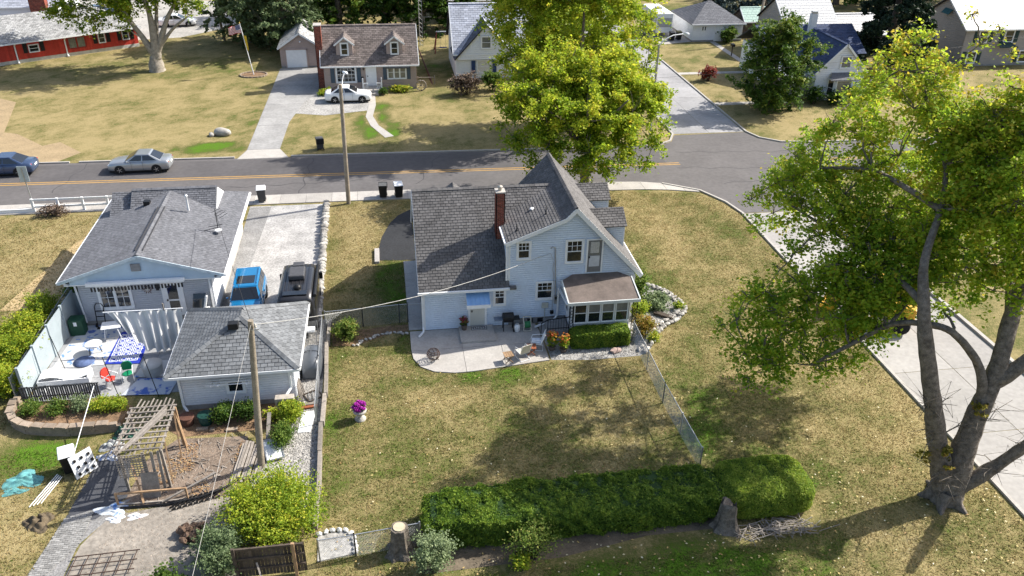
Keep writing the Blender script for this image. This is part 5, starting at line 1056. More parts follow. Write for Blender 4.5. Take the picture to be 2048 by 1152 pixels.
for s in (-1, 1): MB().bar((-1.6, s * .6, 1.64), (.2, s * .6, 1.64), .04).build('roof_rail', P_AZU, sv)
car('parked_blue_car', 'blue grey car parked on the road beyond the yellowing maple', P_BLU, (49.5, 57.5, .012), 0, 4.5)
car('blue_car', 'blue car parked in the pale yard behind the red ranch', P_BLU, (-36.5, 119, .012), .4, 4.5); car('maroon_car', 'dark red car parked in the pale yard behind the red ranch', mat('maroon_paint', (.06, .012, .015), .3, .05, 1, coat=.6), (-39.5, 113.5, .012), .5, 4.5)
car('white_car', 'white car parked on grass behind the big pale barked tree', P_WHT, (-25.5, 112.5, .012), .1, 4.6)
# camper van
CV = thing('camper_van', 'graphite camper van with roof air unit and rolled awning on the gravel drive', 'van', (-5.2, 39.75, .02), math.pi / 2)
st = [(-.5, .86, .42, 2.3), (-.49, .92, .35, 2.42), (-.3, .95, .33, 2.46), (.1, .95, .33, 2.46), (.24, .94, .33, 2.4), (.30, .93, .33, 2.15), (.37, .92, .33, 1.45), (.45, .9, .35, 1.2), (.49, .86, .38, 1.0), (.5, .78, .42, .85)]
b = MB(); loft(b, st, 5.1, [(0, 0), (.92, 0), (.99, .08), (1, .35), (.985, .7), (.95, .9), (.86, .975), (.7, 1.0), (0, 1.015)]); b.build('body', P_BLK, CV)
for x in (-1.5, 1.45):
    for y in (-.84, .84): wheel(CV, x, y, .36, .24)
for k in range(7): MB().box(-2.3, 1.0, -.62 + k * .2, -.57 + k * .2, 2.48, 2.505).build('roof_rib', P_BLK, CV)
MB().box(-.75, .35, -.42, .42, 2.5, 2.78).build('air_unit', mat('grey_plastic', (.07, .07, .075), .5), CV, bevel=.07); MB().box(.75, 1.2, -.3, .3, 2.48, 2.6).build('roof_hatch', mat('grey_plastic', (0, 0, 0)), CV, bevel=.04)
MB().lathe([(.2, 2.48), (.22, 2.58), (.12, 2.68), (0, 2.7)], (-1.55, -.1, 0), 14).build('vent_fan', BLACK, CV); MB().box(-2.3, -1.9, -.6, .6, 2.48, 2.53).build('solar_panel', AUTOGLASS, CV)
MB().tube([(-2.2, -.99, 2.35), (1.1, -.99, 2.35)], .1, 10).build('awning_roll', BLACK, CV)
for s in (-1, 1):
    MB().box(-2.0, -.6, s * .93 - .02, s * .93 + .02, 1.45, 2.0).build('side_window', AUTOGLASS, CV); MB().box(.55, 1.3, s * .93 - .02, s * .93 + .02, 1.4, 2.0).build('side_window', AUTOGLASS, CV)
    MB().box(1.35, 1.5, s * 1.05 - .1, s * 1.05 + .1, 1.35, 1.75).build('wing_mirror', BLACK, CV, bevel=.03); MB().rock((-2.5, s * .78, 1.2), (.05, .08, .2)).build('tail_light', LAMPR, CV)
MB().box(-2.57, -2.54, -.75, .75, 1.35, 2.05).build('rear_window', AUTOGLASS, CV); MB().slab([V(1.57, -.75, 2.1), V(1.57, .75, 2.1), V(1.93, .78, 1.45), V(1.93, -.78, 1.45)], V(.85, 0, .5), .02).build('windscreen', AUTOGLASS, CV)
# travel trailer beside the far garage
TR = thing('travel_trailer', 'white travel trailer with dark trim parked beside the white hip roofed garage', 'trailer', (35.0, 101.2, 0), math.pi / 2)
MB().box(0, 6.2, -1.1, 1.1, .6, 2.95).build('body', WHITE, TR, bevel=.08); MB().box(-.02, .0, -.9, .9, 1.3, 2.4).build('front_panel', mat('trailer_grey', (.35, .35, .36), .5), TR); MB().box(1.5, 2.6, 1.1, 1.13, 1.5, 2.3).build('window', GLASS, TR); MB().box(4.0, 4.7, 1.1, 1.13, .8, 2.5).build('door', SIDINGT, TR)
MB().box(2.6, 3.4, -.4, .4, 2.95, 3.2).build('air_unit', mat('trailer_grey', (0, 0, 0)), TR, bevel=.05)
for y in (-1.0, 1.0):
    for x in (2.6, 3.4): wheel(TR, x, y, .33, .2)
for x in (.1, 3.0, 6.1): MB().box(x - .06, x + .06, 1.1, 1.125, .7, 2.9).build('trim_strip', BLACK, TR)
# yellow loader under the big maple
LD = thing('wheel_loader', 'yellow wheel loader with raised open bucket parked on the concrete side street', 'loader', (26.2, 35.2, .02), math.pi * .78)
YP = mat('machine_yellow', (.62, .34, .03), .4, .12, 2, fine=.1)
MB().box(-1.9, .1, -.75, .75, .7, 1.55).build('engine_body', YP, LD, bevel=.08); MB().box(.1, 1.3, -.55, .55, .6, 1.1).build('front_frame', YP, LD, bevel=.05)
MB().box(-.75, .25, -.6, .6, 1.55, 2.6).build('cab', AUTOGLASS, LD, bevel=.03); MB().box(-.82, .32, -.67, .67, 2.6, 2.72).build('cab_roof', YP, LD, bevel=.04)
for x in (-.74, .24):
    for y in (-.59, .59): MB().bar((x, y, 1.5), (x, y, 2.62), .09).build('cab_post', BLACK, LD)
for y in (-.45, .45): MB().bar((.5, y, 1.5), (2.1, y, .95), .14, .24).build('lift_arm', YP, LD)
b = MB(); prof = [(2.0, 1.45), (2.0, .55), (2.25, .35), (2.95, .32)]
for y in (-1.0, 1.0): b.slab([V(2.0, y, 1.45), V(2.0, y, .55), V(2.25, y, .35), V(2.95, y, .32)], V(0, 1, 0), .05)
for (xa, za), (xb, zb_) in zip(prof, prof[1:]): b.slab([V(xa, -1, za), V(xa, 1, za), V(xb, 1, zb_), V(xb, -1, zb_)], V(zb_ - za, 0, xa - xb).normalized(), .05)
b.build('bucket', YP, LD)
for x in (-1.3, .9):
    for y in (-.85, .85): wheel(LD, x, y, .52, .4)
MB().tube([(-1.2, .3, 1.55), (-1.2, .3, 2.2)], .05, 8).build('exhaust', BLACK, LD)

# ================================================================== STREET FURNITURE
def wheelie_bin(loc, rz, label, lid=None, body=None, open_=False, group=None):
    t = thing('wheelie_bin', label, 'bin', loc, rz, group)
    b = MB(); b.add([(-.24, -.26, .08), (.24, -.26, .08), (.24, .26, .08), (-.24, .26, .08), (-.3, -.33, .98), (.3, -.33, .98), (.3, .36, .98), (-.3, .36, .98)], [(0, 3, 2, 1), (4, 5, 6, 7), (0, 1, 5, 4), (1, 2, 6, 5), (2, 3, 7, 6), (3, 0, 4, 7)]); b.build('body', body or BLACK, t, bevel=.03)
    if open_: MB().box(-.31, .31, .36, .41, .55, 1.0).build('lid', lid or BLACK, t, bevel=.015); MB().box(-.27, .27, -.3, .33, .975, .99).build('rim', mat('grey_rim', (.1, .1, .1), .6), t)
    else: MB().add([(-.33, -.37, .98), (.33, -.37, .98), (.33, .4, .98), (-.33, .4, .98), (-.3, -.34, 1.03), (.3, -.34, 1.03), (.3, .38, 1.08), (-.3, .38, 1.08)], [(0, 3, 2, 1), (4, 5, 6, 7), (0, 1, 5, 4), (1, 2, 6, 5), (2, 3, 7, 6), (3, 0, 4, 7)]).build('lid', lid or BLACK, t, bevel=.015)
    for x in (-.24, .24): MB().lathe([(.11, -.03), (.11, .03)], (x, .32, .11), 12, 'x').build('wheel', RUBBER, t)
    MB().tube([(-.24, .4, .92), (.24, .4, .92)], .018, 6).build('handle', BLACK, t)
    return t
GREYB = mat('grey_bin', (.06, .06, .065), .5, .15, 4)
wheelie_bin((-9.0, 55.3, .06), .1, 'grey wheelie bin with white lid behind the bungalow roof edge', WHITE, GREYB)
wheelie_bin((-.55, 55.1, .06), -.05, 'tall black wheelie bin with flipped lid on the kerb pavement', BLACK, BLACK, True)
wheelie_bin((.55, 55.0, .06), .1, 'black wheelie bin with white lid on the kerb pavement', WHITE, BLACK)
wheelie_bin((-5.5, 65.6, .0), math.pi + .2, 'dark grey wheelie bin on dry grass near the driveway apron', BLACK, GREYB, True)
wheelie_bin((35.6, 99.6, .01), 0, 'black wheelie bin between the trailer and the white garage', BLACK, BLACK); wheelie_bin((36.6, 99.9, .01), 0, 'olive lidded bin against the white garage wall', mat('olive_lid', (.16, .14, .05), .6), BLACK)
# poles
def pole(name, label, base, top, r0, r1, m=None):
    t = thing(name, label, 'utility pole', base, world=True); p, q = Vector(base), Vector(top)
    MB().tube([p - V(0, 0, .1), p.lerp(q, .3), p.lerp(q, .7), q], [r0, r0 * .95 + r1 * .05, (r0 + r1) / 2, r1], 12).build('shaft', m or POLE, t); return t
U2 = pole('utility_pole', 'weathered wooden utility pole rising beside the pyramid roofed garage', (-6.1, 27.5, 0), (-5.55, 27.5, 7.25), .145, .105)
b = MB(); b.lathe([(.03, 6.95), (.06, 7.0), (.03, 7.06), (.05, 7.1), (0, 7.16)], (-5.4, 27.42, 0), 10); b.build('insulator', mat('porcelain', (.5, .47, .42), .3), U2); MB().bar((-5.56, 27.35, 6.9), (-5.25, 27.3, 6.95), .03).build('bracket', GALV, U2)
U1 = pole('utility_pole', 'tall wooden utility pole with a street lamp arm at the kerb', (-3.0, 54.35, 0), (-2.85, 54.35, 8.5), .15, .11)
MB().tube([(-2.87, 54.4, 7.5), (-2.8, 55.0, 8.2), (-2.72, 55.9, 8.55), (-2.65, 56.6, 8.6)], .035, 7).build('lamp_arm', GALV, U1); MB().rock((-2.6, 56.9, 8.58), (.16, .34, .1)).build('lamp_head', WHITE, U1, smooth=True)
SL = thing('street_lamp', 'white curved street lamp arm rising out of the yellowing maple', 'street lamp', (22.3, 65.2, 0), world=True)
MB().tube([(22.3, 65.2, 0), (22.3, 65.2, 8.0)], [.1, .07], 10).build('post', GALV, SL); MB().tube([(22.3, 65.2, 7.9), (22.7, 65.3, 8.35), (23.5, 65.5, 8.65), (24.4, 65.7, 8.7)], .045, 8).build('lamp_arm', WHITE, SL); MB().rock((24.75, 65.8, 8.68), (.42, .2, .12)).build('lamp_head', WHITE, SL, smooth=True)
pole('utility_pole', 'bare wooden pole standing in the shade behind the flagpole', (-18.5, 103.8, 0), (-19.3, 103.8, 8.5), .16, .12); pole('utility_pole', 'leaning brown pole in front of the pale green shed', (45.5, 97.5, 0), (46.3, 97.5, 9.5), .17, .12)
pole('clothes_pole', 'thin dark red pole between the mauve cottage and the white cape', (4.9, 83.1, 0), (4.0, 95.5, .9), .08, .07, mat('rust_pipe', (.10, .035, .025), .7, .2, 4))
def wire(label, p, q, sag, r_=.014, n=14, m=None):
    p, q = Vector(p), Vector(q); pts = []
    for k in range(n + 1): u = k / n; v = p.lerp(q, u); v.z -= sag * 4 * u * (1 - u); pts.append(v)
    MB().tube(pts, r_, 5).build('overhead_cable', m or mat('cable', (.42, .41, .39), .5), label=label, cat='cable')
wire('pale service cable from the rear pole to the blue grey house wall', (-5.5, 27.5, 7.05), (7.5, 37.1, 4.15), .55, .014)
wire('overhead cable from the rear pole out over the dirt yard', (-5.55, 27.4, 7.1), (-6.0, 4, 6.4), .25, .006)
wire('overhead cable from the rear pole across to the bungalow aerial', (-5.55, 27.55, 7.1), (-9.8, 44, 4.55), .3, .012, m=BLACK)
wire('overhead cable from the kerb pole away to the east', (-2.86, 54.35, 8.2), (60, 66, 8.4), 1.2, .007, m=BLACK)
# sign by the white fence
SG = thing('road_sign', 'back of a pale blue road sign on a thin post by the white fence', 'sign', (-24.35, 56.15, 0), world=True)
MB().bar((-24.35, 56.15, 0), (-24.45, 56.15, 2.9), .06).build('post', GALV, SG); MB().box(-24.75, -24.15, 56.17, 56.2, 1.9, 3.0).build('panel', mat('sign_back', (.45, .52, .58), .4, .08, 3, metal=.3), SG)
# white rail fence
WF = thing('white_rail_fence', 'low white rail fence along the pavement beside the bungalow', 'fence', (-24, 55.3, 0), world=True)
for k in range(5): MB().box(-24.1 + k * 1.6, -23.96 + k * 1.6, 55.2, 55.34, 0, 1.0).build('post', WHITEV, WF)
for z in (.35, .85):
    for k in range(4): MB().box(-23.96 + k * 1.6, -22.5 + k * 1.6, 55.235, 55.305, z, z + .13).build('rail', WHITEV, WF)
MB().box(-60, -24.1, 55.2, 55.3, 0, .3).build('kickboard', WHITEV, WF)
# flagpole
FP = thing('flagpole', 'tilted white flagpole flying a striped flag above a yellow flag', 'flagpole', (-13.4, 88.5, 0), world=True)
tp = V(-14.1, 88.5, 5.3); MB().tube([(-13.4, 88.5, 0), tp], [.05, .035], 8).build('pole', WHITE, FP); MB().lathe([(0, -.08), (.08, 0), (0, .08)], tuple(tp), 8).build('finial', mat('gilt', (.6, .42, .1), .3, metal=.7), FP)
def flag(nm, o, W_, H_, m_fn, parent, droop=.25, ph=0):
    n_, k_ = 12, 13; groups = {}
    pt = lambda i, j: (o[0] - W_ * i / n_, o[1] + .12 * math.sin(i * 1.1 + ph) * i / n_, o[2] - H_ * j / k_ - droop * (i / n_) ** 1.5 + .03 * math.sin(i * .9 + j * .3))
    for i in range(n_):
        for j in range(k_): groups.setdefault(m_fn(i, j), MB()).add([pt(i, j), pt(i + 1, j), pt(i + 1, j + 1), pt(i, j + 1)], [(0, 1, 2, 3)])
    return groups
FR, FW, FB = mat('flag_red', (.45, .03, .05), .8), mat('flag_white', (.7, .69, .68), .8), mat('flag_blue', (.03, .05, .2), .8)
fgr = flag('f', (-14.05, 88.5, 5.1), 1.25, .8, lambda i, j: 'b' if i < 5 and j < 7 else ('r' if j % 2 == 0 else 'w'), FP)
for k_, mm, nm in (('b', FB, 'flag_canton'), ('r', FR, 'flag_stripe'), ('w', FW, 'flag_stripe')): fgr[k_].build(nm, mm, FP, fix=False)
st_ = MB()
for i in range(5):
    for j in range(4): st_.box(-14.15 - i * .1, -14.11 - i * .1, 88.44, 88.46, 5.0 - j * .11, 5.04 - j * .11)
st_.build('flag_star', FW, FP); MB().add([(-13.95, 88.5, 4.1), (-13.6, 88.46, 4.0), (-13.55, 88.5, 2.6), (-13.75, 88.53, 2.35), (-13.85, 88.5, 2.9)], [(0, 1, 2, 3, 4)]).build('yellow_flag', mat('flag_yellow', (.6, .4, .03), .8), FP, fix=False)
ED = thing('edged_bed', 'little mulch bed with brick edging around the flagpole foot', 'flower bed', (-13.4, 88.4, 0), world=True); MB().prism([(-13.4 + 1.3 * math.cos(a * .785), 88.4 + 1.0 * math.sin(a * .785)) for a in range(8)], 0, .05).build('mulch', MULCH, ED)
bkm = MB().box(-.16, .16, -.06, .06, 0, .14).mesh('brick'); bkm.materials.append(BLOCK)
for k in range(22): a = k * 2 * math.pi / 22; link(bpy.data.objects.new('brick', bkm), ED).matrix_basis = Matrix.Translation((1.35 * math.cos(a), 1.05 * math.sin(a), 0)) @ Matrix.Rotation(a + 1.57, 4, 'Z')
MB().rock((-13.8, 69.9, .25), (.75, .5, .42), sub=3, seed=4).build('boulder', STONE, smooth=True, label='pale boulder on the dry lawn beside the green patch', cat='rock')
MB().rock((-14.7, 69.75, .12), (.35, .25, .2), sub=3, seed=5).build('boulder', STONE, smooth=True, label='small stone leaning at the foot of the pale boulder', cat='rock')

# ================================================================== FENCES AND WALLS
def chainlink(label, pts, h, step=.085, gate=None):
    t = thing('chain_link_fence', label, 'fence', (*pts[0], 0), world=True)
    for (x0, y0), (x1, y1) in zip(pts, pts[1:]):
        p, q = V(x0, y0, 0), V(x1, y1, 0); L_ = (q - p).length; d = (q - p) / L_; b = MB(); n_ = int((L_ + h) / step)
        for k in range(n_):
            a = k * step
            s0, e0 = max(a - h, 0), min(a, L_)
            if e0 > s0:
                b.tube([p + d * s0 + V(0, 0, s0 - (a - h)), p + d * e0 + V(0, 0, e0 - (a - h))], .0035, 3, smooth=False, cap=False)
                b.tube([p + d * s0 + V(0, 0, h - (s0 - (a - h))), p + d * e0 + V(0, 0, h - (e0 - (a - h)))], .0035, 3, smooth=False, cap=False)
        b.build('wire_mesh', GALV, t, kind='stuff', fix=False); MB().tube([p + V(0, 0, h), q + V(0, 0, h)], .022, 6).build('top_rail', GALV, t)
        n_ = max(1, round(L_ / 2.6))
        for k in range(n_ + 1): MB().tube([p + d * (L_ * k / n_), p + d * (L_ * k / n_) + V(0, 0, h + .08)], .03, 7).build('post', GALV, t)
    return t
chainlink('chain link fence running from the sunroom bed to the clipped hedge', [(12.15, 34.9), (12.1, 29.5), (12.25, 24.9)], 1.15, .085)
chainlink('chain link fence with gate between the timber edging and house walk', [(-3.85, 37.9), (-1.9, 38.0), (.05, 38.15), (.5, 38.15), (1.25, 38.1)], 1.15, .09)
chainlink('chain link fence between the gravel box and the grey stump', [(-3.4, 22.0), (-2.1, 22.1), (.3, 22.35)], 1.1, .08)
chainlink('chain link run beside the timber edging and gravel strip', [(-3.98, 37.6), (-3.98, 34), (-3.95, 30)], 1.0, .1)
chainlink('chain link fence in front of the sunlit boundary shrubs', [(-17.75, 33.5), (-17.75, 37), (-17.7, 42)], 1.3, .1)
# timber edging ties
TE = thing('timber_edging', 'long line of weathered timber ties along the lawn edge', 'edging', (-3.75, 30, 0), world=True); yy = 23.6
k = 0
while yy < 38.4:
    l_ = random.uniform(1.9, 2.5); MB().bar((-3.66 + .05 * math.sin(k * 2), yy, .16), (-3.68 - .004 * k + .05 * math.sin(k * 2 + 1), min(yy + l_ - .03, 38.5), .16), .17, .32, random.random()).build('timber', TIMBER, TE, bevel=.01); yy += l_; k += 1
# dry stone wall along the drive
SW = thing('dry_stone_wall', 'low dry stone wall between the gravel drive and the strip of lawn', 'wall', (-4.4, 46, 0), world=True); yy = 38.6; k = 0
while yy < 54.3:
    l_ = random.uniform(.26, .55); x = -4.28 - .012 * (yy - 38) + random.uniform(-.04, .04)
    MB().rock((x - .04, yy + l_ / 2, .12), (.22, l_ * .55, .17), random.random(), k, sub=2).build('stone', STONE, SW); MB().rock((x, yy + l_ / 2 + .1, .36), (.2, l_ * .56, .13), random.random(), k + 500, sub=2).build('stone', STONE, SW); yy += l_; k += 1
# rockery edge right of the sunroom
RK = thing('rockery_edge', 'ring of tumbled edging stones around the pebble bed', 'edging', (14, 36, 0), world=True)
path = [(12.5, 33.7), (13.0, 34.3), (13.5, 35.1), (14.2, 35.9), (15.3, 36.6), (15.95, 37.4), (16.0, 38.3), (15.6, 39.5), (14.6, 40.6)]; k = 0
for (xa, ya), (xb, yb) in zip(path, path[1:]):
    n_ = max(2, int(math.hypot(xb - xa, yb - ya) / .24))
    for i in range(n_):
        for j in range(2): u = (i + random.random() * .6) / n_; MB().rock((xa + (xb - xa) * u - j * .28, ya + (yb - ya) * u + j * .2, .08 + .04 * random.random()), (random.uniform(.12, .24), random.uniform(.1, .17), random.uniform(.07, .13)), random.random(), k, sub=1).build('stone', STONE, RK); k += 1
MB().rock((11.0, 33.95, .1), (.35, .22, .14), .7, 3, sub=2).build('boulder', mat('pink_stone', (.40, .29, .25), .9, .2, 4), label='flat pinkish stone lying in the sunroom pebble bed', cat='rock')
MB().bar((14.1, 37.3, .12), (14.9, 36.6, .14), .3, .12, .2).build('drain_block', TIMBERD, label='dark splash block lying across the rockery stones', cat='splash block')
# garden path edging stones near the chain fence
PE = thing('path_edging', 'small white edging stones curving beside the leafy bush by the gate', 'edging', (-1, 36.8, 0), world=True)
for k in range(26): u = k / 25; MB().rock((-2.4 + 2.8 * u + .12 * math.sin(k), 36.15 + 1.0 * math.sin(u * 2.2) + .04 * math.cos(k * 3), .05), (.12, .08, .07), random.random(), k, sub=1).build('stone', STONE, PE)
# curved block retaining wall
RW = thing('retaining_wall', 'curved brown block retaining wall below the cluttered patio', 'wall', (-15.5, 31, 0), world=True)
arc = [(-12.6, 30.75), (-13.6, 30.7), (-14.6, 30.7), (-15.6, 30.85), (-16.5, 31.1), (-17.1, 31.5), (-17.5, 32.1), (-17.6, 32.8), (-17.6, 33.4)]
def along(pts, s):
    for (a, b_), (c, d) in zip(pts, pts[1:]):
        l_ = math.hypot(c - a, d - b_)
        if s <= l_: u = s / l_; return a + (c - a) * u, b_ + (d - b_) * u, math.atan2(d - b_, c - a)
        s -= l_
    return None
blk = MB().box(-.145, .145, -.1, .1, 0, .105).mesh('block'); blk.materials.append(BLOCK)
for c_ in range(4):
    s = .15 if c_ % 2 else 0
    while True:
        p = along(arc, s)
        if p is None: break
        o = bpy.data.objects.new('block', blk); link(o, RW); o.matrix_basis = Matrix.Translation((p[0] + 15.5, p[1] - 31, c_ * .11)) @ Matrix.Rotation(p[2] + random.uniform(-.03, .03), 4, 'Z'); s += .3
for k in range(11):
    p = along(arc, .6 + k * .55); cpm = MB().box(-.24, .24, -.16, .16, .445, .5, random.random()).mesh('capstone'); cpm.materials.append(BLOCK); link(bpy.data.objects.new('capstone', cpm), RW).matrix_basis = Matrix.Translation((p[0] + 15.5, p[1] - 31 + .03, 0)) @ Matrix.Rotation(p[2] + random.uniform(-.15, .15), 4, 'Z')
# pale panel fence left of the patio
PF = thing('panel_fence', 'pale blue grey panel fence along the side of the rug covered patio', 'fence', (-17.4, 36, 0), world=True); PFM = mat('pale_fence_vinyl', (.31, .36, .385), .5, .08, 1.5)
for k in range(4):
    ya, yb = 33.6 + k * 1.75, 33.6 + (k + 1) * 1.75; xa, xb = -17.35 + .1 * k, -17.35 + .1 * (k + 1)
    MB().slab([V(xa, ya + .06, .05), V(xb, yb - .06, .05), V(xb, yb - .06, 1.75 + .05 * k), V(xa, ya + .06, 1.72 + .05 * k)], V(1, 0, 0), .04).build('panel', PFM, PF); MB().box(xa - .06, xa + .06, ya - .06, ya + .06, 0, 1.8 + .05 * k).build('post', PFM, PF)
MB().slab([V(-16.95, 40.5, .05), V(-16.45, 40.5, .05), V(-16.45, 40.5, 1.7), V(-16.95, 40.5, 1.7)], V(0, -1, 0), .04).build('panel', PFM, PF)
# black slat fence
BF = thing('black_slat_fence', 'low dark corrugated slat fence in front of the patio', 'fence', (-15.7, 33.2, 0), world=True)
for k in range(34): x = -17.3 + k * .1; MB().box(x, x + .07, 33.12 + .02 * (k % 2), 33.15 + .02 * (k % 2), .2, 1.0 + .02 * math.sin(k * .7)).build('slat', mat('dark_slat', (.07, .072, .078), .5, .2, 4), BF, fix=False)
for z in (.4, .92): MB().box(-17.32, -13.9, 33.17, 33.2, z, z + .05).build('rail', BLACKM, BF)
# board fence at the bottom edge
WB = thing('board_fence', 'dark weathered board fence panel below the sprawling lime bush', 'fence', (-5, 21.6, 0), world=True)
for k in range(20): x = -6.25 + k * .122; MB().box(x, x + .112, 21.6, 21.62, .08, 1.5 + .03 * math.sin(k * 3.1), random.random()).build('board', TIMBERD, WB, fix=False)
for z in (.45, .95, 1.42): MB().box(-6.28, -3.85, 21.54, 21.6, z, z + .09, .7).build('rail', TIMBERD, WB, fix=False)
for x, m_ in ((-6.3, TIMBERD), (-4.25, TIMBERN)): MB().box(x, x + .11, 21.45, 21.54, 0, 1.62).build('post', m_, WB)
MB().bar((-5.5, 21.45, .9), (-5.15, 20.6, .05), .06).build('prop', TIMBER, WB)

# ================================================================== PATIO OF THE MAIN HOUSE
# barbecue with side shelf, hood and gas bottle
Q = thing('gas_barbecue', 'black gas barbecue with side shelf and hood against the house wall', 'barbecue', (5.75, 36.62, .05), 0)
MB().box(-.28, .28, -.22, .22, .62, .82).build('firebox', BLACKM, Q, bevel=.02); b = MB(); b.tube([(-.29, .0, .84), (.29, .0, .84)], .24, 14); b.build('hood', BLACK, Q)
for x in (-.26, .26):
    for y in (-.18, .18): MB().bar((x, y, 0.05), (x, y, .62), .04).build('leg', BLACKM, Q)
MB().box(-.75, -.3, -.2, .2, .74, .78).build('side_shelf', mat('blue_grey_shelf', (.16, .2, .26), .5), Q); MB().box(.3, .62, -.2, .2, .74, .78).build('side_burner', BLACKM, Q)
for x in (.28,):
    for y in (-.2, .2): MB().lathe([(.09, -.025), (.09, .025)], (x, y, .1), 12, 'x').build('wheel', RUBBER, Q)
GB = thing('gas_bottle', 'white gas bottle standing beside the black barbecue', 'gas bottle', (6.22, 36.45, .05), 0); MB().lathe([(.11, 0), (.15, .05), (.155, .32), (.1, .42), (.05, .44)], (0, 0, 0), 16).build('tank', WHITE, GB); MB().lathe([(.07, .44), (.085, .45), (.085, .53), (.07, .53)], (0, 0, 0), 12).build('collar', GALV, GB)
HR = thing('hose_reel', 'cream hose reel cart wound with green hose by the wall', 'hose reel', (6.78, 36.55, .05), 0)
b = MB(); b.bar((-.2, -.15, .03), (-.2, .12, .75), .05); b.bar((.2, -.15, .03), (.2, .12, .75), .05); b.bar((-.2, .12, .75), (.2, .12, .75), .04); b.bar((-.2, -.2, .05), (.2, -.2, .05), .06); b.build('frame', mat('cream_plastic', (.5, .47, .4), .5), HR)
b = MB()
for k in range(5): b.lathe([(.17 - .012 * (k % 2), -.14 + k * .07 - .03), (.19, -.14 + k * .07), (.17, -.14 + k * .07 + .03)], (0, 0, .32), 16, 'x')
b.build('hose', mat('green_hose', (.04, .20, .08), .5), HR)
for x in (-.18, .18): MB().lathe([(.22, -.012), (.22, .012)], (x, 0, .32), 16, 'x').build('drum_cheek', mat('cream_plastic', (0, 0, 0)), HR)
# fire pit basket
FPt = thing('fire_pit', 'rusty openwork metal fire basket on the patio corner', 'fire pit', (1.62, 34.35, .05), 0); RUST = mat('rusted_iron', (.07, .045, .035), .7, .4, 8)
for k in range(7): z = .12 + k * .075; r_ = .17 + .16 * math.sin(math.pi * (k + .6) / 7.6); MB().tube([(r_ * math.cos(a), r_ * math.sin(a), z) for a in [i * math.pi / 8 for i in range(17)]], .013, 5).build('hoop', RUST, FPt)
b = MB()
for k in range(10): a = k * math.pi / 5; b.tube([((.17 + .16 * math.sin(math.pi * (i + .6) / 7.6)) * math.cos(a + .09 * i), (.17 + .16 * math.sin(math.pi * (i + .6) / 7.6)) * math.sin(a + .09 * i), .12 + i * .075) for i in range(7)], .013, 5)
b.build('scroll_bar', RUST, FPt)
for k in range(3): a = k * 2.09; MB().bar((.12 * math.cos(a), .12 * math.sin(a), .14), (.26 * math.cos(a), .26 * math.sin(a), 0), .03).build('foot', RUST, FPt)
# spring chairs
def patio_chair(loc, rz, label, cm, cush=None):
    t = thing('patio_chair', label, 'chair', loc, rz)
    MB().slab([V(-.25, -.25, .4), V(.25, -.25, .42), V(.25, .25, .42), V(-.25, .25, .4)], V(0, 0, 1), .03).build('seat', cm, t)
    MB().slab([V(-.25, -.25, .42), V(-.25, .25, .42), V(-.45, .25, .98), V(-.45, -.25, .98)], V(-.94, 0, -.3), .025).build('backrest', cm, t)
    for s in (-1, 1):
        MB().tube([(-.47, s * .27, 1.0), (-.26, s * .27, .42), (.28, s * .27, .43), (.34, s * .27, .3), (.2, s * .27, .03), (-.35, s * .27, .02)], .016, 6).build('side_frame', WHITE, t); MB().tube([(-.36, s * .29, .68), (-.05, s * .3, .66), (.2, s * .29, .62), (.28, s * .27, .43)], .016, 6).build('armrest', WHITE, t)
    MB().tube([(-.35, -.27, .02), (-.35, .27, .02)], .016, 6).build('crossbar', WHITE, t)
    if cush: MB().box(-.24, .24, -.23, .23, .42, .5).build('cushion', cush, t, bevel=.04)
    return t
SLING = mat('beige_sling', (.50, .47, .40), .7, .06, 4)
patio_chair((6.1, 34.0, .05), math.pi * .62, 'beige sling patio chair beside the small wooden table', SLING); patio_chair((6.95, 34.75, .05), math.pi * .93, 'white patio chair with a pale cushion near the flower planters', WHITE, mat('pale_cushion', (.55, .6, .66), .8))
def side_table(loc, rz, label, m_):
    t = thing('side_table', label, 'table', loc, rz)
    for k in range(4): MB().box(-.24 + k * .122, -.13 + k * .122, -.24, .24, .42, .445, random.random()).build('slat', m_, t)
    for s in (-1, 1): MB().bar((-.2, s * .2, .02), (.2, s * .2, .42), .035).build('leg', m_, t); MB().bar((.2, s * .2, .02), (-.2, s * .2, .42), .035).build('leg', m_, t)
    return t
side_table((5.35, 33.75, .05), .15, 'small orange wooden folding table on the sunlit patio', TIMBERN); side_table((6.62, 34.3, .05), -.1, 'small reddish wooden folding table between two patio chairs', mat('red_timber', (.28, .09, .04), .7, .2, 5))
DM = thing('door_mat', 'grey white patterned mat before the back door', 'mat', (4.22, 36.85, .172), 0); MB().box(-.42, .42, -.2, .2, 0, .012).build('backing', mat('grey_mat', (.10, .105, .11), .9), DM); b = MB(); b.box(-.38, .38, -.17, -.14, .012, .016); b.box(-.38, .38, .14, .17, .012, .016); b.box(-.38, -.35, -.14, .14, .012, .016); b.box(.35, .38, -.14, .14, .012, .016)
for k in range(5): b.box(-.27 + k * .12, -.24 + k * .12, -.08, .08, .012, .016); b.box(-.24 + k * .12, -.18 + k * .12, -.01 + .05 * (k % 3 - 1), .02 + .05 * (k % 3 - 1), .012, .0165)
b.build('pattern', mat('pale_mat', (.5, .5, .5), .9), DM)
TERRA = mat('dark_pot', (.10, .075, .06), .7, .2, 5)
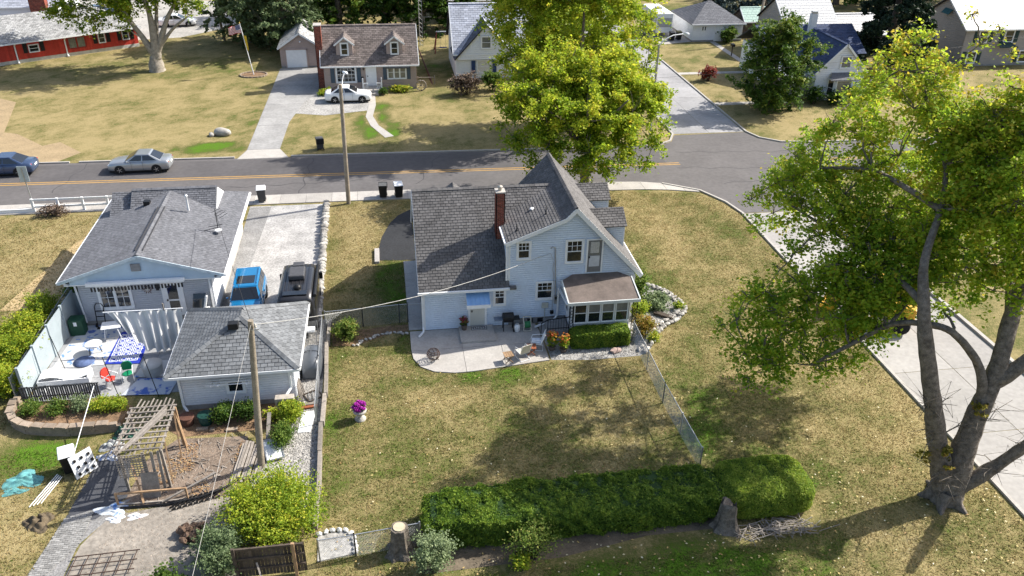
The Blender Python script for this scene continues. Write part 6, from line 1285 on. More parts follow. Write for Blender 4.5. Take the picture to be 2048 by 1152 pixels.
def planter(name, label, loc, pot_r, pot_h, r, h, N, lm, pm, NP, size=.06, pedestal=False, cat='flower pot'):
    t = thing(name, label, cat, loc, 0, world=True); x, y, z = loc
    if pedestal: MB().lathe([(.26, 0), (.26, .06), (.13, .12), (.1, .3), (.14, .36), (.3, .42), (.32, .52), (.27, .54)], loc, 14).build('urn', STONE, t); z += .5
    else: MB().lathe([(pot_r * .75, 0), (pot_r, pot_h), (pot_r * .9, pot_h), (pot_r * .85, pot_h - .04), (0, pot_h - .04)], loc, 16).build('pot', TERRA, t); z += pot_h
    cl = [(x + r * .45 * math.cos(a), y + r * .45 * math.sin(a), z + h * .45, r * .6, r * .6, h * .5) for a in np.arange(5) * 1.257]
    if N: leaves('foliage', cl, N, size * 1.3, lm, t, sub=10)
    cp = [(x, y, z + h * .5, r, r, h * .6)] if pedestal else [(c[0], c[1], z + h * .66, r * .62, r * .62, h * .36) for c in cl]; leaves('flowers', cp, NP, size, pm, t, sub=40 if pedestal else 14, tv=.4, kind='stuff', shell=.75, sub_r=(.2, .3))
    return t
planter('flower_pot', 'dark pot of red flowers at the back door step', (3.42, 36.8, .17), .17, .3, .28, .5, 260, LEAF_MID, PETALR, 300)
planter('flower_planter', 'larger orange yellow flower clump between patio slab and black railing', (7.75, 34.55, .01), .2, .25, .32, .95, 700, LEAF_LIME, PETALO, 520); planter('flower_planter', 'smaller orange flower clump between the railing and the clipped hedge', (8.3, 34.3, .01), .2, .22, .3, .95, 650, LEAF_LIME, PETALO, 420)
planter('mum_urn', 'magenta chrysanthemum ball in a stone urn on the lawn', (-2.0, 30.15, 0), .2, .3, .36, .46, 150, LEAF_MID, PETALP, 3600, .05, True)
# clipped hedges
def hedge(name, label, x0, x1, y0, y1, h, N, size, m_, tb=.5, amp=.08, pw=8):
    t = thing(name, label, 'hedge', ((x0 + x1) / 2, (y0 + y1) / 2, 0), world=True); cx_, cy_ = (x0 + x1) / 2, (y0 + y1) / 2
    bm = bmesh.new(); bmesh.ops.create_cube(bm, size=1); bmesh.ops.subdivide_edges(bm, edges=bm.edges[:], cuts=10, use_grid_fill=True)
    for v in bm.verts:
        p = v.co * 2; q = p.copy()
        l_ = max(abs(q.x), abs(q.y), abs(q.z)); e_ = (abs(q.x) ** pw + abs(q.y) ** pw + abs(q.z) ** pw) ** (1 / pw); q = q * (l_ / e_)
        v.co = V(q.x * ((x1 - x0) / 2 - size), q.y * ((y1 - y0) / 2 - size), q.z * (h / 2 - size * .5) + h / 2)
    me = bpy.data.meshes.new('core'); bm.to_mesh(me); bm.free(); me.materials.append(mat('hedge_core', (.022, .05, .012), .9, .3, 6)); o = bpy.data.objects.new('core', me); link(o, t)
    at_ = me.attributes.new('tint', 'FLOAT', 'FACE')
    # leaves over the faces
    A = [(x1 - x0) * (y1 - y0), (x1 - x0) * h, (x1 - x0) * h, (y1 - y0) * h, (y1 - y0) * h]; pr = np.array(A) / sum(A); f = rng.choice(5, N, p=pr); u, v_ = rng.uniform(-1, 1, N), rng.uniform(-1, 1, N); one = np.ones(N)
    q = np.where((f == 0)[:, None], np.c_[u, v_, one], np.where((f == 1)[:, None], np.c_[u, -one, v_], np.where((f == 2)[:, None], np.c_[u, one, v_], np.where((f == 3)[:, None], np.c_[-one, u, v_], np.c_[one, u, v_]))))
    q = q / ((np.abs(q) ** pw).sum(1) ** (1 / pw))[:, None]
    P = np.c_[q[:, 0] * (x1 - x0) / 2, q[:, 1] * (y1 - y0) / 2, q[:, 2] * h / 2 + h / 2]; lump = (vnoise(P[:, 0] + P[:, 2], P[:, 1] + P[:, 2] * .7, .34, 11) - .5) * 1.5 + (vnoise(P[:, 0] - P[:, 2], P[:, 1] + P[:, 2], .14, 12) - .5) * .9
    nrm = q / np.linalg.norm(q, axis=1)[:, None]; P += nrm * (lump * amp + rng.normal(0, .025, N) + np.where(rng.random(N) < .05, rng.exponential(.07, N), 0) * (amp > .06))[:, None]; P[:, 2] = np.clip(P[:, 2], .02, 9)
    nr = nrm * .8 + rng.normal(size=(N, 3)) * .7 + np.array([0, 0, .3]); nr /= np.linalg.norm(nr, axis=1)[:, None]; a = np.cross(nr, rng.normal(size=(N, 3))); a /= np.linalg.norm(a, axis=1)[:, None]; b2 = np.cross(nr, a); s = size * rng.uniform(.6, 1.3, N)[:, None]
    Vv = np.stack([P + a * s * .62, P + b2 * s * .42 + nr * s * .1, P - a * s * .5, P - b2 * s * .42 + nr * s * .1], 1).reshape(-1, 3)
    me = bpy.data.meshes.new('foliage'); me.vertices.add(N * 4); me.loops.add(N * 4); me.polygons.add(N); me.vertices.foreach_set('co', Vv.ravel()); me.loops.foreach_set('vertex_index', np.arange(N * 4, dtype=np.int32)); me.polygons.foreach_set('loop_start', np.arange(0, N * 4, 4, dtype=np.int32)); me.polygons.foreach_set('loop_total', np.full(N, 4, dtype=np.int32)); me.update(calc_edges=True); me.validate()
    at_ = me.attributes.new('tint', 'FLOAT', 'FACE'); at_.data.foreach_set('value', np.clip(tb + lump * .22 + rng.normal(0, .15, N), 0, 1).astype(np.float32)); me.materials.append(m_); link(bpy.data.objects.new('foliage', me), t); t.location.z = 0
    return t
hedge('clipped_hedge', 'long dark green clipped hedge across the end of the back lawn', .55, 12.35, 21.9, 24.0, 1.25, 115000, .07, LEAF_HEDGE, amp=.15)
hd2 = hedge('clipped_hedge', 'rounded bright green clipped yew block at the end of the long hedge', 12.3, 15.95, 21.7, 24.15, 1.35, 52000, .055, LEAF_HEDGE, amp=.05, tb=.74, pw=4.5)
hedge('clipped_hedge', 'low clipped box hedge in front of the sunroom windows', 8.75, 11.85, 34.35, 35.25, .95, 15000, .065, LEAF_HEDGE, amp=.05, tb=.6)

# ================================================================== LEFT PATIO
slabs('rug_patio', -17.2, -10.4, 33.3, 39.95, 4, 4, -.02, .02, mat('pale_patio', (.27, .275, .285), .85, .16, .8, tint=.1, fine=.1))
def rug(label, poly, m_, border=None, cat='rug'):
    t = thing('outdoor_rug', label, cat, (poly[0][0], poly[0][1], 0), world=True); zb = RUGZ.pop(); MB().prism(poly, zb, zb + .008).build('weave', m_, t); return t, zb + .008
RUGZ = [.06, .055, .05, .044, .038, .032]
def blot(name, c1, c2, sc, lo, hi):
    m = mat(name, c1, .9, .1, sc, col2=c2); r_ = [x for x in m.node_tree.nodes if x.type == 'VALTORGB'][0]; r_.color_ramp.elements[0].position = lo; r_.color_ramp.elements[1].position = hi; return m
WB_ = blot('white_blue_floral', (.46, .46, .46), (.10, .22, .50), 2.6, .56, .62); BW_ = blot('blue_white_floral', (.05, .10, .36), (.5, .54, .6), 4.5, .5, .56); GB_ = blot('grey_blue_floral', (.42, .46, .52), (.06, .12, .38), 1.6, .53, .6)
rug('faded white rug with scattered blue blooms on the cluttered patio', [(-17.0, 36.0), (-14.6, 36.0), (-14.3, 38.6), (-16.8, 38.8)], WB_); rug('grey rug with a big blue floral medallion by the bungalow wall', [(-16.8, 38.7), (-14.4, 38.6), (-14.3, 39.8), (-16.4, 39.85)], GB_)
GEO, zt = rug('royal blue rug with white squared key pattern', [(-14.55, 36.05), (-12.85, 35.9), (-12.9, 38.9), (-14.45, 39.0)], mat('royal_blue', (.015, .035, .32), .9, .1, 6))
b = MB()
for i in range(3):
    for j in range(6):
        cx_, cy_ = -14.2 + i * .47 + .0 * j, 36.4 + j * .42
        for k, s_ in enumerate((.19, .1)):
            for dx, dy, wx, wy in ((-s_, 0, .025, s_), (s_, 0, .025, s_), (0, -s_, s_, .025), (0, s_, s_, .025)): b.box(cx_ + dx - wx, cx_ + dx + wx, cy_ + dy - wy, cy_ + dy + wy, zt, zt + .004 + .0006 * k)
        b.box(cx_ + .2, cx_ + .28, cy_ - .02, cy_ + .02, zt, zt + .003)
b.build('key_pattern', mat('rug_white', (.6, .63, .66), .9), GEO)
rug('blue leaf patterned rug beside the garage corner', [(-13.1, 33.3), (-10.9, 33.1), (-10.7, 34.4), (-12.6, 34.6)], GB_); rug('white rug with blue fronds under the round grey table', [(-12.9, 34.7), (-11.2, 34.6), (-11.2, 36.0), (-12.6, 36.0)], WB_)
def table4(name, label, loc, rz, w_, d_, h, m_, rnd=.06):
    t = thing(name, label, 'table', loc, rz); MB().box(-w_ / 2, w_ / 2, -d_ / 2, d_ / 2, h - .05, h).build('top', m_, t, bevel=rnd)
    for x in (-1, 1):
        for y in (-1, 1): MB().bar((x * w_ * .42, y * d_ * .4, 0), (x * w_ * .3, y * d_ * .36, h - .04), .03).build('leg', m_, t)
    return t
table4('folding_table', 'white square folding table near the bungalow window', (-14.75, 38.6, .05), .15, .95, .75, .72, WHITE)
RT = thing('round_stool', 'white round stool table tipped among chairs on the patio', 'table', (-15.3, 37.2, .05), 0); MB().lathe([(.4, .46), (.42, .5), (.4, .52), (0, .52)], (0, 0, 0), 24).build('top', WHITE, RT)
for k in range(3): a = k * 2.09; MB().bar((.25 * math.cos(a), .25 * math.sin(a), .47), (.33 * math.cos(a), .33 * math.sin(a), 0), .03).build('leg', BLACKM, RT)
RB = thing('round_mat', 'round slate blue mat lying on the white rug', 'mat', (-15.6, 36.4, .058), 0); MB().lathe([(.5, 0), (.5, .015), (0, .015)], (0, 0, 0), 28).build('disc', mat('slate_mat', (.09, .13, .25), .9, .3, 5), RB)
def metal_chair(loc, rz, label, sm, fm):
    t = thing('metal_chair', label, 'chair', loc, rz); MB().rock((0, 0, .4), (.26, .25, .035), sub=2).build('seat', sm, t, smooth=True); b = MB(); bm_ = [V(-.26 - .02 * abs(k), .09 * k, 0) for k in range(-3, 4)]
    b.add([(-.24, y, z) for y, z in ((-.2, .45), (.2, .45), (.26, .62), (.22, .82), (.1, .92), (-.1, .92), (-.22, .82), (-.26, .62))] + [(-.3, y, z) for y, z in ((-.2, .45), (.2, .45), (.26, .62), (.22, .82), (.1, .92), (-.1, .92), (-.22, .82), (-.26, .62))], [tuple(range(8)), tuple(range(8, 16))[::-1]] + [(i, i + 8, (i + 1) % 8 + 8, (i + 1) % 8) for i in range(8)]); b.build('backrest', sm, t)
    for s in (-1, 1): MB().tube([(-.28, s * .24, .65), (.25, s * .28, .62), (.28, s * .27, .05), (-.3, s * .26, .02)], .018, 6).build('side_frame', fm, t); MB().bar((-.27, s * .2, .4), (-.27, s * .2, .6), .03).build('support', fm, t)
    return t
GRN = mat('shell_green', (.01, .20, .09), .4, .06, 3); metal_chair((-13.05, 34.55, .03), -1.4, 'green shell back metal chair with white arms on the patio', GRN, WHITE); metal_chair((-10.75, 35.4, .03), 3.0, 'dark green metal chair half hidden by the garage eave', mat('deep_green', (.01, .09, .04), .4), WHITE)
metal_chair((-13.75, 34.2, .03), -.5, 'small red folding chair beside the green metal chair', mat('coral_red', (.55, .05, .035), .6), WHITE)
GT = thing('drum_table', 'round grey drum table with cloth skirt on the patio', 'table', (-12.0, 34.95, .03), 0); MB().lathe([(.42, 0), (.46, .3), (.5, .56), (.5, .6), (0, .62)], (0, 0, 0), 24).build('drum', mat('grey_cloth', (.40, .40, .39), .8, .1, 4), GT)
LG = thing('lounge_sofa', 'white slatted lounge sofa casting wavy shadows on the patio', 'sofa', (-16.1, 34.9, .02), .05)
b = MB()
for k in range(10): u = k / 9; z = .38 + .12 * math.sin(u * 6.3); b.add([(-1.0 + 2.0 * u, -.35, z), (-.78 + 2.0 * u, -.35, .38 + .12 * math.sin((u + .11) * 6.3)), (-.78 + 2.0 * u, .45, .38 + .12 * math.sin((u + .11) * 6.3)), (-1.0 + 2 * u, .45, z)], [(0, 1, 2, 3)])
b.build('seat', WHITE, LG, fix=False); MB().box(-1.05, 1.25, -.42, -.34, .05, .3).build('front_rail', WHITE, LG)
for x in (-1.0, .1, 1.2): MB().box(x - .03, x + .03, -.38, .4, 0, .36).build('support', WHITE, LG)
MB().bar((-16.75, 34.0, .05), (-16.45, 35.0, .08), .22, .04).build('white_plank', WHITE, label='white board lying on the patio by the panel fence', cat='board')
# hanging cloth between bungalow and garage
CU = thing('white_curtain', 'white plastic sheet curtain hanging in folds between bungalow and garage', 'curtain', (-12.5, 37.3, 0), world=True); b = MB(); nu, nv = 70, 14; vs = []
for j in range(nv + 1):
    v_ = j / nv
    for i in range(nu + 1):
        u = i / nu; x = -14.3 + 3.5 * u; lo = .25 + .9 * max(0, (.35 - u) / .35) ** .8 + .55 * max(0, (.55 - u)) ; drop = 2.2 - (2.2 - lo) * v_
        x2 = x + (.55 * (1 - u)) * v_ * 1.2; fold = (.05 + .12 * v_) * math.sin(u * 46 + 1.6 * math.sin(u * 9)) + .06 * v_ * math.sin(u * 17)
        vs.append((x2, 37.35 + fold - .75 * v_ * (.4 + .6 * math.sin(u * 3.1)), drop + .05 * math.sin(u * 26) * (1 - v_)))
b.add(vs, [(j * (nu + 1) + i, j * (nu + 1) + i + 1, (j + 1) * (nu + 1) + i + 1, (j + 1) * (nu + 1) + i) for j in range(nv) for i in range(nu)], .5, True); b.build('cloth', mat('white_sheet', (.58, .58, .57), .35, .05, 2, spec=.5), CU, fix=False)
MB().tube([(-14.5, 37.35, 2.25), (-10.7, 37.3, 2.25)], .03, 8).build('rod', WHITE, CU); MB().bar((-11.6, 37.3, 2.2), (-11.6, 37.3, 2.6), .06).build('hook', TIMBER, CU)
for x, y, l in ((-13.2, 33.25, 'thin black pole standing by the green metal chair'), (-11.35, 33.0, 'thin black pole standing by the garage corner rug'), (-16.1, 35.4, 'thin black pole standing on the pale rug edge')):
    MB().tube([(x, y, 0.02), (x - .25, y, 2.3)], .018, 6).build('shade_pole', BLACKM, label=l, cat='pole')
GBX = thing('green_cabinet', 'dark green utility cabinet with a white notice in the fence corner', 'cabinet', (-16.6, 39.2, 0), 0); MB().box(-.35, .35, -.3, .3, 0, .95).build('body', mat('utility_green', (.015, .06, .035), .5), GBX, bevel=.03); MB().box(-.08, .08, -.31, -.3, .62, .85).build('notice', WHITE, GBX)
DOL = thing('hand_truck', 'black hand truck leaning on the grey bungalow wall', 'hand truck', (-15.6, 39.7, .02), 0); b = MB(); b.tube([(-.2, -.1, 0), (-.22, .18, 1.15), (-.12, .22, 1.3), (.12, .22, 1.3), (.22, .18, 1.15), (.2, -.1, 0)], .025, 7); b.bar((-.21, .05, .6), (.21, .05, .6), .04); b.bar((-.2, .1, .9), (.2, .1, .9), .04); b.build('frame', BLACKM, DOL); MB().box(-.22, .22, -.3, -.08, 0, .03).build('toe_plate', BLACKM, DOL)
for s in (-1, 1): MB().lathe([(.12, -.03), (.12, .03)], (s * .26, -.02, .12), 12, 'x').build('wheel', RUBBER, DOL)
GRL = thing('potting_stand', 'white potting stand with a dark pane by the bungalow door', 'stand', (-10.4, 39.5, 0), 0); MB().box(-.4, .4, -.3, .3, .75, .82).build('shelf', WHITE, GRL); MB().slab([V(-.4, -.2, .85), V(.3, -.2, .85), V(.35, .2, 1.7), V(-.3, .2, 1.7)], V(0, -1, .4), .03).build('pane', GLASS, GRL)
for x in (-.36, .36):
    for y in (-.26, .26): MB().bar((x, y, 0), (x, y, .75), .06).build('leg', WHITE, GRL)
MB().bar((.2, -.1, .82), (.45, -.2, 1.75), .1).build('brace', WHITE, GRL)

# ================================================================== LOWER LEFT YARD
PG = thing('timber_trellis', 'weathered timber trellis frame with leaning slats and lattice end', 'trellis', (-10.5, 28, 0), world=True)
def tb(nm, p, q, w_=.06, h=.06, m_=None): MB().bar(p, q, w_, h, random.random()).build(nm, m_ or TIMBER, PG)
for p in ((-9.55, 29.35), (-11.4, 29.3), (-9.6, 26.75), (-11.2, 26.75)): tb('post', (p[0], p[1], 0), (p[0] - .03, p[1], 2.05), .1, .1, TIMBERN if p == (-9.55, 29.35) else TIMBER)
tb('post', (-9.4, 29.2, 0), (-9.62, 29.35, 2.1), .1, .04, TIMBERN); tb('brace', (-9.5, 28.5, 0), (-9.62, 29.2, 1.9), .05, .05, TIMBERN); tb('brace', (-9.55, 26.95, 0), (-9.7, 27.6, 1.75), .05, .05, TIMBERN)
for x in (-9.6, -11.3): tb('beam', (x, 26.6, 2.08), (x, 29.5, 2.08), .05, .12)
for k in range(9): y = 26.7 + k * .34; tb('crosspiece', (-11.4, y, 2.14), (-9.5, y, 2.14), .07, .04)
for k in range(9): tb('slat', (-11.9 + k * .23, 27.0 + .1 * math.sin(k), 1.5 + .1 * (k % 3)), (-11.0 + k * .17, 29.8 + .1 * math.cos(k * 2), 2.22), .05, .025)
for k in range(6): tb('slat', (-11.2 + k * .1, 26.4 + .12 * k, 2.18), (-9.9 + k * .03, 29.3 - .1 * k, 2.24), .05, .03)
b = MB()
for k in range(10): b.box(-11.3 + k * .12, -11.27 + k * .12, 26.5, 26.52, .9, 2.05); b.box(-11.32, -10.2, 26.475, 26.5, .95 + k * .12, .98 + k * .12)
b.build('lattice', TIMBER, PG)
for x in (-9.72, -9.98, -10.3): tb('post', (x, 26.45, 0), (x + .02, 26.6, 2.05), .11, .04)
LB = thing('leaning_board', 'grey weathered board standing against the trellis end', 'board', (-10.2, 26.3, 0), world=True); MB().slab([V(-10.55, 26.25, 0), V(-9.85, 26.2, 0), V(-9.85, 26.42, 1.15), V(-10.5, 26.45, 1.15)], V(0, -1, .2), .03).build('board', TIMBER, LB)
BE = thing('timber_rack', 'long open timber frame standing in front of the trellis', 'frame', (-10.1, 25.9, 0), world=True)
for z in (.04, .62): MB().bar((-11.45, 25.95, z), (-8.75, 25.9, z + .02), .07, .07, random.random()).build('rail', TIMBERN if z > .5 else TIMBER, BE)
for x in (-11.42, -8.78): MB().bar((x, 25.93, 0), (x, 25.93, .66), .07).build('upright', TIMBERN, BE)
MB().bar((-9.75, 25.85, .08), (-7.7, 26.6, .7), .09, .05).build('long_plank', TIMBER, label='pale plank slanting up over the dug soil', cat='plank')
MB().bar((-10.9, 26.9, 1.2), (-10.45, 25.9, .05), .08, .05).build('long_plank', TIMBERN, label='short orange plank leaning down from the lattice', cat='plank')
b = MB().tube([(-11.3, 25.75, .05), (-9.5, 25.7, .08), (-8.3, 25.9, .1), (-7.4, 26.3, .12), (-6.9, 26.8, .1)], .05, 6); b.build('corrugated_pipe', BLACK, label='black drain pipe curving along the edge of the dug soil', cat='pipe')
b = MB()
for i in range(9):
    for j in range(4): b.bar((-9.3 + i * .2 - .1 * (j % 2), 25.35 + j * .13 + .06 * i, .06), (-9.15 + i * .2 - .1 * (j % 2), 25.45 + j * .13 + .06 * i, .06), .03, .08)
b.build('grid_mat', BLACK, label='black plastic grid strip beside the drain pipe', cat='mat')
# wheelie bin with perforated white crate
wheelie_bin((-13.85, 28.3, 0), .35, 'black wheelie bin with a white lid standing beside a perforated white panel', WHITE, BLACK)
CR = thing('perforated_panel', 'white perforated panel leaning on the black bin', 'panel', (-13.15, 28.0, 0), -.75)
MB().slab([V(0, -.45, .02), V(0, .5, .02), V(-.25, .5, 1.0), V(-.25, -.45, 1.0)], V(1, 0, .25), .04).build('panel', WHITE, CR)
for i in range(3):
    for j in range(3): MB().box(-.08 - .08 * j, .03 - .08 * j, -.32 + i * .3 + .06 * (j % 2), -.22 + i * .3 + .06 * (j % 2), .14 + j * .3, .24 + j * .3).build('hole', BLACK, CR)
def heap(name, label, cat, c, rx, ry, h, m_, seed, n_=26, sharp=.5):
    r2 = np.random.default_rng(seed); b = MB(); vs = []; N_ = n_
    for j in range(N_ + 1):
        for i in range(N_ + 1):
            u, v_ = i / N_ * 2 - 1, j / N_ * 2 - 1; d = min(1, math.hypot(u, v_)); ang = math.atan2(v_, u); k_ = 1 + .22 * math.sin(3 * ang + seed) + .12 * math.sin(5 * ang)
            z = max(0, (1 - d ** 1.6)) * h * (.55 + .45 * math.sin(u * 9 + 3 * math.sin(v_ * 4 + seed)) * sharp + .2 * math.sin(v_ * 13 + u * 5)); vs.append((c[0] + u * rx * k_, c[1] + v_ * ry * k_, c[2] + .015 + max(0, z)))
    fs = [(j * (N_ + 1) + i, j * (N_ + 1) + i + 1, (j + 1) * (N_ + 1) + i + 1, (j + 1) * (N_ + 1) + i) for j in range(N_) for i in range(N_) if math.hypot((i + .5) / N_ * 2 - 1, (j + .5) / N_ * 2 - 1) < 1.0]
    return b.add(vs, fs, .5, True).build(name, m_, label=label, cat=cat, fix=False)
TEAL = mat('teal_cloth', (.10, .27, .27), .85, .4, 4)
heap('crumpled_cloth', 'crumpled teal tarpaulin lying on the grass', 'tarpaulin', (-15.6, 27.95, 0), .75, .5, .22, TEAL, 3); heap('crumpled_cloth', 'trailing corner of teal cloth on the dry grass', 'tarpaulin', (-15.75, 27.3, 0), .45, .22, .1, TEAL, 8)
heap('burlap_sack', 'crumpled brown sack at the edge of the paver path', 'sack', (-14.2, 25.4, 0), .5, .5, .35, mat('burlap', (.11, .085, .055), .9, .3, 5), 5, sharp=.9)
heap('plastic_sheet', 'torn white and blue plastic sheeting under the timber frame', 'plastic sheet', (-11.6, 25.75, 0), .6, .35, .14, blot('blue_white_plastic', (.55, .58, .6), (.10, .22, .5), 3, .5, .6), 11); heap('plastic_sheet', 'white plastic bag on the pavers by the timber frame', 'plastic bag', (-11.35, 25.2, 0), .3, .2, .14, WHITE, 12); heap('plastic_sheet', 'white bag with red print beside the paver path', 'plastic bag', (-10.6, 25.25, 0), .35, .18, .1, blot('red_white_plastic', (.6, .6, .6), (.5, .05, .06), 5, .58, .62), 14)
heap('junk_pile', 'pile of dark green bags beside the retaining wall', 'bags', (-12.2, 30.4, 0), .6, .55, .55, mat('dark_green_bag', (.012, .05, .035), .35, .4, 4), 21, sharp=.8); heap('junk_pile', 'clear and grey plastic bags heaped by the wall end', 'bags', (-12.6, 29.7, 0), .5, .4, .35, blot('clear_bag', (.4, .42, .42), (.10, .10, .11), 4, .4, .6), 22); heap('junk_pile', 'blue white litter bags on the yellowed grass', 'bags', (-12.55, 29.0, 0), .45, .3, .2, blot('litter', (.5, .5, .5), (.12, .2, .42), 5, .5, .58), 23)
PP = thing('pipe_bundle', 'bundle of thin white plastic pipes lying on grass by the bin', 'pipes', (-14.4, 27.1, 0), world=True)
for k in range(4): MB().tube([(-14.85 + k * .13, 26.3 + .05 * k, .03), (-14.3 + k * .08, 28.0 - .06 * k, .12)], .02, 6).build('pipe', WHITE, PP)
MB().tube([(-14.0, 28.6, 0), (-13.75, 32.3, 1.4)], .02, 6).build('white_rod', WHITE, label='long thin white rod slanting up from the bin to the garden bed', cat='rod')
# wire rack and firewood ring
WR = thing('wire_rack', 'rusty welded wire rack lying on the pale dirt', 'rack', (-11.2, 22.9, 0), world=True)
for k in range(6): MB().bar((-12.3 + k * .42, 22.3, .12), (-12.2 + k * .42, 23.35, .14), .025).build('bar', RUST, WR)
for k in range(3): MB().bar((-12.35, 22.4 + k * .45, .15), (-10.0, 22.45 + k * .45, .16), .03).build('bar', RUST, WR)
rb2 = random.Random(3); FL = thing('log_heap', 'tumbled heap of dark cut logs on the dirt', 'logs', (-8.3, 23.8, 0), world=True)
for k in range(22): a = k * .45; MB().rock((-8.3 + rb2.uniform(-.42, .42), 23.85 + rb2.uniform(-.42, .42), .1 + .22 * rb2.random()), (.2, .12, .13), random.random(), k, sub=2).build('log', mat('charred_log', (.10, .065, .045), .9, .45, 4, tint=.4), FL)
MB().prism([(-8.3 + .4 * math.cos(a), 23.85 + .38 * math.sin(a)) for a in np.arange(12) * .5236], .005, .03).build('ash', mat('ash', (.03, .028, .027), .95), FL)
# stacked lumber beside the pole
LU = thing('lumber_pile', 'stack of grey weathered planks beside the rear pole', 'planks', (-6.9, 28.0, 0), world=True)
for k in range(9): x = -7.2 + k * .13; MB().bar((x, 26.6 + .1 * (k % 3), .06 + .05 * (k % 3)), (x + .22, 29.0 + .15 * math.sin(k), .08 + .05 * (k % 2)), .1, .05, random.random()).build('plank', TIMBER, LU)
MB().bar((-6.3, 28.9, .1), (-6.5, 30.3, .9), .2, .04).build('upright_board', TIMBERN, label='yellowish board propped against the garage bed', cat='board'); MB().bar((-6.0, 29.0, .05), (-5.95, 30.2, .75), .16, .04).build('upright_board', TIMBER, label='tan plank propped beside the lime shrub', cat='board')
WC = thing('white_frame_sheet', 'discarded white framed sheet lying among the lumber', 'panel', (-5.65, 28.3, 0), .25); MB().slab([V(-.35, -.55, .12), V(.35, -.55, .12), V(.35, .55, .3), V(-.35, .55, .3)], V(0, -.16, 1), .03).build('sheet', WHITE, WC); b = MB(); [b.bar(p, q, .05) for p, q in (((-.36, -.56, .14), (.36, -.56, .14)), ((-.36, .56, .33), (.36, .56, .33)), ((-.36, -.56, .14), (-.36, .56, .33)), ((.36, -.56, .14), (.36, .56, .33)))]; b.build('rim', GALV, WC)
MB().slab([V(-4.75, 29.5, .05), V(-4.2, 29.5, .05), V(-4.0, 31.0, .06), V(-4.65, 30.9, .06)], V(0, 0, 1), .03).build('discarded_board', WHITE, label='white board lying flat on gravel beside the garage', cat='board')
for k, l in enumerate(('upper', 'lower')): MB().bar((-4.85, 31.2 + k * .22, .08), (-3.95, 31.3 + k * .22, .08), .16, .06, random.random()).build('short_board', TIMBER if k else mat('red_timber', (0, 0, 0)), label='%s board lying across the gravel strip by the white panel' % ('reddish' if not k else 'grey'), cat='board')
AC = thing('heat_pump', 'beige box air unit with two round grilles by the garage wall', 'air unit', (-5.35, 31.2, .0), 0); MB().box(-.45, .4, -.18, .18, .25, .82).build('case', mat('beige_case', (.38, .34, .30), .6), AC, bevel=.02)
for x in (-.2, .15): MB().lathe([(.13, -.02), (.15, -.02), (.15, .0)], (x, -.18, .55), 16, 'y').build('grille', BLACKM, AC)
for x in (-.38, .33): MB().box(x - .03, x + .03, -.15, .15, 0, .25).build('foot', BLACKM, AC)
PL = thing('pallet', 'weathered pallet leaning against the white garage side wall', 'pallet', (-4.65, 32.4, 0), world=True)
for k in range(5): MB().bar((-4.75 + .03 * k, 31.9 + k * .16, .02), (-4.85, 31.95 + k * .15, .85), .08, .03, random.random()).build('slat', TIMBER, PL)
DF = thing('lattice_hatch', 'old crossed lattice window frame lying on the gravel', 'frame', (-4.2, 32.1, .02), .5); b = MB(); [b.bar(p, q, .05, .04) for p, q in (((-.35, -.3, .05), (.35, -.3, .05)), ((.35, -.3, .05), (.35, .35, .05)), ((.35, .35, .05), (-.35, .35, .05)), ((-.35, .35, .05), (-.35, -.3, .05)))]; b.build('frame', TIMBERD, DF); b = MB(); [b.bar((-.3 + k * .2, -.28, .06), (-.1 + k * .2, .33, .06), .02) or b.bar((.3 - k * .2, -.28, .07), (.1 - k * .2, .33, .07), .02) for k in range(3)]; b.build('lattice', GALV, DF)
# covered grill / boat cover on the gravel strip
CB = thing('covered_grill', 'bulky thing under a tight dark grey vinyl cover beside the garage', 'covered grill', (-4.35, 34.4, 0), 0)
b = MB(); prof = [(-.95, .36, .1, .55), (-.9, .42, .02, .8), (-.5, .46, .0, .95), (.1, .48, 0, 1.0), (.6, .46, 0, .95), (.9, .42, .02, .82), (.97, .36, .1, .6)]
rings = []
for yy_, hw, zb_, zt_ in prof: rings.append([(hw * a_x, yy_, zb_ + (zt_ - zb_) * c_) for a_x, c_ in ((-1, 0), (-1.02, .5), (-.92, .85), (-.6, 1), (0, 1.04), (.6, 1), (.92, .85), (1.02, .5), (1, 0))])
n_ = 9; b.add([p for r_ in rings for p in r_], [(i * n_ + k, i * n_ + k + 1, (i + 1) * n_ + k + 1, (i + 1) * n_ + k) for i in range(len(rings) - 1) for k in range(n_ - 1)] + [tuple(range(n_)), tuple(range(len(rings) * n_ - n_, len(rings) * n_))], .5, True); b.build('cover', mat('vinyl_cover', (.075, .085, .10), .35, .12, 3, spec=.5), CB)
b = MB().tube([(hwx * .49, .05, .02 + 1.04 * max(0, 1 - abs(hwx) ** 6)) for hwx in [k / 8 - 1 for k in range(17)]], .014, 5); b.build('strap', BLACK, CB)
ST = thing('metal_shelf', 'galvanised wire shelf standing in the gap beside the garage', 'shelf', (-4.45, 36.6, 0), 0); b = MB(); [b.bar((x, y, 0), (x, y, 1.1), .03) for x in (-.25, .25) for y in (-.55, .55)]; b.build('upright', GALV, ST); b = MB(); [b.bar((-.25, -.55 + k * .1, z), (.25, -.55 + k * .1, z), .012) for k in range(12) for z in (.4, 1.08)]; b.build('rack', GALV, ST); MB().box(-.2, .2, -.5, -.15, 1.09, 1.2).build('tray', WHITE, ST)
MB().rock((-5.0, 38.5, .4), (.2, .2, .4), sub=2).build('gas_can', mat('red_plastic', (.45, .02, .02), .5), label='small red container behind the garage corner', cat='container')
GBX_ = thing('gravel_box', 'square gravel patch edged with white painted stones at the lawn corner', 'gravel patch', (-2.9, 22.6, 0), world=True); MB().prism([(-3.55, 23.3), (-2.5, 23.35), (-2.2, 23.0), (-2.15, 22.2), (-3.5, 22.0)], .0, .04).build('gravel', GRAV, GBX_)
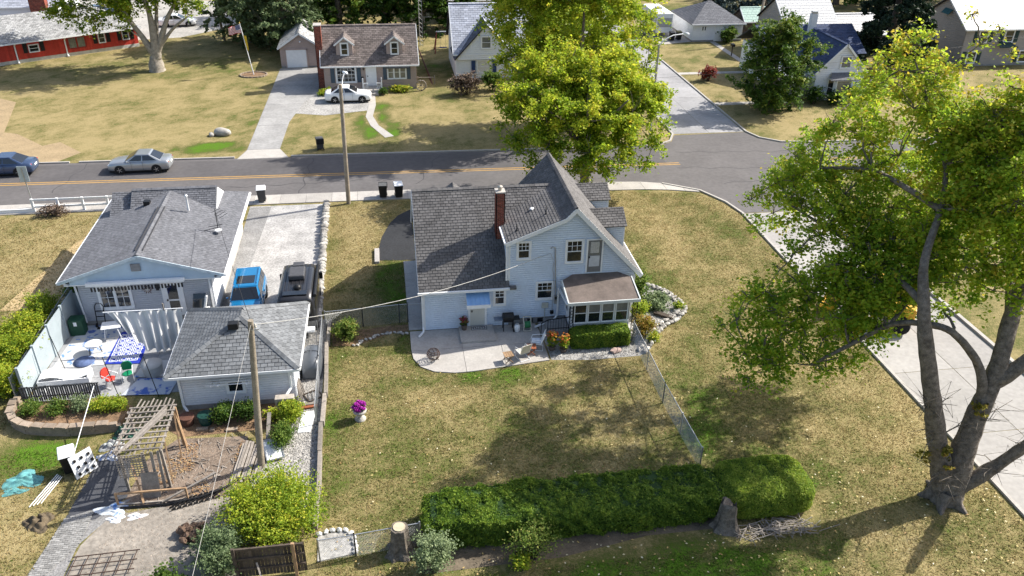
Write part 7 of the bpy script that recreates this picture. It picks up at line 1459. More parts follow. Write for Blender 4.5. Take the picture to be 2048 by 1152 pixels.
for k, (x, y) in enumerate([(-3.5, 23.3), (-3.25, 23.38), (-3.0, 23.42), (-2.75, 23.42), (-2.5, 23.38), (-2.3, 23.2), (-2.2, 22.95), (-2.15, 22.7), (-2.12, 22.45), (-2.12, 22.25)]): MB().rock((x, y, .08), (.15, .11, .1), 1, k, sub=1).build('stone', mat('painted_stone', (.55, .54, .52), .8, .2, 4), GBX_)
for x, y, l, m_, h in ((-9.65, 30.8, 'rusty brown tub under the garage downspout', mat('brown_tub', (.10, .045, .03), .7), .45), (-8.85, 30.75, 'dark green planter tub at the shaded garage wall', mat('green_tub', (.012, .05, .04), .5), .5)):
    t = thing('garden_tub', l, 'tub', (x, y, 0), 0); MB().lathe([(.26, 0), (.33, h), (.29, h), (.25, .08), (0, .08)], (0, 0, 0), 14).build('tub', m_, t); MB().lathe([(.34, h - .04), (.35, h), (.3, h + .01)], (0, 0, 0), 14).build('rim', m_, t)
for k, (x, y) in enumerate([(-9.2, 30.2), (-8.6, 30.1), (-7.9, 30.0)]): MB().box(x, x + (.5 if k != 1 else .2), y, y + .2, .01, .09, random.random()).build('paving_block', BLOCK, label=('grey block lying below the brown tub', 'upright tan block below the green tub', 'long tan block at the edge of the dug soil')[k], cat='block')

# ================================================================== TREES AND SHRUBS
BIG = [(20.7, 30.0, 16.4, 0.61), (20.3, 30.0, 15.4, 0.71), (21.4, 29.0, 15.5, 0.69), (19.3, 30.0, 14.5, 0.66), (20.0, 28.0, 14.5, 0.85), (21.2, 27.0, 14.5, 0.76), (22.9, 26.0, 14.8, 0.68), (18.5, 31.0, 12.8, 0.59), (19.3, 30.0, 12.8, 0.85), (20.6, 29.0, 12.2, 0.97), (21.4, 27.0, 12.8, 0.98), (21.8, 25.0, 13.5, 0.94), (17.4, 31.0, 11.4, 0.69), (16.6, 31.0, 10.4, 0.62), (17.9, 30.0, 11.2, 0.81), (15.8, 31.0, 9.8, 0.33), (17.3, 30.0, 9.6, 0.72), (18.6, 29.0, 10.6, 0.96), (20.1, 28.0, 10.3, 0.94), (20.9, 26.0, 10.9, 0.98), (21.3, 24.0, 11.6, 0.94), (21.8, 23.0, 12.4, 0.83), (18.6, 28.0, 9.3, 0.61), (20.7, 26.0, 9.2, 0.64), (21.5, 24.0, 9.8, 0.64), (22.5, 23.0, 10.0, 0.5), (20.1, 25.0, 8.0, 0.53), (20.7, 24.0, 7.9, 0.36), (16.3, 28.0, 8.5, 0.52), (14.8, 27.0, 7.4, 0.6), (13.8, 27.0, 6.1, 0.52), (15.2, 26.0, 6.1, 0.66), (13.9, 26.0, 5.1, 0.57), (15.5, 26.0, 4.2, 0.53), (16.9, 27.0, 6.8, 0.55), (17.2, 26.0, 5.5, 0.57), (18.3, 26.0, 6.3, 0.61), (18.1, 25.0, 5.2, 0.5), (17.9, 28.0, 7.6, 0.53), (19.0, 25.0, 6.6, 0.49), (19.8, 26.0, 7.4, 0.53), (19.2, 27.0, 8.3, 0.43), (22.5, 24.0, 14.2, 0.93), (23.9, 26.0, 16.3, 0.76), (23.7, 23.0, 11.2, 0.87), (22.0, 28.0, 16.9, 0.26), (22.6, 28.0, 17.4, 0.23), (21.3, 28.0, 18.0, 0.2), (23.4, 28.0, 16.5, 0.24), (21.6, 28.0, 16.1, 0.19), (14.3, 26.0, 3.8, 0.42), (16.3, 26.0, 5.0, 0.49), (17.4, 25.5, 4.2, 0.39), (15.6, 27.0, 6.7, 0.49), (13.1, 27.0, 5.9, 0.27), (19.5, 28.0, 9.2, 0.49), (20.3, 27.0, 8.9, 0.48), (21.8, 26.0, 14.8, 0.61), (22.4, 25.0, 14.0, 0.66), (21.3, 26.0, 13.8, 0.69), (21.7, 24.0, 13.2, 0.64), (21.3, 25.0, 12.5, 0.68), (22.0, 23.0, 11.3, 0.54), (21.9, 24.0, 10.4, 0.57), (22.3, 26.0, 15.8, 0.49), (21.1, 27.0, 13.8, 0.66), (21.8, 24.5, 12.0, 0.62), (22.6, 22.8, 8.9, 0.4), (17.9, 26.0, 7.7, 0.52), (18.3, 26.0, 8.3, 0.51), (18.8, 25.5, 8.3, 0.53), (19.6, 25.0, 8.7, 0.52), (20.2, 24.3, 8.9, 0.43), (18.6, 25.2, 7.4, 0.51), (17.8, 26.5, 8.4, 0.5), (20.0, 25.5, 10.4, 0.55), (17.3, 28.0, 9.3, 0.54), (18.8, 28.0, 10.1, 0.56), (19.4, 26.5, 9.7, 0.51), (17.5, 25.3, 6.8, 0.39)]
rb = random.Random(5); BIG = [(x, y, z, r * 1.5) for x, y, z, r in BIG]; BIG2 = list(BIG)
for c in BIG:                                     # the crown goes on behind the face one sees from the garden
    if c[3] > .95 and c[0] < 23.4 and rb.random() < .8:
        for k in range(1): d = rb.uniform(1.5, 5.0); BIG2.append((c[0] + d * .3 + rb.uniform(-.8, .8), c[1] + d, c[2] - d * .45 + rb.uniform(-.8, .8), c[3] * rb.uniform(.75, 1.1)))
for k in range(9): a = rb.random() * 6.28; d = rb.uniform(1, 5); BIG2.append((25.5 + d * math.cos(a), 25 + d * math.sin(a), rb.uniform(9, 15), rb.uniform(.7, 1.1)))
sA = [(21.5, 21.9, -.1), (21.37, 22.0, .95), (20.6, 22.1, 3), (19.86, 22.2, 5.0), (19.08, 22.5, 7.38), (18.9, 23.0, 8.81), (19.19, 24.0, 10.11), (20.39, 25.5, 11.38), (20.83, 26.5, 12.77), (20.67, 28.0, 14.43), (20.54, 29.5, 15.96)]
sB = [(21.75, 21.9, -.1), (21.8, 22.0, 1.7), (22.02, 22.2, 3.81), (22.45, 22.5, 5.83), (22.69, 23.0, 7.87), (23.07, 23.5, 10.13), (23.26, 24.0, 12.3), (23.31, 25.0, 14.76)]
inf = []
for i, c in enumerate(BIG):
    for d in BIG[i + 1:]:
        L_ = math.dist(c[:3], d[:3])
        if .8 < L_ < 2.7 and min(c[3], d[3]) > .6 and rb.random() < .42: inf.append(tuple((c[k] + d[k]) / 2 + rb.uniform(-.35, .35) for k in range(3)) + (rb.uniform(.55, .95),))
BIG2 += inf
# loose sprays reaching out past the crown's edge
BIG2 += [(c[0] - rb.uniform(.2, .9), c[1] + rb.uniform(-.6, .3), c[2] + rb.uniform(-.7, .7), rb.uniform(.25, .42)) for c in BIG if 14.5 < c[0] < 18.5]
BIG2 += [(24.6, 30.5, 8.2, 1.2), (26.2, 31.5, 8.8, 1.3), (27.8, 31.8, 9.4, 1.3), (29, 31.5, 10, 1.2), (26, 33, 10, 1.2), (25.2, 29.0, 9.5, 1.1), (28.5, 33.5, 10.5, 1.2), (27, 29.5, 9.5, 1.1)]
limbs = [(sA, [.5, .42, .36, .32, .27, .21, .15, .11, .085, .06, .03]), (sB, [.62, .5, .40, .34, .28, .21, .14, .08]),
         ([(22.05, 22.3, 4.4), (21.9, 22.35, 5.4), (21.48, 22.6, 6.43), (20.45, 23.0, 7.49), (19.6, 23.5, 7.62), (18.93, 24.5, 7.0), (17.81, 25.0, 5.82), (16.63, 25.5, 4.6)], [.2, .18, .16, .14, .12, .1, .08, .05]),
         ([(21.7, 21.9, .3), (22.6, 21.6, 1.43), (23.25, 21.4, 2.32), (23.89, 21.0, 3.85), (25, 20.6, 6)], [.36, .28, .22, .19, .14]),
         ([(18.9, 23.0, 8.81), (19.18, 25.0, 8.72), (19.05, 27.0, 8.77), (17.88, 28.5, 9.3), (16.77, 30.0, 9.8)], [.15, .12, .09, .07, .04]), ([(20.39, 25.5, 11.38), (20.03, 27.0, 11.57), (19.46, 29.0, 11.63), (17.8, 30.0, 11.4)], [.14, .12, .09, .05]),
         ([(22.3, 22.4, 5.4), (23.6, 22.2, 6.8), (25, 22.5, 8.5), (26.5, 24, 10.5)], [.3, .26, .2, .12]), ([(22.69, 23.0, 7.87), (24, 25.5, 9.5), (25, 28, 11), (25.5, 30, 12)], [.2, .16, .12, .08])]
for k in range(5): a = 1.2 * k + .4; limbs.append(([(21.6 + .3 * math.cos(a), 21.9 + .3 * math.sin(a), .5), (21.6 + .62 * math.cos(a), 21.9 + .62 * math.sin(a), .12), (21.6 + 1.0 * math.cos(a), 21.9 + 1.15 * math.sin(a), -.08)], [.34, .2, .05]))
# bare suckers and dead twigs round the trunk
for k in range(46):
    o_ = rb.choice([V(21.3, 22, 1.2), V(20.5, 22.1, 3.2), V(22.0, 22.2, 3.8), V(23.0, 21.5, 2.0), V(20.0, 22.2, 4.6), V(23.6, 21.2, 3.2)]); d = V(rb.gauss(0, 1), rb.gauss(-.2, .6), rb.gauss(.5, .5)).normalized(); L_ = rb.uniform(.7, 1.9); p1 = o_ + d * L_ * .5 + V(rb.gauss(0, .1), 0, .1); p2 = o_ + d * L_ + V(rb.gauss(0, .2), rb.gauss(0, .2), rb.gauss(0, .2))
    limbs.append(([o_, p1, p2], [.028, .016, .006]))
    for j in range(2): limbs.append(([p1, p1 + V(rb.gauss(0, .35), rb.gauss(0, .3), rb.gauss(.1, .3)), p1 + V(rb.gauss(0, .6), rb.gauss(0, .5), rb.gauss(.2, .4))], [.012, .008, .004]))
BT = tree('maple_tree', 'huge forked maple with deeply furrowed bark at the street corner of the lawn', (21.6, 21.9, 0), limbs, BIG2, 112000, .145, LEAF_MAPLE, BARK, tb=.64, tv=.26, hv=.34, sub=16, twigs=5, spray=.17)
leaves('sprout_foliage', [(20.6, 21.7, 3.0, .4), (20.9, 21.6, 2.2, .3), (21.9, 21.9, 4.6, .4), (19.9, 21.8, 2.6, .35)], 420, .13, LEAF_BARB, BT, sub=8, tb=.35)
MID = [(14.2, 55.0, 8.5, 1.65), (11.6, 55.0, 8.1, 1.51), (16.6, 55.0, 7.9, 1.67), (9.4, 54.0, 7.6, 1.35), (13.9, 54.0, 7.1, 1.92), (18.1, 55.0, 7.2, 1.27), (8.5, 54.0, 6.4, 1.03), (10.6, 53.0, 6.6, 1.74), (13.5, 52.0, 6.3, 1.99), (16.7, 53.0, 6.4, 1.86), (18.9, 54.0, 6.6, 1.01), (8.8, 53.0, 4.7, 0.98), (10.8, 52.0, 4.7, 1.48), (13.4, 51.0, 4.4, 1.6), (16.3, 52.0, 4.5, 1.64), (18.6, 53.0, 4.2, 0.9), (9.8, 52.0, 3.5, 0.71), (12.7, 52.0, 2.8, 0.61), (18.0, 53.0, 2.6, 0.63), (15.0, 52.0, 2.7, 0.67), (13.0, 56.0, 9.3, 1.11), (15.7, 56.0, 9.3, 1.12), (7.7, 54.0, 5.5, 0.44), (19.5, 54.0, 5.1, 0.57)]
MID2 = MID + [(c[0] + rb.uniform(-.6, .6), c[1] + 2.4, c[2] + rb.uniform(-.3, 1), c[3] * .9) for c in MID if c[3] > 1.0]
ml = [([(13.9, 53.9, -.1), (13.9, 53.9, 1.5), (13.85, 53.8, 3), (13.8, 53.8, 5), (13.9, 54.2, 8), (14, 54.5, 9.5)], [.42, .34, .3, .24, .14, .05])]
for k in range(7): a = k * .9; ml.append(([(13.9, 53.8, 2.6 + .2 * k), (13.9 + 1.6 * math.cos(a), 53.9 + 1.2 * math.sin(a), 4 + .3 * k), (13.9 + 3.4 * math.cos(a), 53.9 + 2.4 * math.sin(a), 5.2 + .4 * k)], [.18, .12, .05]))
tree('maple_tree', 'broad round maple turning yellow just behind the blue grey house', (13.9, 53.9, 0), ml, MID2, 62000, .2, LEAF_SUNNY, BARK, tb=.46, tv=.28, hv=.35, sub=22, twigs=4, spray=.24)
FARM = [(11.2, 65.5, 10.0, 1.78), (14.0, 65.5, 11.5, 2.24), (16.8, 66.0, 12.1, 2.43), (19.7, 66.0, 11.7, 2.13), (12.3, 65.5, 13.4, 2.04), (15.5, 66.0, 14.2, 2.22), (18.8, 66.0, 13.6, 2.09), (10.8, 65.5, 11.6, 1.43), (13.5, 66.0, 15.1, 1.87), (17.0, 66.0, 15.8, 1.88), (10.1, 66.0, 9.2, 0.92), (21.9, 67.0, 9.6, 1.19), (17.2, 68.0, 7.4, 1.92), (14.7, 68.0, 7.0, 1.91), (20.2, 69.0, 6.7, 2.08), (12.2, 68.0, 5.4, 1.68), (22.6, 69.0, 4.5, 1.65), (15.5, 70.0, 8.4, 1.49), (18.9, 70.0, 9.0, 1.5), (17.1, 67.0, 5.6, 1.92), (12.1, 70.0, 7.0, 1.07), (23.1, 70.0, 6.8, 1.1), (24.2, 69.0, 2.6, 1.12), (13.5, 66.0, 5.1, 1.37), (19.5, 66.0, 4.9, 1.39)]
fl_ = [([(16.3, 66.5, -.1), (16.3, 66.5, 3), (16.2, 66.5, 6), (16.2, 66.5, 11)], [.4, .3, .2, .06])]
for k in range(6): a = k * 1.05; fl_.append(([(16.3, 66.5, 3 + .2 * k), (16.3 + 1.8 * math.cos(a), 66.5 + 1.4 * math.sin(a), 4.6 + .3 * k), (16.3 + 3.8 * math.cos(a), 66.5 + 2.6 * math.sin(a), 6 + .4 * k)], [.17, .11, .05]))
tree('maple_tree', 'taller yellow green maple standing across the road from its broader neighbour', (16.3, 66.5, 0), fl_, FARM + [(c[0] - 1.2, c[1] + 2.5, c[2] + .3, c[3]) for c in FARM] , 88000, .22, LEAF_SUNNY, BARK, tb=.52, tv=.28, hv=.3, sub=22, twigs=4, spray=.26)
TLC = [(-31.0, 92.0, 6.1, 1.97), (-28.6, 91.0, 5.3, 1.31), (-26.4, 91.0, 6.2, 1.96), (-24.2, 91.0, 7.7, 1.95), (-21.7, 91.0, 8.1, 2.17), (-19.7, 92.0, 6.9, 1.55), (-32.5, 92.0, 5.9, 0.87), (-26.6, 91.0, 8.6, 1.71), (-18.6, 93.0, 6.0, 0.82), (-25.6, 90.0, 4.5, 0.61), (-29.9, 93.0, 8.3, 2.18)]
tree('maple_tree', 'pale barked many stemmed maple on the lawn before the red ranch', (-23.5, 91, 0), [([(-23.5, 91, -.1), (-23.46, 91, 1.2), (-23.3, 91, 2.0), (-23.2, 91, 5.7), (-23.7, 91, 8.5)], [.85, .6, .5, .26, .1]), ([(-23.2, 91, 1.8), (-22.3, 91, 3.8), (-21.4, 91, 5.6), (-19.6, 91, 8.1)], [.4, .3, .2, .1]), ([(-23.5, 91, 1.6), (-24.3, 91, 3.4), (-25.4, 91, 5.5), (-26.4, 91, 7.4)], [.4, .28, .2, .1]), ([(-23.0, 91, 2.2), (-21.3, 90.8, 4.2), (-19.4, 90.5, 5.6)], [.2, .15, .08]), ([(-23.3, 91.2, 2.4), (-22.9, 92, 5), (-22.5, 93, 8)], [.3, .2, .1])],
     TLC + [(c[0] + rb.uniform(-1, 1), c[1] + 3, c[2] + 1.5, c[3] * 1.2) for c in TLC] + [(-30, 90, 9.5, 2.2), (-26, 90, 10.5, 2.2), (-22, 90, 10.5, 2.2), (-18.5, 91, 9, 1.8), (-27, 92, 12.5, 2.4), (-21, 92, 12.5, 2.4), (-24, 90, 13.5, 2.2), (-31, 92, 11, 2.2), (-17, 92, 10.5, 2)], 34000, .28, LEAF_LIME, BARKL, tb=.5, tv=.3, sub=14, spray=.3)
def simple_tree(name, label, x, y, h, r, N, size, m_, tb=.5, bark=None, base=.15, group=None, n_=16, squash=1., hv=.25, sub=16):
    cl = []; r_ = random.Random(int(x * 10 + y))
    for k in range(n_):
        a = k * 2.4; zz = base + (1 - base) * ((k + .5) / n_); rad = r * math.sin(math.pi * min(1, (zz - base) / (1 - base) * .82 + .14)) * r_.uniform(.45, .8); cl.append((x + rad * math.cos(a), y + rad * math.sin(a), h * zz * .95, r * r_.uniform(.36, .52)))
    return tree(name, label, (x, y, 0), [([(x, y, -.1), (x + .1, y, h * .25), (x, y + .1, h * .55), (x, y, h * .85)], [r * .09 + .08, r * .07 + .05, r * .05, .04])], cl, N, size, m_, bark or BARK, group, tb=tb, tv=.25, hv=hv, sub=sub, twigs=2)
simple_tree('round_tree', 'dense dark green round tree beside the side street', 36.2, 72.0, 8.2, 3.9, 26000, .22, LEAF_DARK, .62, base=.1, n_=22)
simple_tree('willow_tree', 'grey green feathery tree behind the flagpole and mauve garage', -11.0, 99.5, 9.5, 5.2, 22000, .34, LEAF_PALE, .45, base=.08, n_=22); simple_tree('willow_tree', 'pale feathery tree farther back behind the flagpole', -15.5, 103, 10, 4.8, 16000, .34, LEAF_PALE, .5, base=.1, n_=18)
for i, (x, y, h, r, l, m_, tb_) in enumerate([(-5.0, 104, 12, 4.6, 'dark broadleaf tree just behind the mauve cottage chimney', LEAF_DARK, .5), (.5, 107, 13, 5, 'dark broadleaf tree behind the middle of the mauve cottage roof', LEAF_DARK, .42), (5.2, 106, 12, 4.4, 'shadowy tree beside the lattice mast', LEAF_DARK, .38), (9.6, 108, 11, 4, 'dark tree between the mast and the white cape roof', LEAF_DARK, .5),
        (17.5, 97, 11.5, 4.8, 'yellow green tree standing behind the white cape', LEAF_LIME, .45), (23, 100, 10.5, 4.2, 'lime green tree rising behind the kerb maple', LEAF_LIME, .5), (13.5, 122, 11, 5, 'far tree behind the small tan house', LEAF_DARK, .5), (-1, 122, 12, 6, 'far dark tree behind the cottage wood', LEAF_DARK, .55), (-9, 118, 12, 6, 'far tree behind the feathery trees', LEAF_MID, .5)]):
    simple_tree('broadleaf_tree', l, x, y, h, r, 13000, .36, m_, tb_, n_=18)
for i, (x, y, h, r, l) in enumerate([(30, 132, 8, 5, 'far dark tree beyond the hip roofed garage lawn'), (36.5, 135, 8, 5, 'far dark tree in the row behind the white trailer'), (43, 136, 9, 5.5, 'far dark tree behind the hip roof peak'), (60, 128, 10, 6, 'far tree behind the light metal annexe roof'), (78, 118, 11, 7, 'far tree behind the bright white roof'), (90, 122, 11, 7, 'far tree standing beyond the end of the bright white roof'), (68, 120, 9, 5, 'far tree between the annexe and the bright white roof')]):
    simple_tree('broadleaf_tree', l, x, y, h, r, 7000, .45, LEAF_DARK, .5, n_=14)
def conifer(label, x, y, h, r, N, m_, tb=.4, size=.3, base=.08):
    t = thing('conifer_tree', label, 'tree', (x, y, 0), world=True); b = MB().tube([(x, y, -.1), (x, y, h * .5), (x, y, h)], [r * .1, r * .06, .03], 8); cl = []; r_ = random.Random(int(x))
    for k in range(34):
        u = (k + .5) / 34; z = h * (base + (1 - base) * u); rad = r * (1 - u) ** .8 * r_.uniform(.55, .9); a = k * 2.4; c = (x + rad * math.cos(a), y + rad * math.sin(a), z - .1 * rad, max(.35, r * .36 * (1 - u * .7)), max(.35, r * .36 * (1 - u * .7)), max(.25, r * .18)); cl.append(c); b.tube([(x, y, z + .2), c[:3]], [.05, .02], 5)
    b.build('trunk', BARKD, t, fix=False); leaves('needles', cl, N, size, m_, t, tb, .25, sub=12, up=.3); return t
conifer('towering dark conifer beside the navy roof house', 53.5, 82, 15, 5.0, 30000, LEAF_PINE, .35); conifer('second dark conifer pressed against the towering one', 57.5, 86, 14, 4.5, 20000, LEAF_PINE, .4); conifer('blue grey spruce behind the leaning pole', 46.5, 112, 9, 4.2, 12000, LEAF_SPRUCE, .5, .32); conifer('smaller blue grey spruce beside the pale green shed', 51.5, 109, 7, 3.2, 8000, LEAF_SPRUCE, .4, .3)
# bare branches in front of the white cape
bt = [([(15.5, 80, -.1), (15.2, 80, 2.5), (14.6, 80, 4.2), (13.0, 80, 5.0)], [.2, .16, .12, .07])]
for k in range(46): u = rb.random(); o_ = V(15.2 - 2.6 * u, 80, 3.2 + 1.9 * u); d = V(rb.gauss(-.6, .7), rb.gauss(0, .4), rb.gauss(.3, .7)).normalized() * rb.uniform(.8, 2.6); bt.append(([o_, o_ + d * .5 + V(0, 0, .1), o_ + d], [.035, .02, .006]))
tree('bare_tree', 'nearly leafless dark branched tree before the white cape', (15.5, 80, 0), bt, [(14.8, 80.2, 5.6, .8), (15.8, 80, 4.4, .9), (13.6, 80, 2.0, .6)], 700, .22, LEAF_MID, BARKD, sub=8, twigs=2)
# shrubs
shrub('leafy_bush', 'bright leafy bush by the chain link gate', (-2.75, 36.9, 0), .75, 1.15, 4200, .09, LEAF_MID, tb=.7); shrub('barberry_bush', 'orange and olive barberry beside the sunroom corner', (12.85, 35.2, 0), (.62, .6), 1.35, 3000, .085, LEAF_BARB, tb=.42); shrub('barberry_bush', 'low yellow green sprig below the orange barberry', (13.25, 34.75, 0), .4, .5, 700, .08, LEAF_LIME, tb=.6)
shrub('spreading_shrub', 'loose yellow green tall shrub against the sunroom side', (13.3, 38.7, 0), (.95, .8), 2.0, 3600, .11, LEAF_MID, tb=.6); shrub('spreading_shrub', 'low sunlit shrub next to the sunroom wall', (13.1, 37.3, 0), .6, .9, 1700, .10, LEAF_LIME, tb=.5)
shrub('ground_cover', 'low mat of pale green ground cover in the rockery', (14.4, 38.2, 0), (1.0, 1.3), .5, 4200, .10, LEAF_PALE, 'ground cover', tb=.55); shrub('small_plant', 'little yellowish plant at the rim of the rockery', (15.6, 37.6, 0), .3, .5, 400, .09, LEAF_LIME, 'plant'); shrub('foundation_shrub', 'bright green shrub below the dormer side eave of the house', (13.4, 41.2, 0), .7, 1.2, 1800, .11, LEAF_MID, tb=.7)
shrub('sprawling_bush', 'big sprawling lime green bush above the board fence', (-5.25, 24.1, 0), (2.1, 2.0), 1.7, 30000, .08, LEAF_LIME, stems=22, tb=.5, sub=26); shrub('sprawling_bush', 'grey green leafy bush beside the end of the board fence', (-7.0, 22.3, 0), (.95, 1.1), 1.6, 11000, .075, LEAF_PALE, stems=8, tb=.4); shrub('sprawling_bush', 'dark green bush beside the wire rack', (-8.6, 21.2, 0), (.9, .8), .9, 2600, .11, LEAF_MID, stems=7, tb=.4)
shrub('lime_shrub', 'yellow green leafy shrub at the garage corner', (-5.05, 30.35, 0), (.6, .7), 1.1, 5000, .075, LEAF_LIME, stems=7, tb=.5); shrub('lime_shrub', 'straggly green shrub among the lumber', (-5.3, 28.9, 0), (.5, .8), .9, 4200, .07, LEAF_MID, stems=7, tb=.5); shrub('lime_shrub', 'small yellow green weed clump by the propped boards', (-5.9, 30.5, 0), .35, .7, 700, .09, LEAF_LIME, tb=.6)
shrub('shade_plant', 'dark leafy perennial against the garage siding', (-8.0, 30.7, 0), (.7, .45), .9, 3600, .075, LEAF_DARK, 'plant', tb=.5); shrub('shade_plant', 'dark tangled perennial at the garage wall near the pole', (-7.0, 30.8, 0), (.6, .5), 1.0, 3200, .07, LEAF_DARK, 'plant', tb=.4)
for k, (x, y) in enumerate([(-16.6, 32.2), (-15.5, 32.1), (-14.5, 32.2), (-13.6, 32.1), (-12.9, 32.0)]): shrub('bed_plant', ('thin grassy weed at the fence end of the garden bed', 'feathery green plant in the garden bed', 'blue green leafy plant in the garden bed', 'yellow leaved plant in the garden bed', 'arching lime plant at the end of the garden bed')[k], (x, y, .2), .55, .6, 1800, .07, (LEAF_MID, LEAF_MID, LEAF_PALE, LEAF_LIME, LEAF_LIME)[k], 'plant', tb=.5)
for k, (x, y, r_, h) in enumerate([(-18.4, 34.2, 1.0, 1.6), (-18.6, 36.2, 1.1, 1.9), (-18.7, 38.2, 1.1, 1.9), (-18.5, 40.2, 1.0, 1.7), (-20.0, 35.2, 1.2, 1.3), (-20.3, 37.8, 1.1, 1.0)]): shrub('boundary_shrub', ('sunlit boundary shrub at the foot of the slat fence end', 'tall sunlit boundary shrub behind the panel fence', 'bushy boundary shrub behind the middle fence panel', 'boundary shrub behind the fence corner by the bungalow', 'yellowing wild shrub outside the boundary row', 'low yellow weeds on the field side of the shrubs')[k], (x, y, 0), r_ * 1.1, h * 1.05, 8500, .09, LEAF_LIME, stems=10, tb=(.6, .45, .55, .5, .75, .85)[k])
shrub('boundary_shrub', 'dark shrub in the shade of the bungalow wall', (-17.6, 42.2, 0), .8, 1.5, 1600, .12, LEAF_DARK, tb=.6); shrub('dry_shrub', 'dry reddish scrub tangled at the white rail fence', (-22.6, 54.6, 0), (1.3, .5), .7, 1500, .1, LEAF_BROWN, tb=.5)
shrub('white_bush', 'pale green leafy sapling in front of the grey stump', (.75, 21.0, 0), (.8, .7), 1.9, 5500, .075, LEAF_PALE, stems=8, tb=.65); shrub('twiggy_bush', 'half bare twiggy bush in front of the long hedge', (4.4, 21.1, 0), (1.1, .7), 1.7, 1900, .075, LEAF_MID, stems=14, tb=.7); shrub('twiggy_bush', 'small yellow green sprig below the twiggy bush', (3.9, 20.7, 0), .4, .7, 600, .09, LEAF_LIME, tb=.55)
shrub('brown_bush', 'dead brown twiggy bush before the white cape', (7.9, 79.5, 0), (1.9, 1.1), 2.0, 4200, .16, LEAF_BROWN, stems=10, tb=.45); shrub('garden_bush', 'green bush half hiding the white cape window', (10.8, 80.6, 0), (1.3, .9), 1.9, 1700, .2, LEAF_MID); shrub('hosta_bed', 'yellow green hosta clump under the three pane cottage window', (1.6, 81.0, 0), (1.3, .45), .55, 1300, .18, LEAF_LIME, 'plant', tb=.7); shrub('hosta_bed', 'yellow green plants at the cottage corner by the driveway', (-5.6, 80.6, 0), (.9, .5), .6, 900, .16, LEAF_LIME, 'plant', tb=.6)
shrub('round_shrub', 'little dark clipped ball beside the cottage steps', (-.1, 80.2, 0), .45, .7, 700, .12, LEAF_DARK); shrub('red_shrub', 'red leaved sapling on the lawn corner of the side street', (33.8, 82.0, 0), (1.1, .9), 1.7, 900, .2, LEAF_RED, tb=.5); shrub('garden_bush', 'round green bush against the white hip roofed garage', (42.3, 98.0, 0), (1.5, .9), 1.9, 2200, .22, LEAF_MID)
for k, (x, y) in enumerate([(41.3, 73.2), (43.2, 72.6), (45.3, 72.8), (46.6, 73.2)]): shrub('round_shrub', ('tall dark clipped shrub at the porch corner of the navy roof house', 'dark clipped shrub under the bay window', 'dark clipped shrub just past the bay window corner', 'dark shrub under the maple beside the bay window')[k], (x, y, 0), .95, 1.6 - .2 * (k % 2), 2600, .13, LEAF_DARK, tb=.35)
# stumps
def stump(label, x, y, h, r, cut=True, seed=1):
    t = thing('tree_stump', label, 'stump', (x, y, 0), world=True); r_ = random.Random(seed); n = 18; vs = []; prof = [(1.7, 0), (1.25, .18), (1.0, .5), (.93, .85), (.9, 1.0)]
    fl = [r_.uniform(.85, 1.15) for _ in range(n)]
    for k_, (m_, z) in enumerate(prof):
        for i in range(n): a = i * 2 * math.pi / n; rr_ = r * m_ * (1 + (fl[i] - 1) * (1.6 - z)); vs.append((x + rr_ * math.cos(a), y + rr_ * math.sin(a), z * h + (0 if cut or k_ < 4 else r_.uniform(-.3, .1) * h)))
    b = MB().add(vs, [(k * n + i, k * n + (i + 1) % n, (k + 1) * n + (i + 1) % n, (k + 1) * n + i) for k in range(4) for i in range(n)] + [tuple(range(4 * n, 5 * n))], .5, False); b.build('trunk', BARK, t)
    if cut: MB().lathe([(r * .66, h), (r * .66, h + .035), (0, h + .036)], (x, y, 0), 20, smooth=False).build('cut_face', mat('sawn_wood', (.46, .40, .28), .85, .15, 9), t)
    return t
stump('grey sawn tree stump with a pale flat top at the lawn edge', -.45, 22.1, 1.25, .34); stump('broken old stump between the long hedge and the yew block', 12.1, 21.6, 1.3, .33, False, 4)
PT = thing('brush_pile', 'heap of dry pruned branches under the yew block', 'brush pile', (14.0, 21.2, 0), world=True); b = MB()
for k in range(120): a = rb.random() * 3.14; x, y = 14.0 + rb.gauss(0, .8), 21.15 + rb.gauss(0, .22); l_ = rb.uniform(.2, .6); b.bar((x - l_ * math.cos(a), y - l_ * .5 * math.sin(a), .03 + rb.random() * .2), (x + l_ * math.cos(a), y + l_ * .5 * math.sin(a), .03 + rb.random() * .25), .022, .022, rb.random())
b.build('branches', TIMBER, PT, kind='stuff')
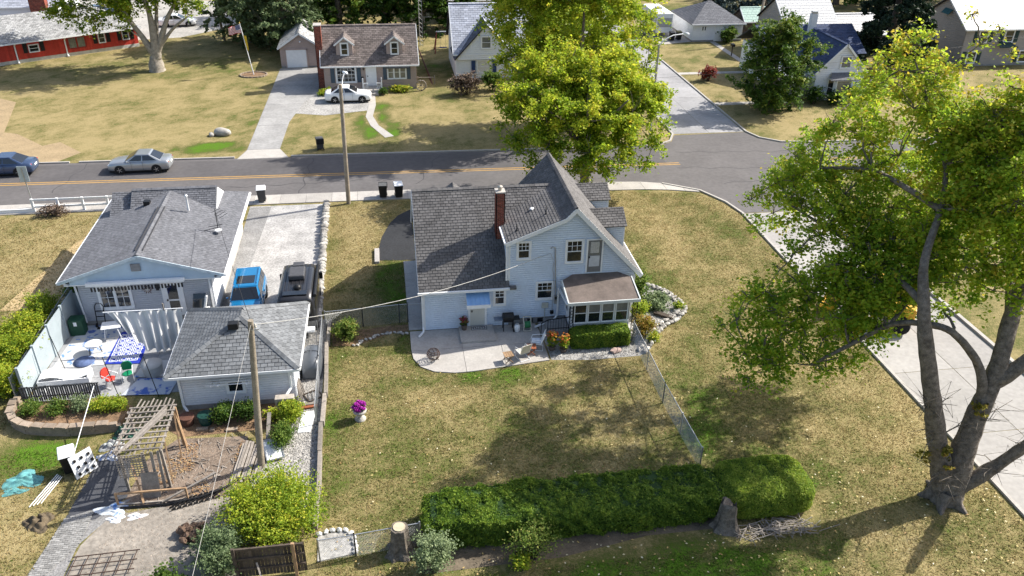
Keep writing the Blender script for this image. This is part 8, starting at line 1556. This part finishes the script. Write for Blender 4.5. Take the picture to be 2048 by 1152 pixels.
# far yard pieces
SWG = thing('swing_set', 'little a-frame swing set on the lawn behind the cottage', 'swing set', (7, 96.5, 0), world=True); b = MB()
for x in (6.0, 8.0):
    for y in (95.6, 97.4): MB().bar((x, y, 0), (7.0 + (x - 7) * .7, 96.5, 2.3), .08).build('leg', mat('swing_red', (.25, .05, .04), .6), SWG)
MB().bar((6.2, 96.5, 2.3), (7.8, 96.5, 2.3), .09).build('crossbar', WHITE, SWG)
for x in (6.7, 7.3): MB().bar((x, 96.5, .5), (x, 96.5, 2.3), .02).build('chain', GALV, SWG)
MB().box(6.6, 7.4, 96.35, 96.65, .48, .53).build('seat', mat('flag_blue', (0, 0, 0)), SWG)
LT = thing('lattice_mast', 'thin galvanised lattice mast beside the cottage gable', 'mast', (4.6, 99.5, 0), world=True); b = MB()
for k in range(3): a = k * 2.09; b.bar((4.6 + .25 * math.cos(a), 99.5 + .25 * math.sin(a), 0), (4.6 + .2 * math.cos(a), 99.5 + .2 * math.sin(a), 13), .05)
for k in range(26): z = k * .5; b.bar((4.82, 99.5, z), (4.5, 99.72, z + .25), .03); b.bar((4.5, 99.72, z + .25), (4.5, 99.3, z + .5), .03)
b.build('lattice', GALV, LT)
CP = thing('clothes_post', 'white t shaped clothes post on the lawn behind the cottage', 'clothes post', (5.3, 104, 0), world=True); MB().bar((5.3, 104, 0), (5.3, 104, 2.4), .1).build('post', GALV, CP); MB().bar((4.4, 104, 2.4), (6.2, 104, 2.4), .08).build('crossbar', GALV, CP)
GF = thing('garden_fence', 'low timber rail between the cottage and the white cape', 'fence', (4, 84, 0), world=True); MB().bar((3.3, 83.5, .7), (5.1, 83.4, .7), .06).build('rail', TIMBER, GF); MB().bar((5.1, 83.4, 0), (5.1, 83.4, .9), .09).build('post', TIMBER, GF); MB().bar((3.4, 83.5, 0), (3.4, 83.5, .8), .08).build('post', TIMBER, GF)
MBX = thing('mail_post', 'dark mailbox on a post beside the garden walk', 'mailbox', (40.3, 91.8, 0), world=True); MB().bar((40.3, 91.8, 0), (40.3, 91.8, 1.1), .1).build('post', TIMBERD, MBX); MB().box(40.1, 40.5, 91.5, 92.1, 1.1, 1.4).build('box', BLACK, MBX, bevel=.05)
WHL = thing('wagon_wheel', 'round weathered wheel ornament leaning at the cottage corner', 'ornament', (3.6, 81.2, 0), world=True); b = MB().tube([(3.6 + .5 * math.cos(a), 81.2, .55 + .5 * math.sin(a)) for a in np.arange(25) * .2618], .05, 6); b.build('rim', TIMBER, WHL); b = MB(); [b.bar((3.6, 81.2, .55), (3.6 + .48 * math.cos(a), 81.2, .55 + .48 * math.sin(a)), .05) for a in np.arange(8) * .785]; b.build('spoke', TIMBER, WHL)
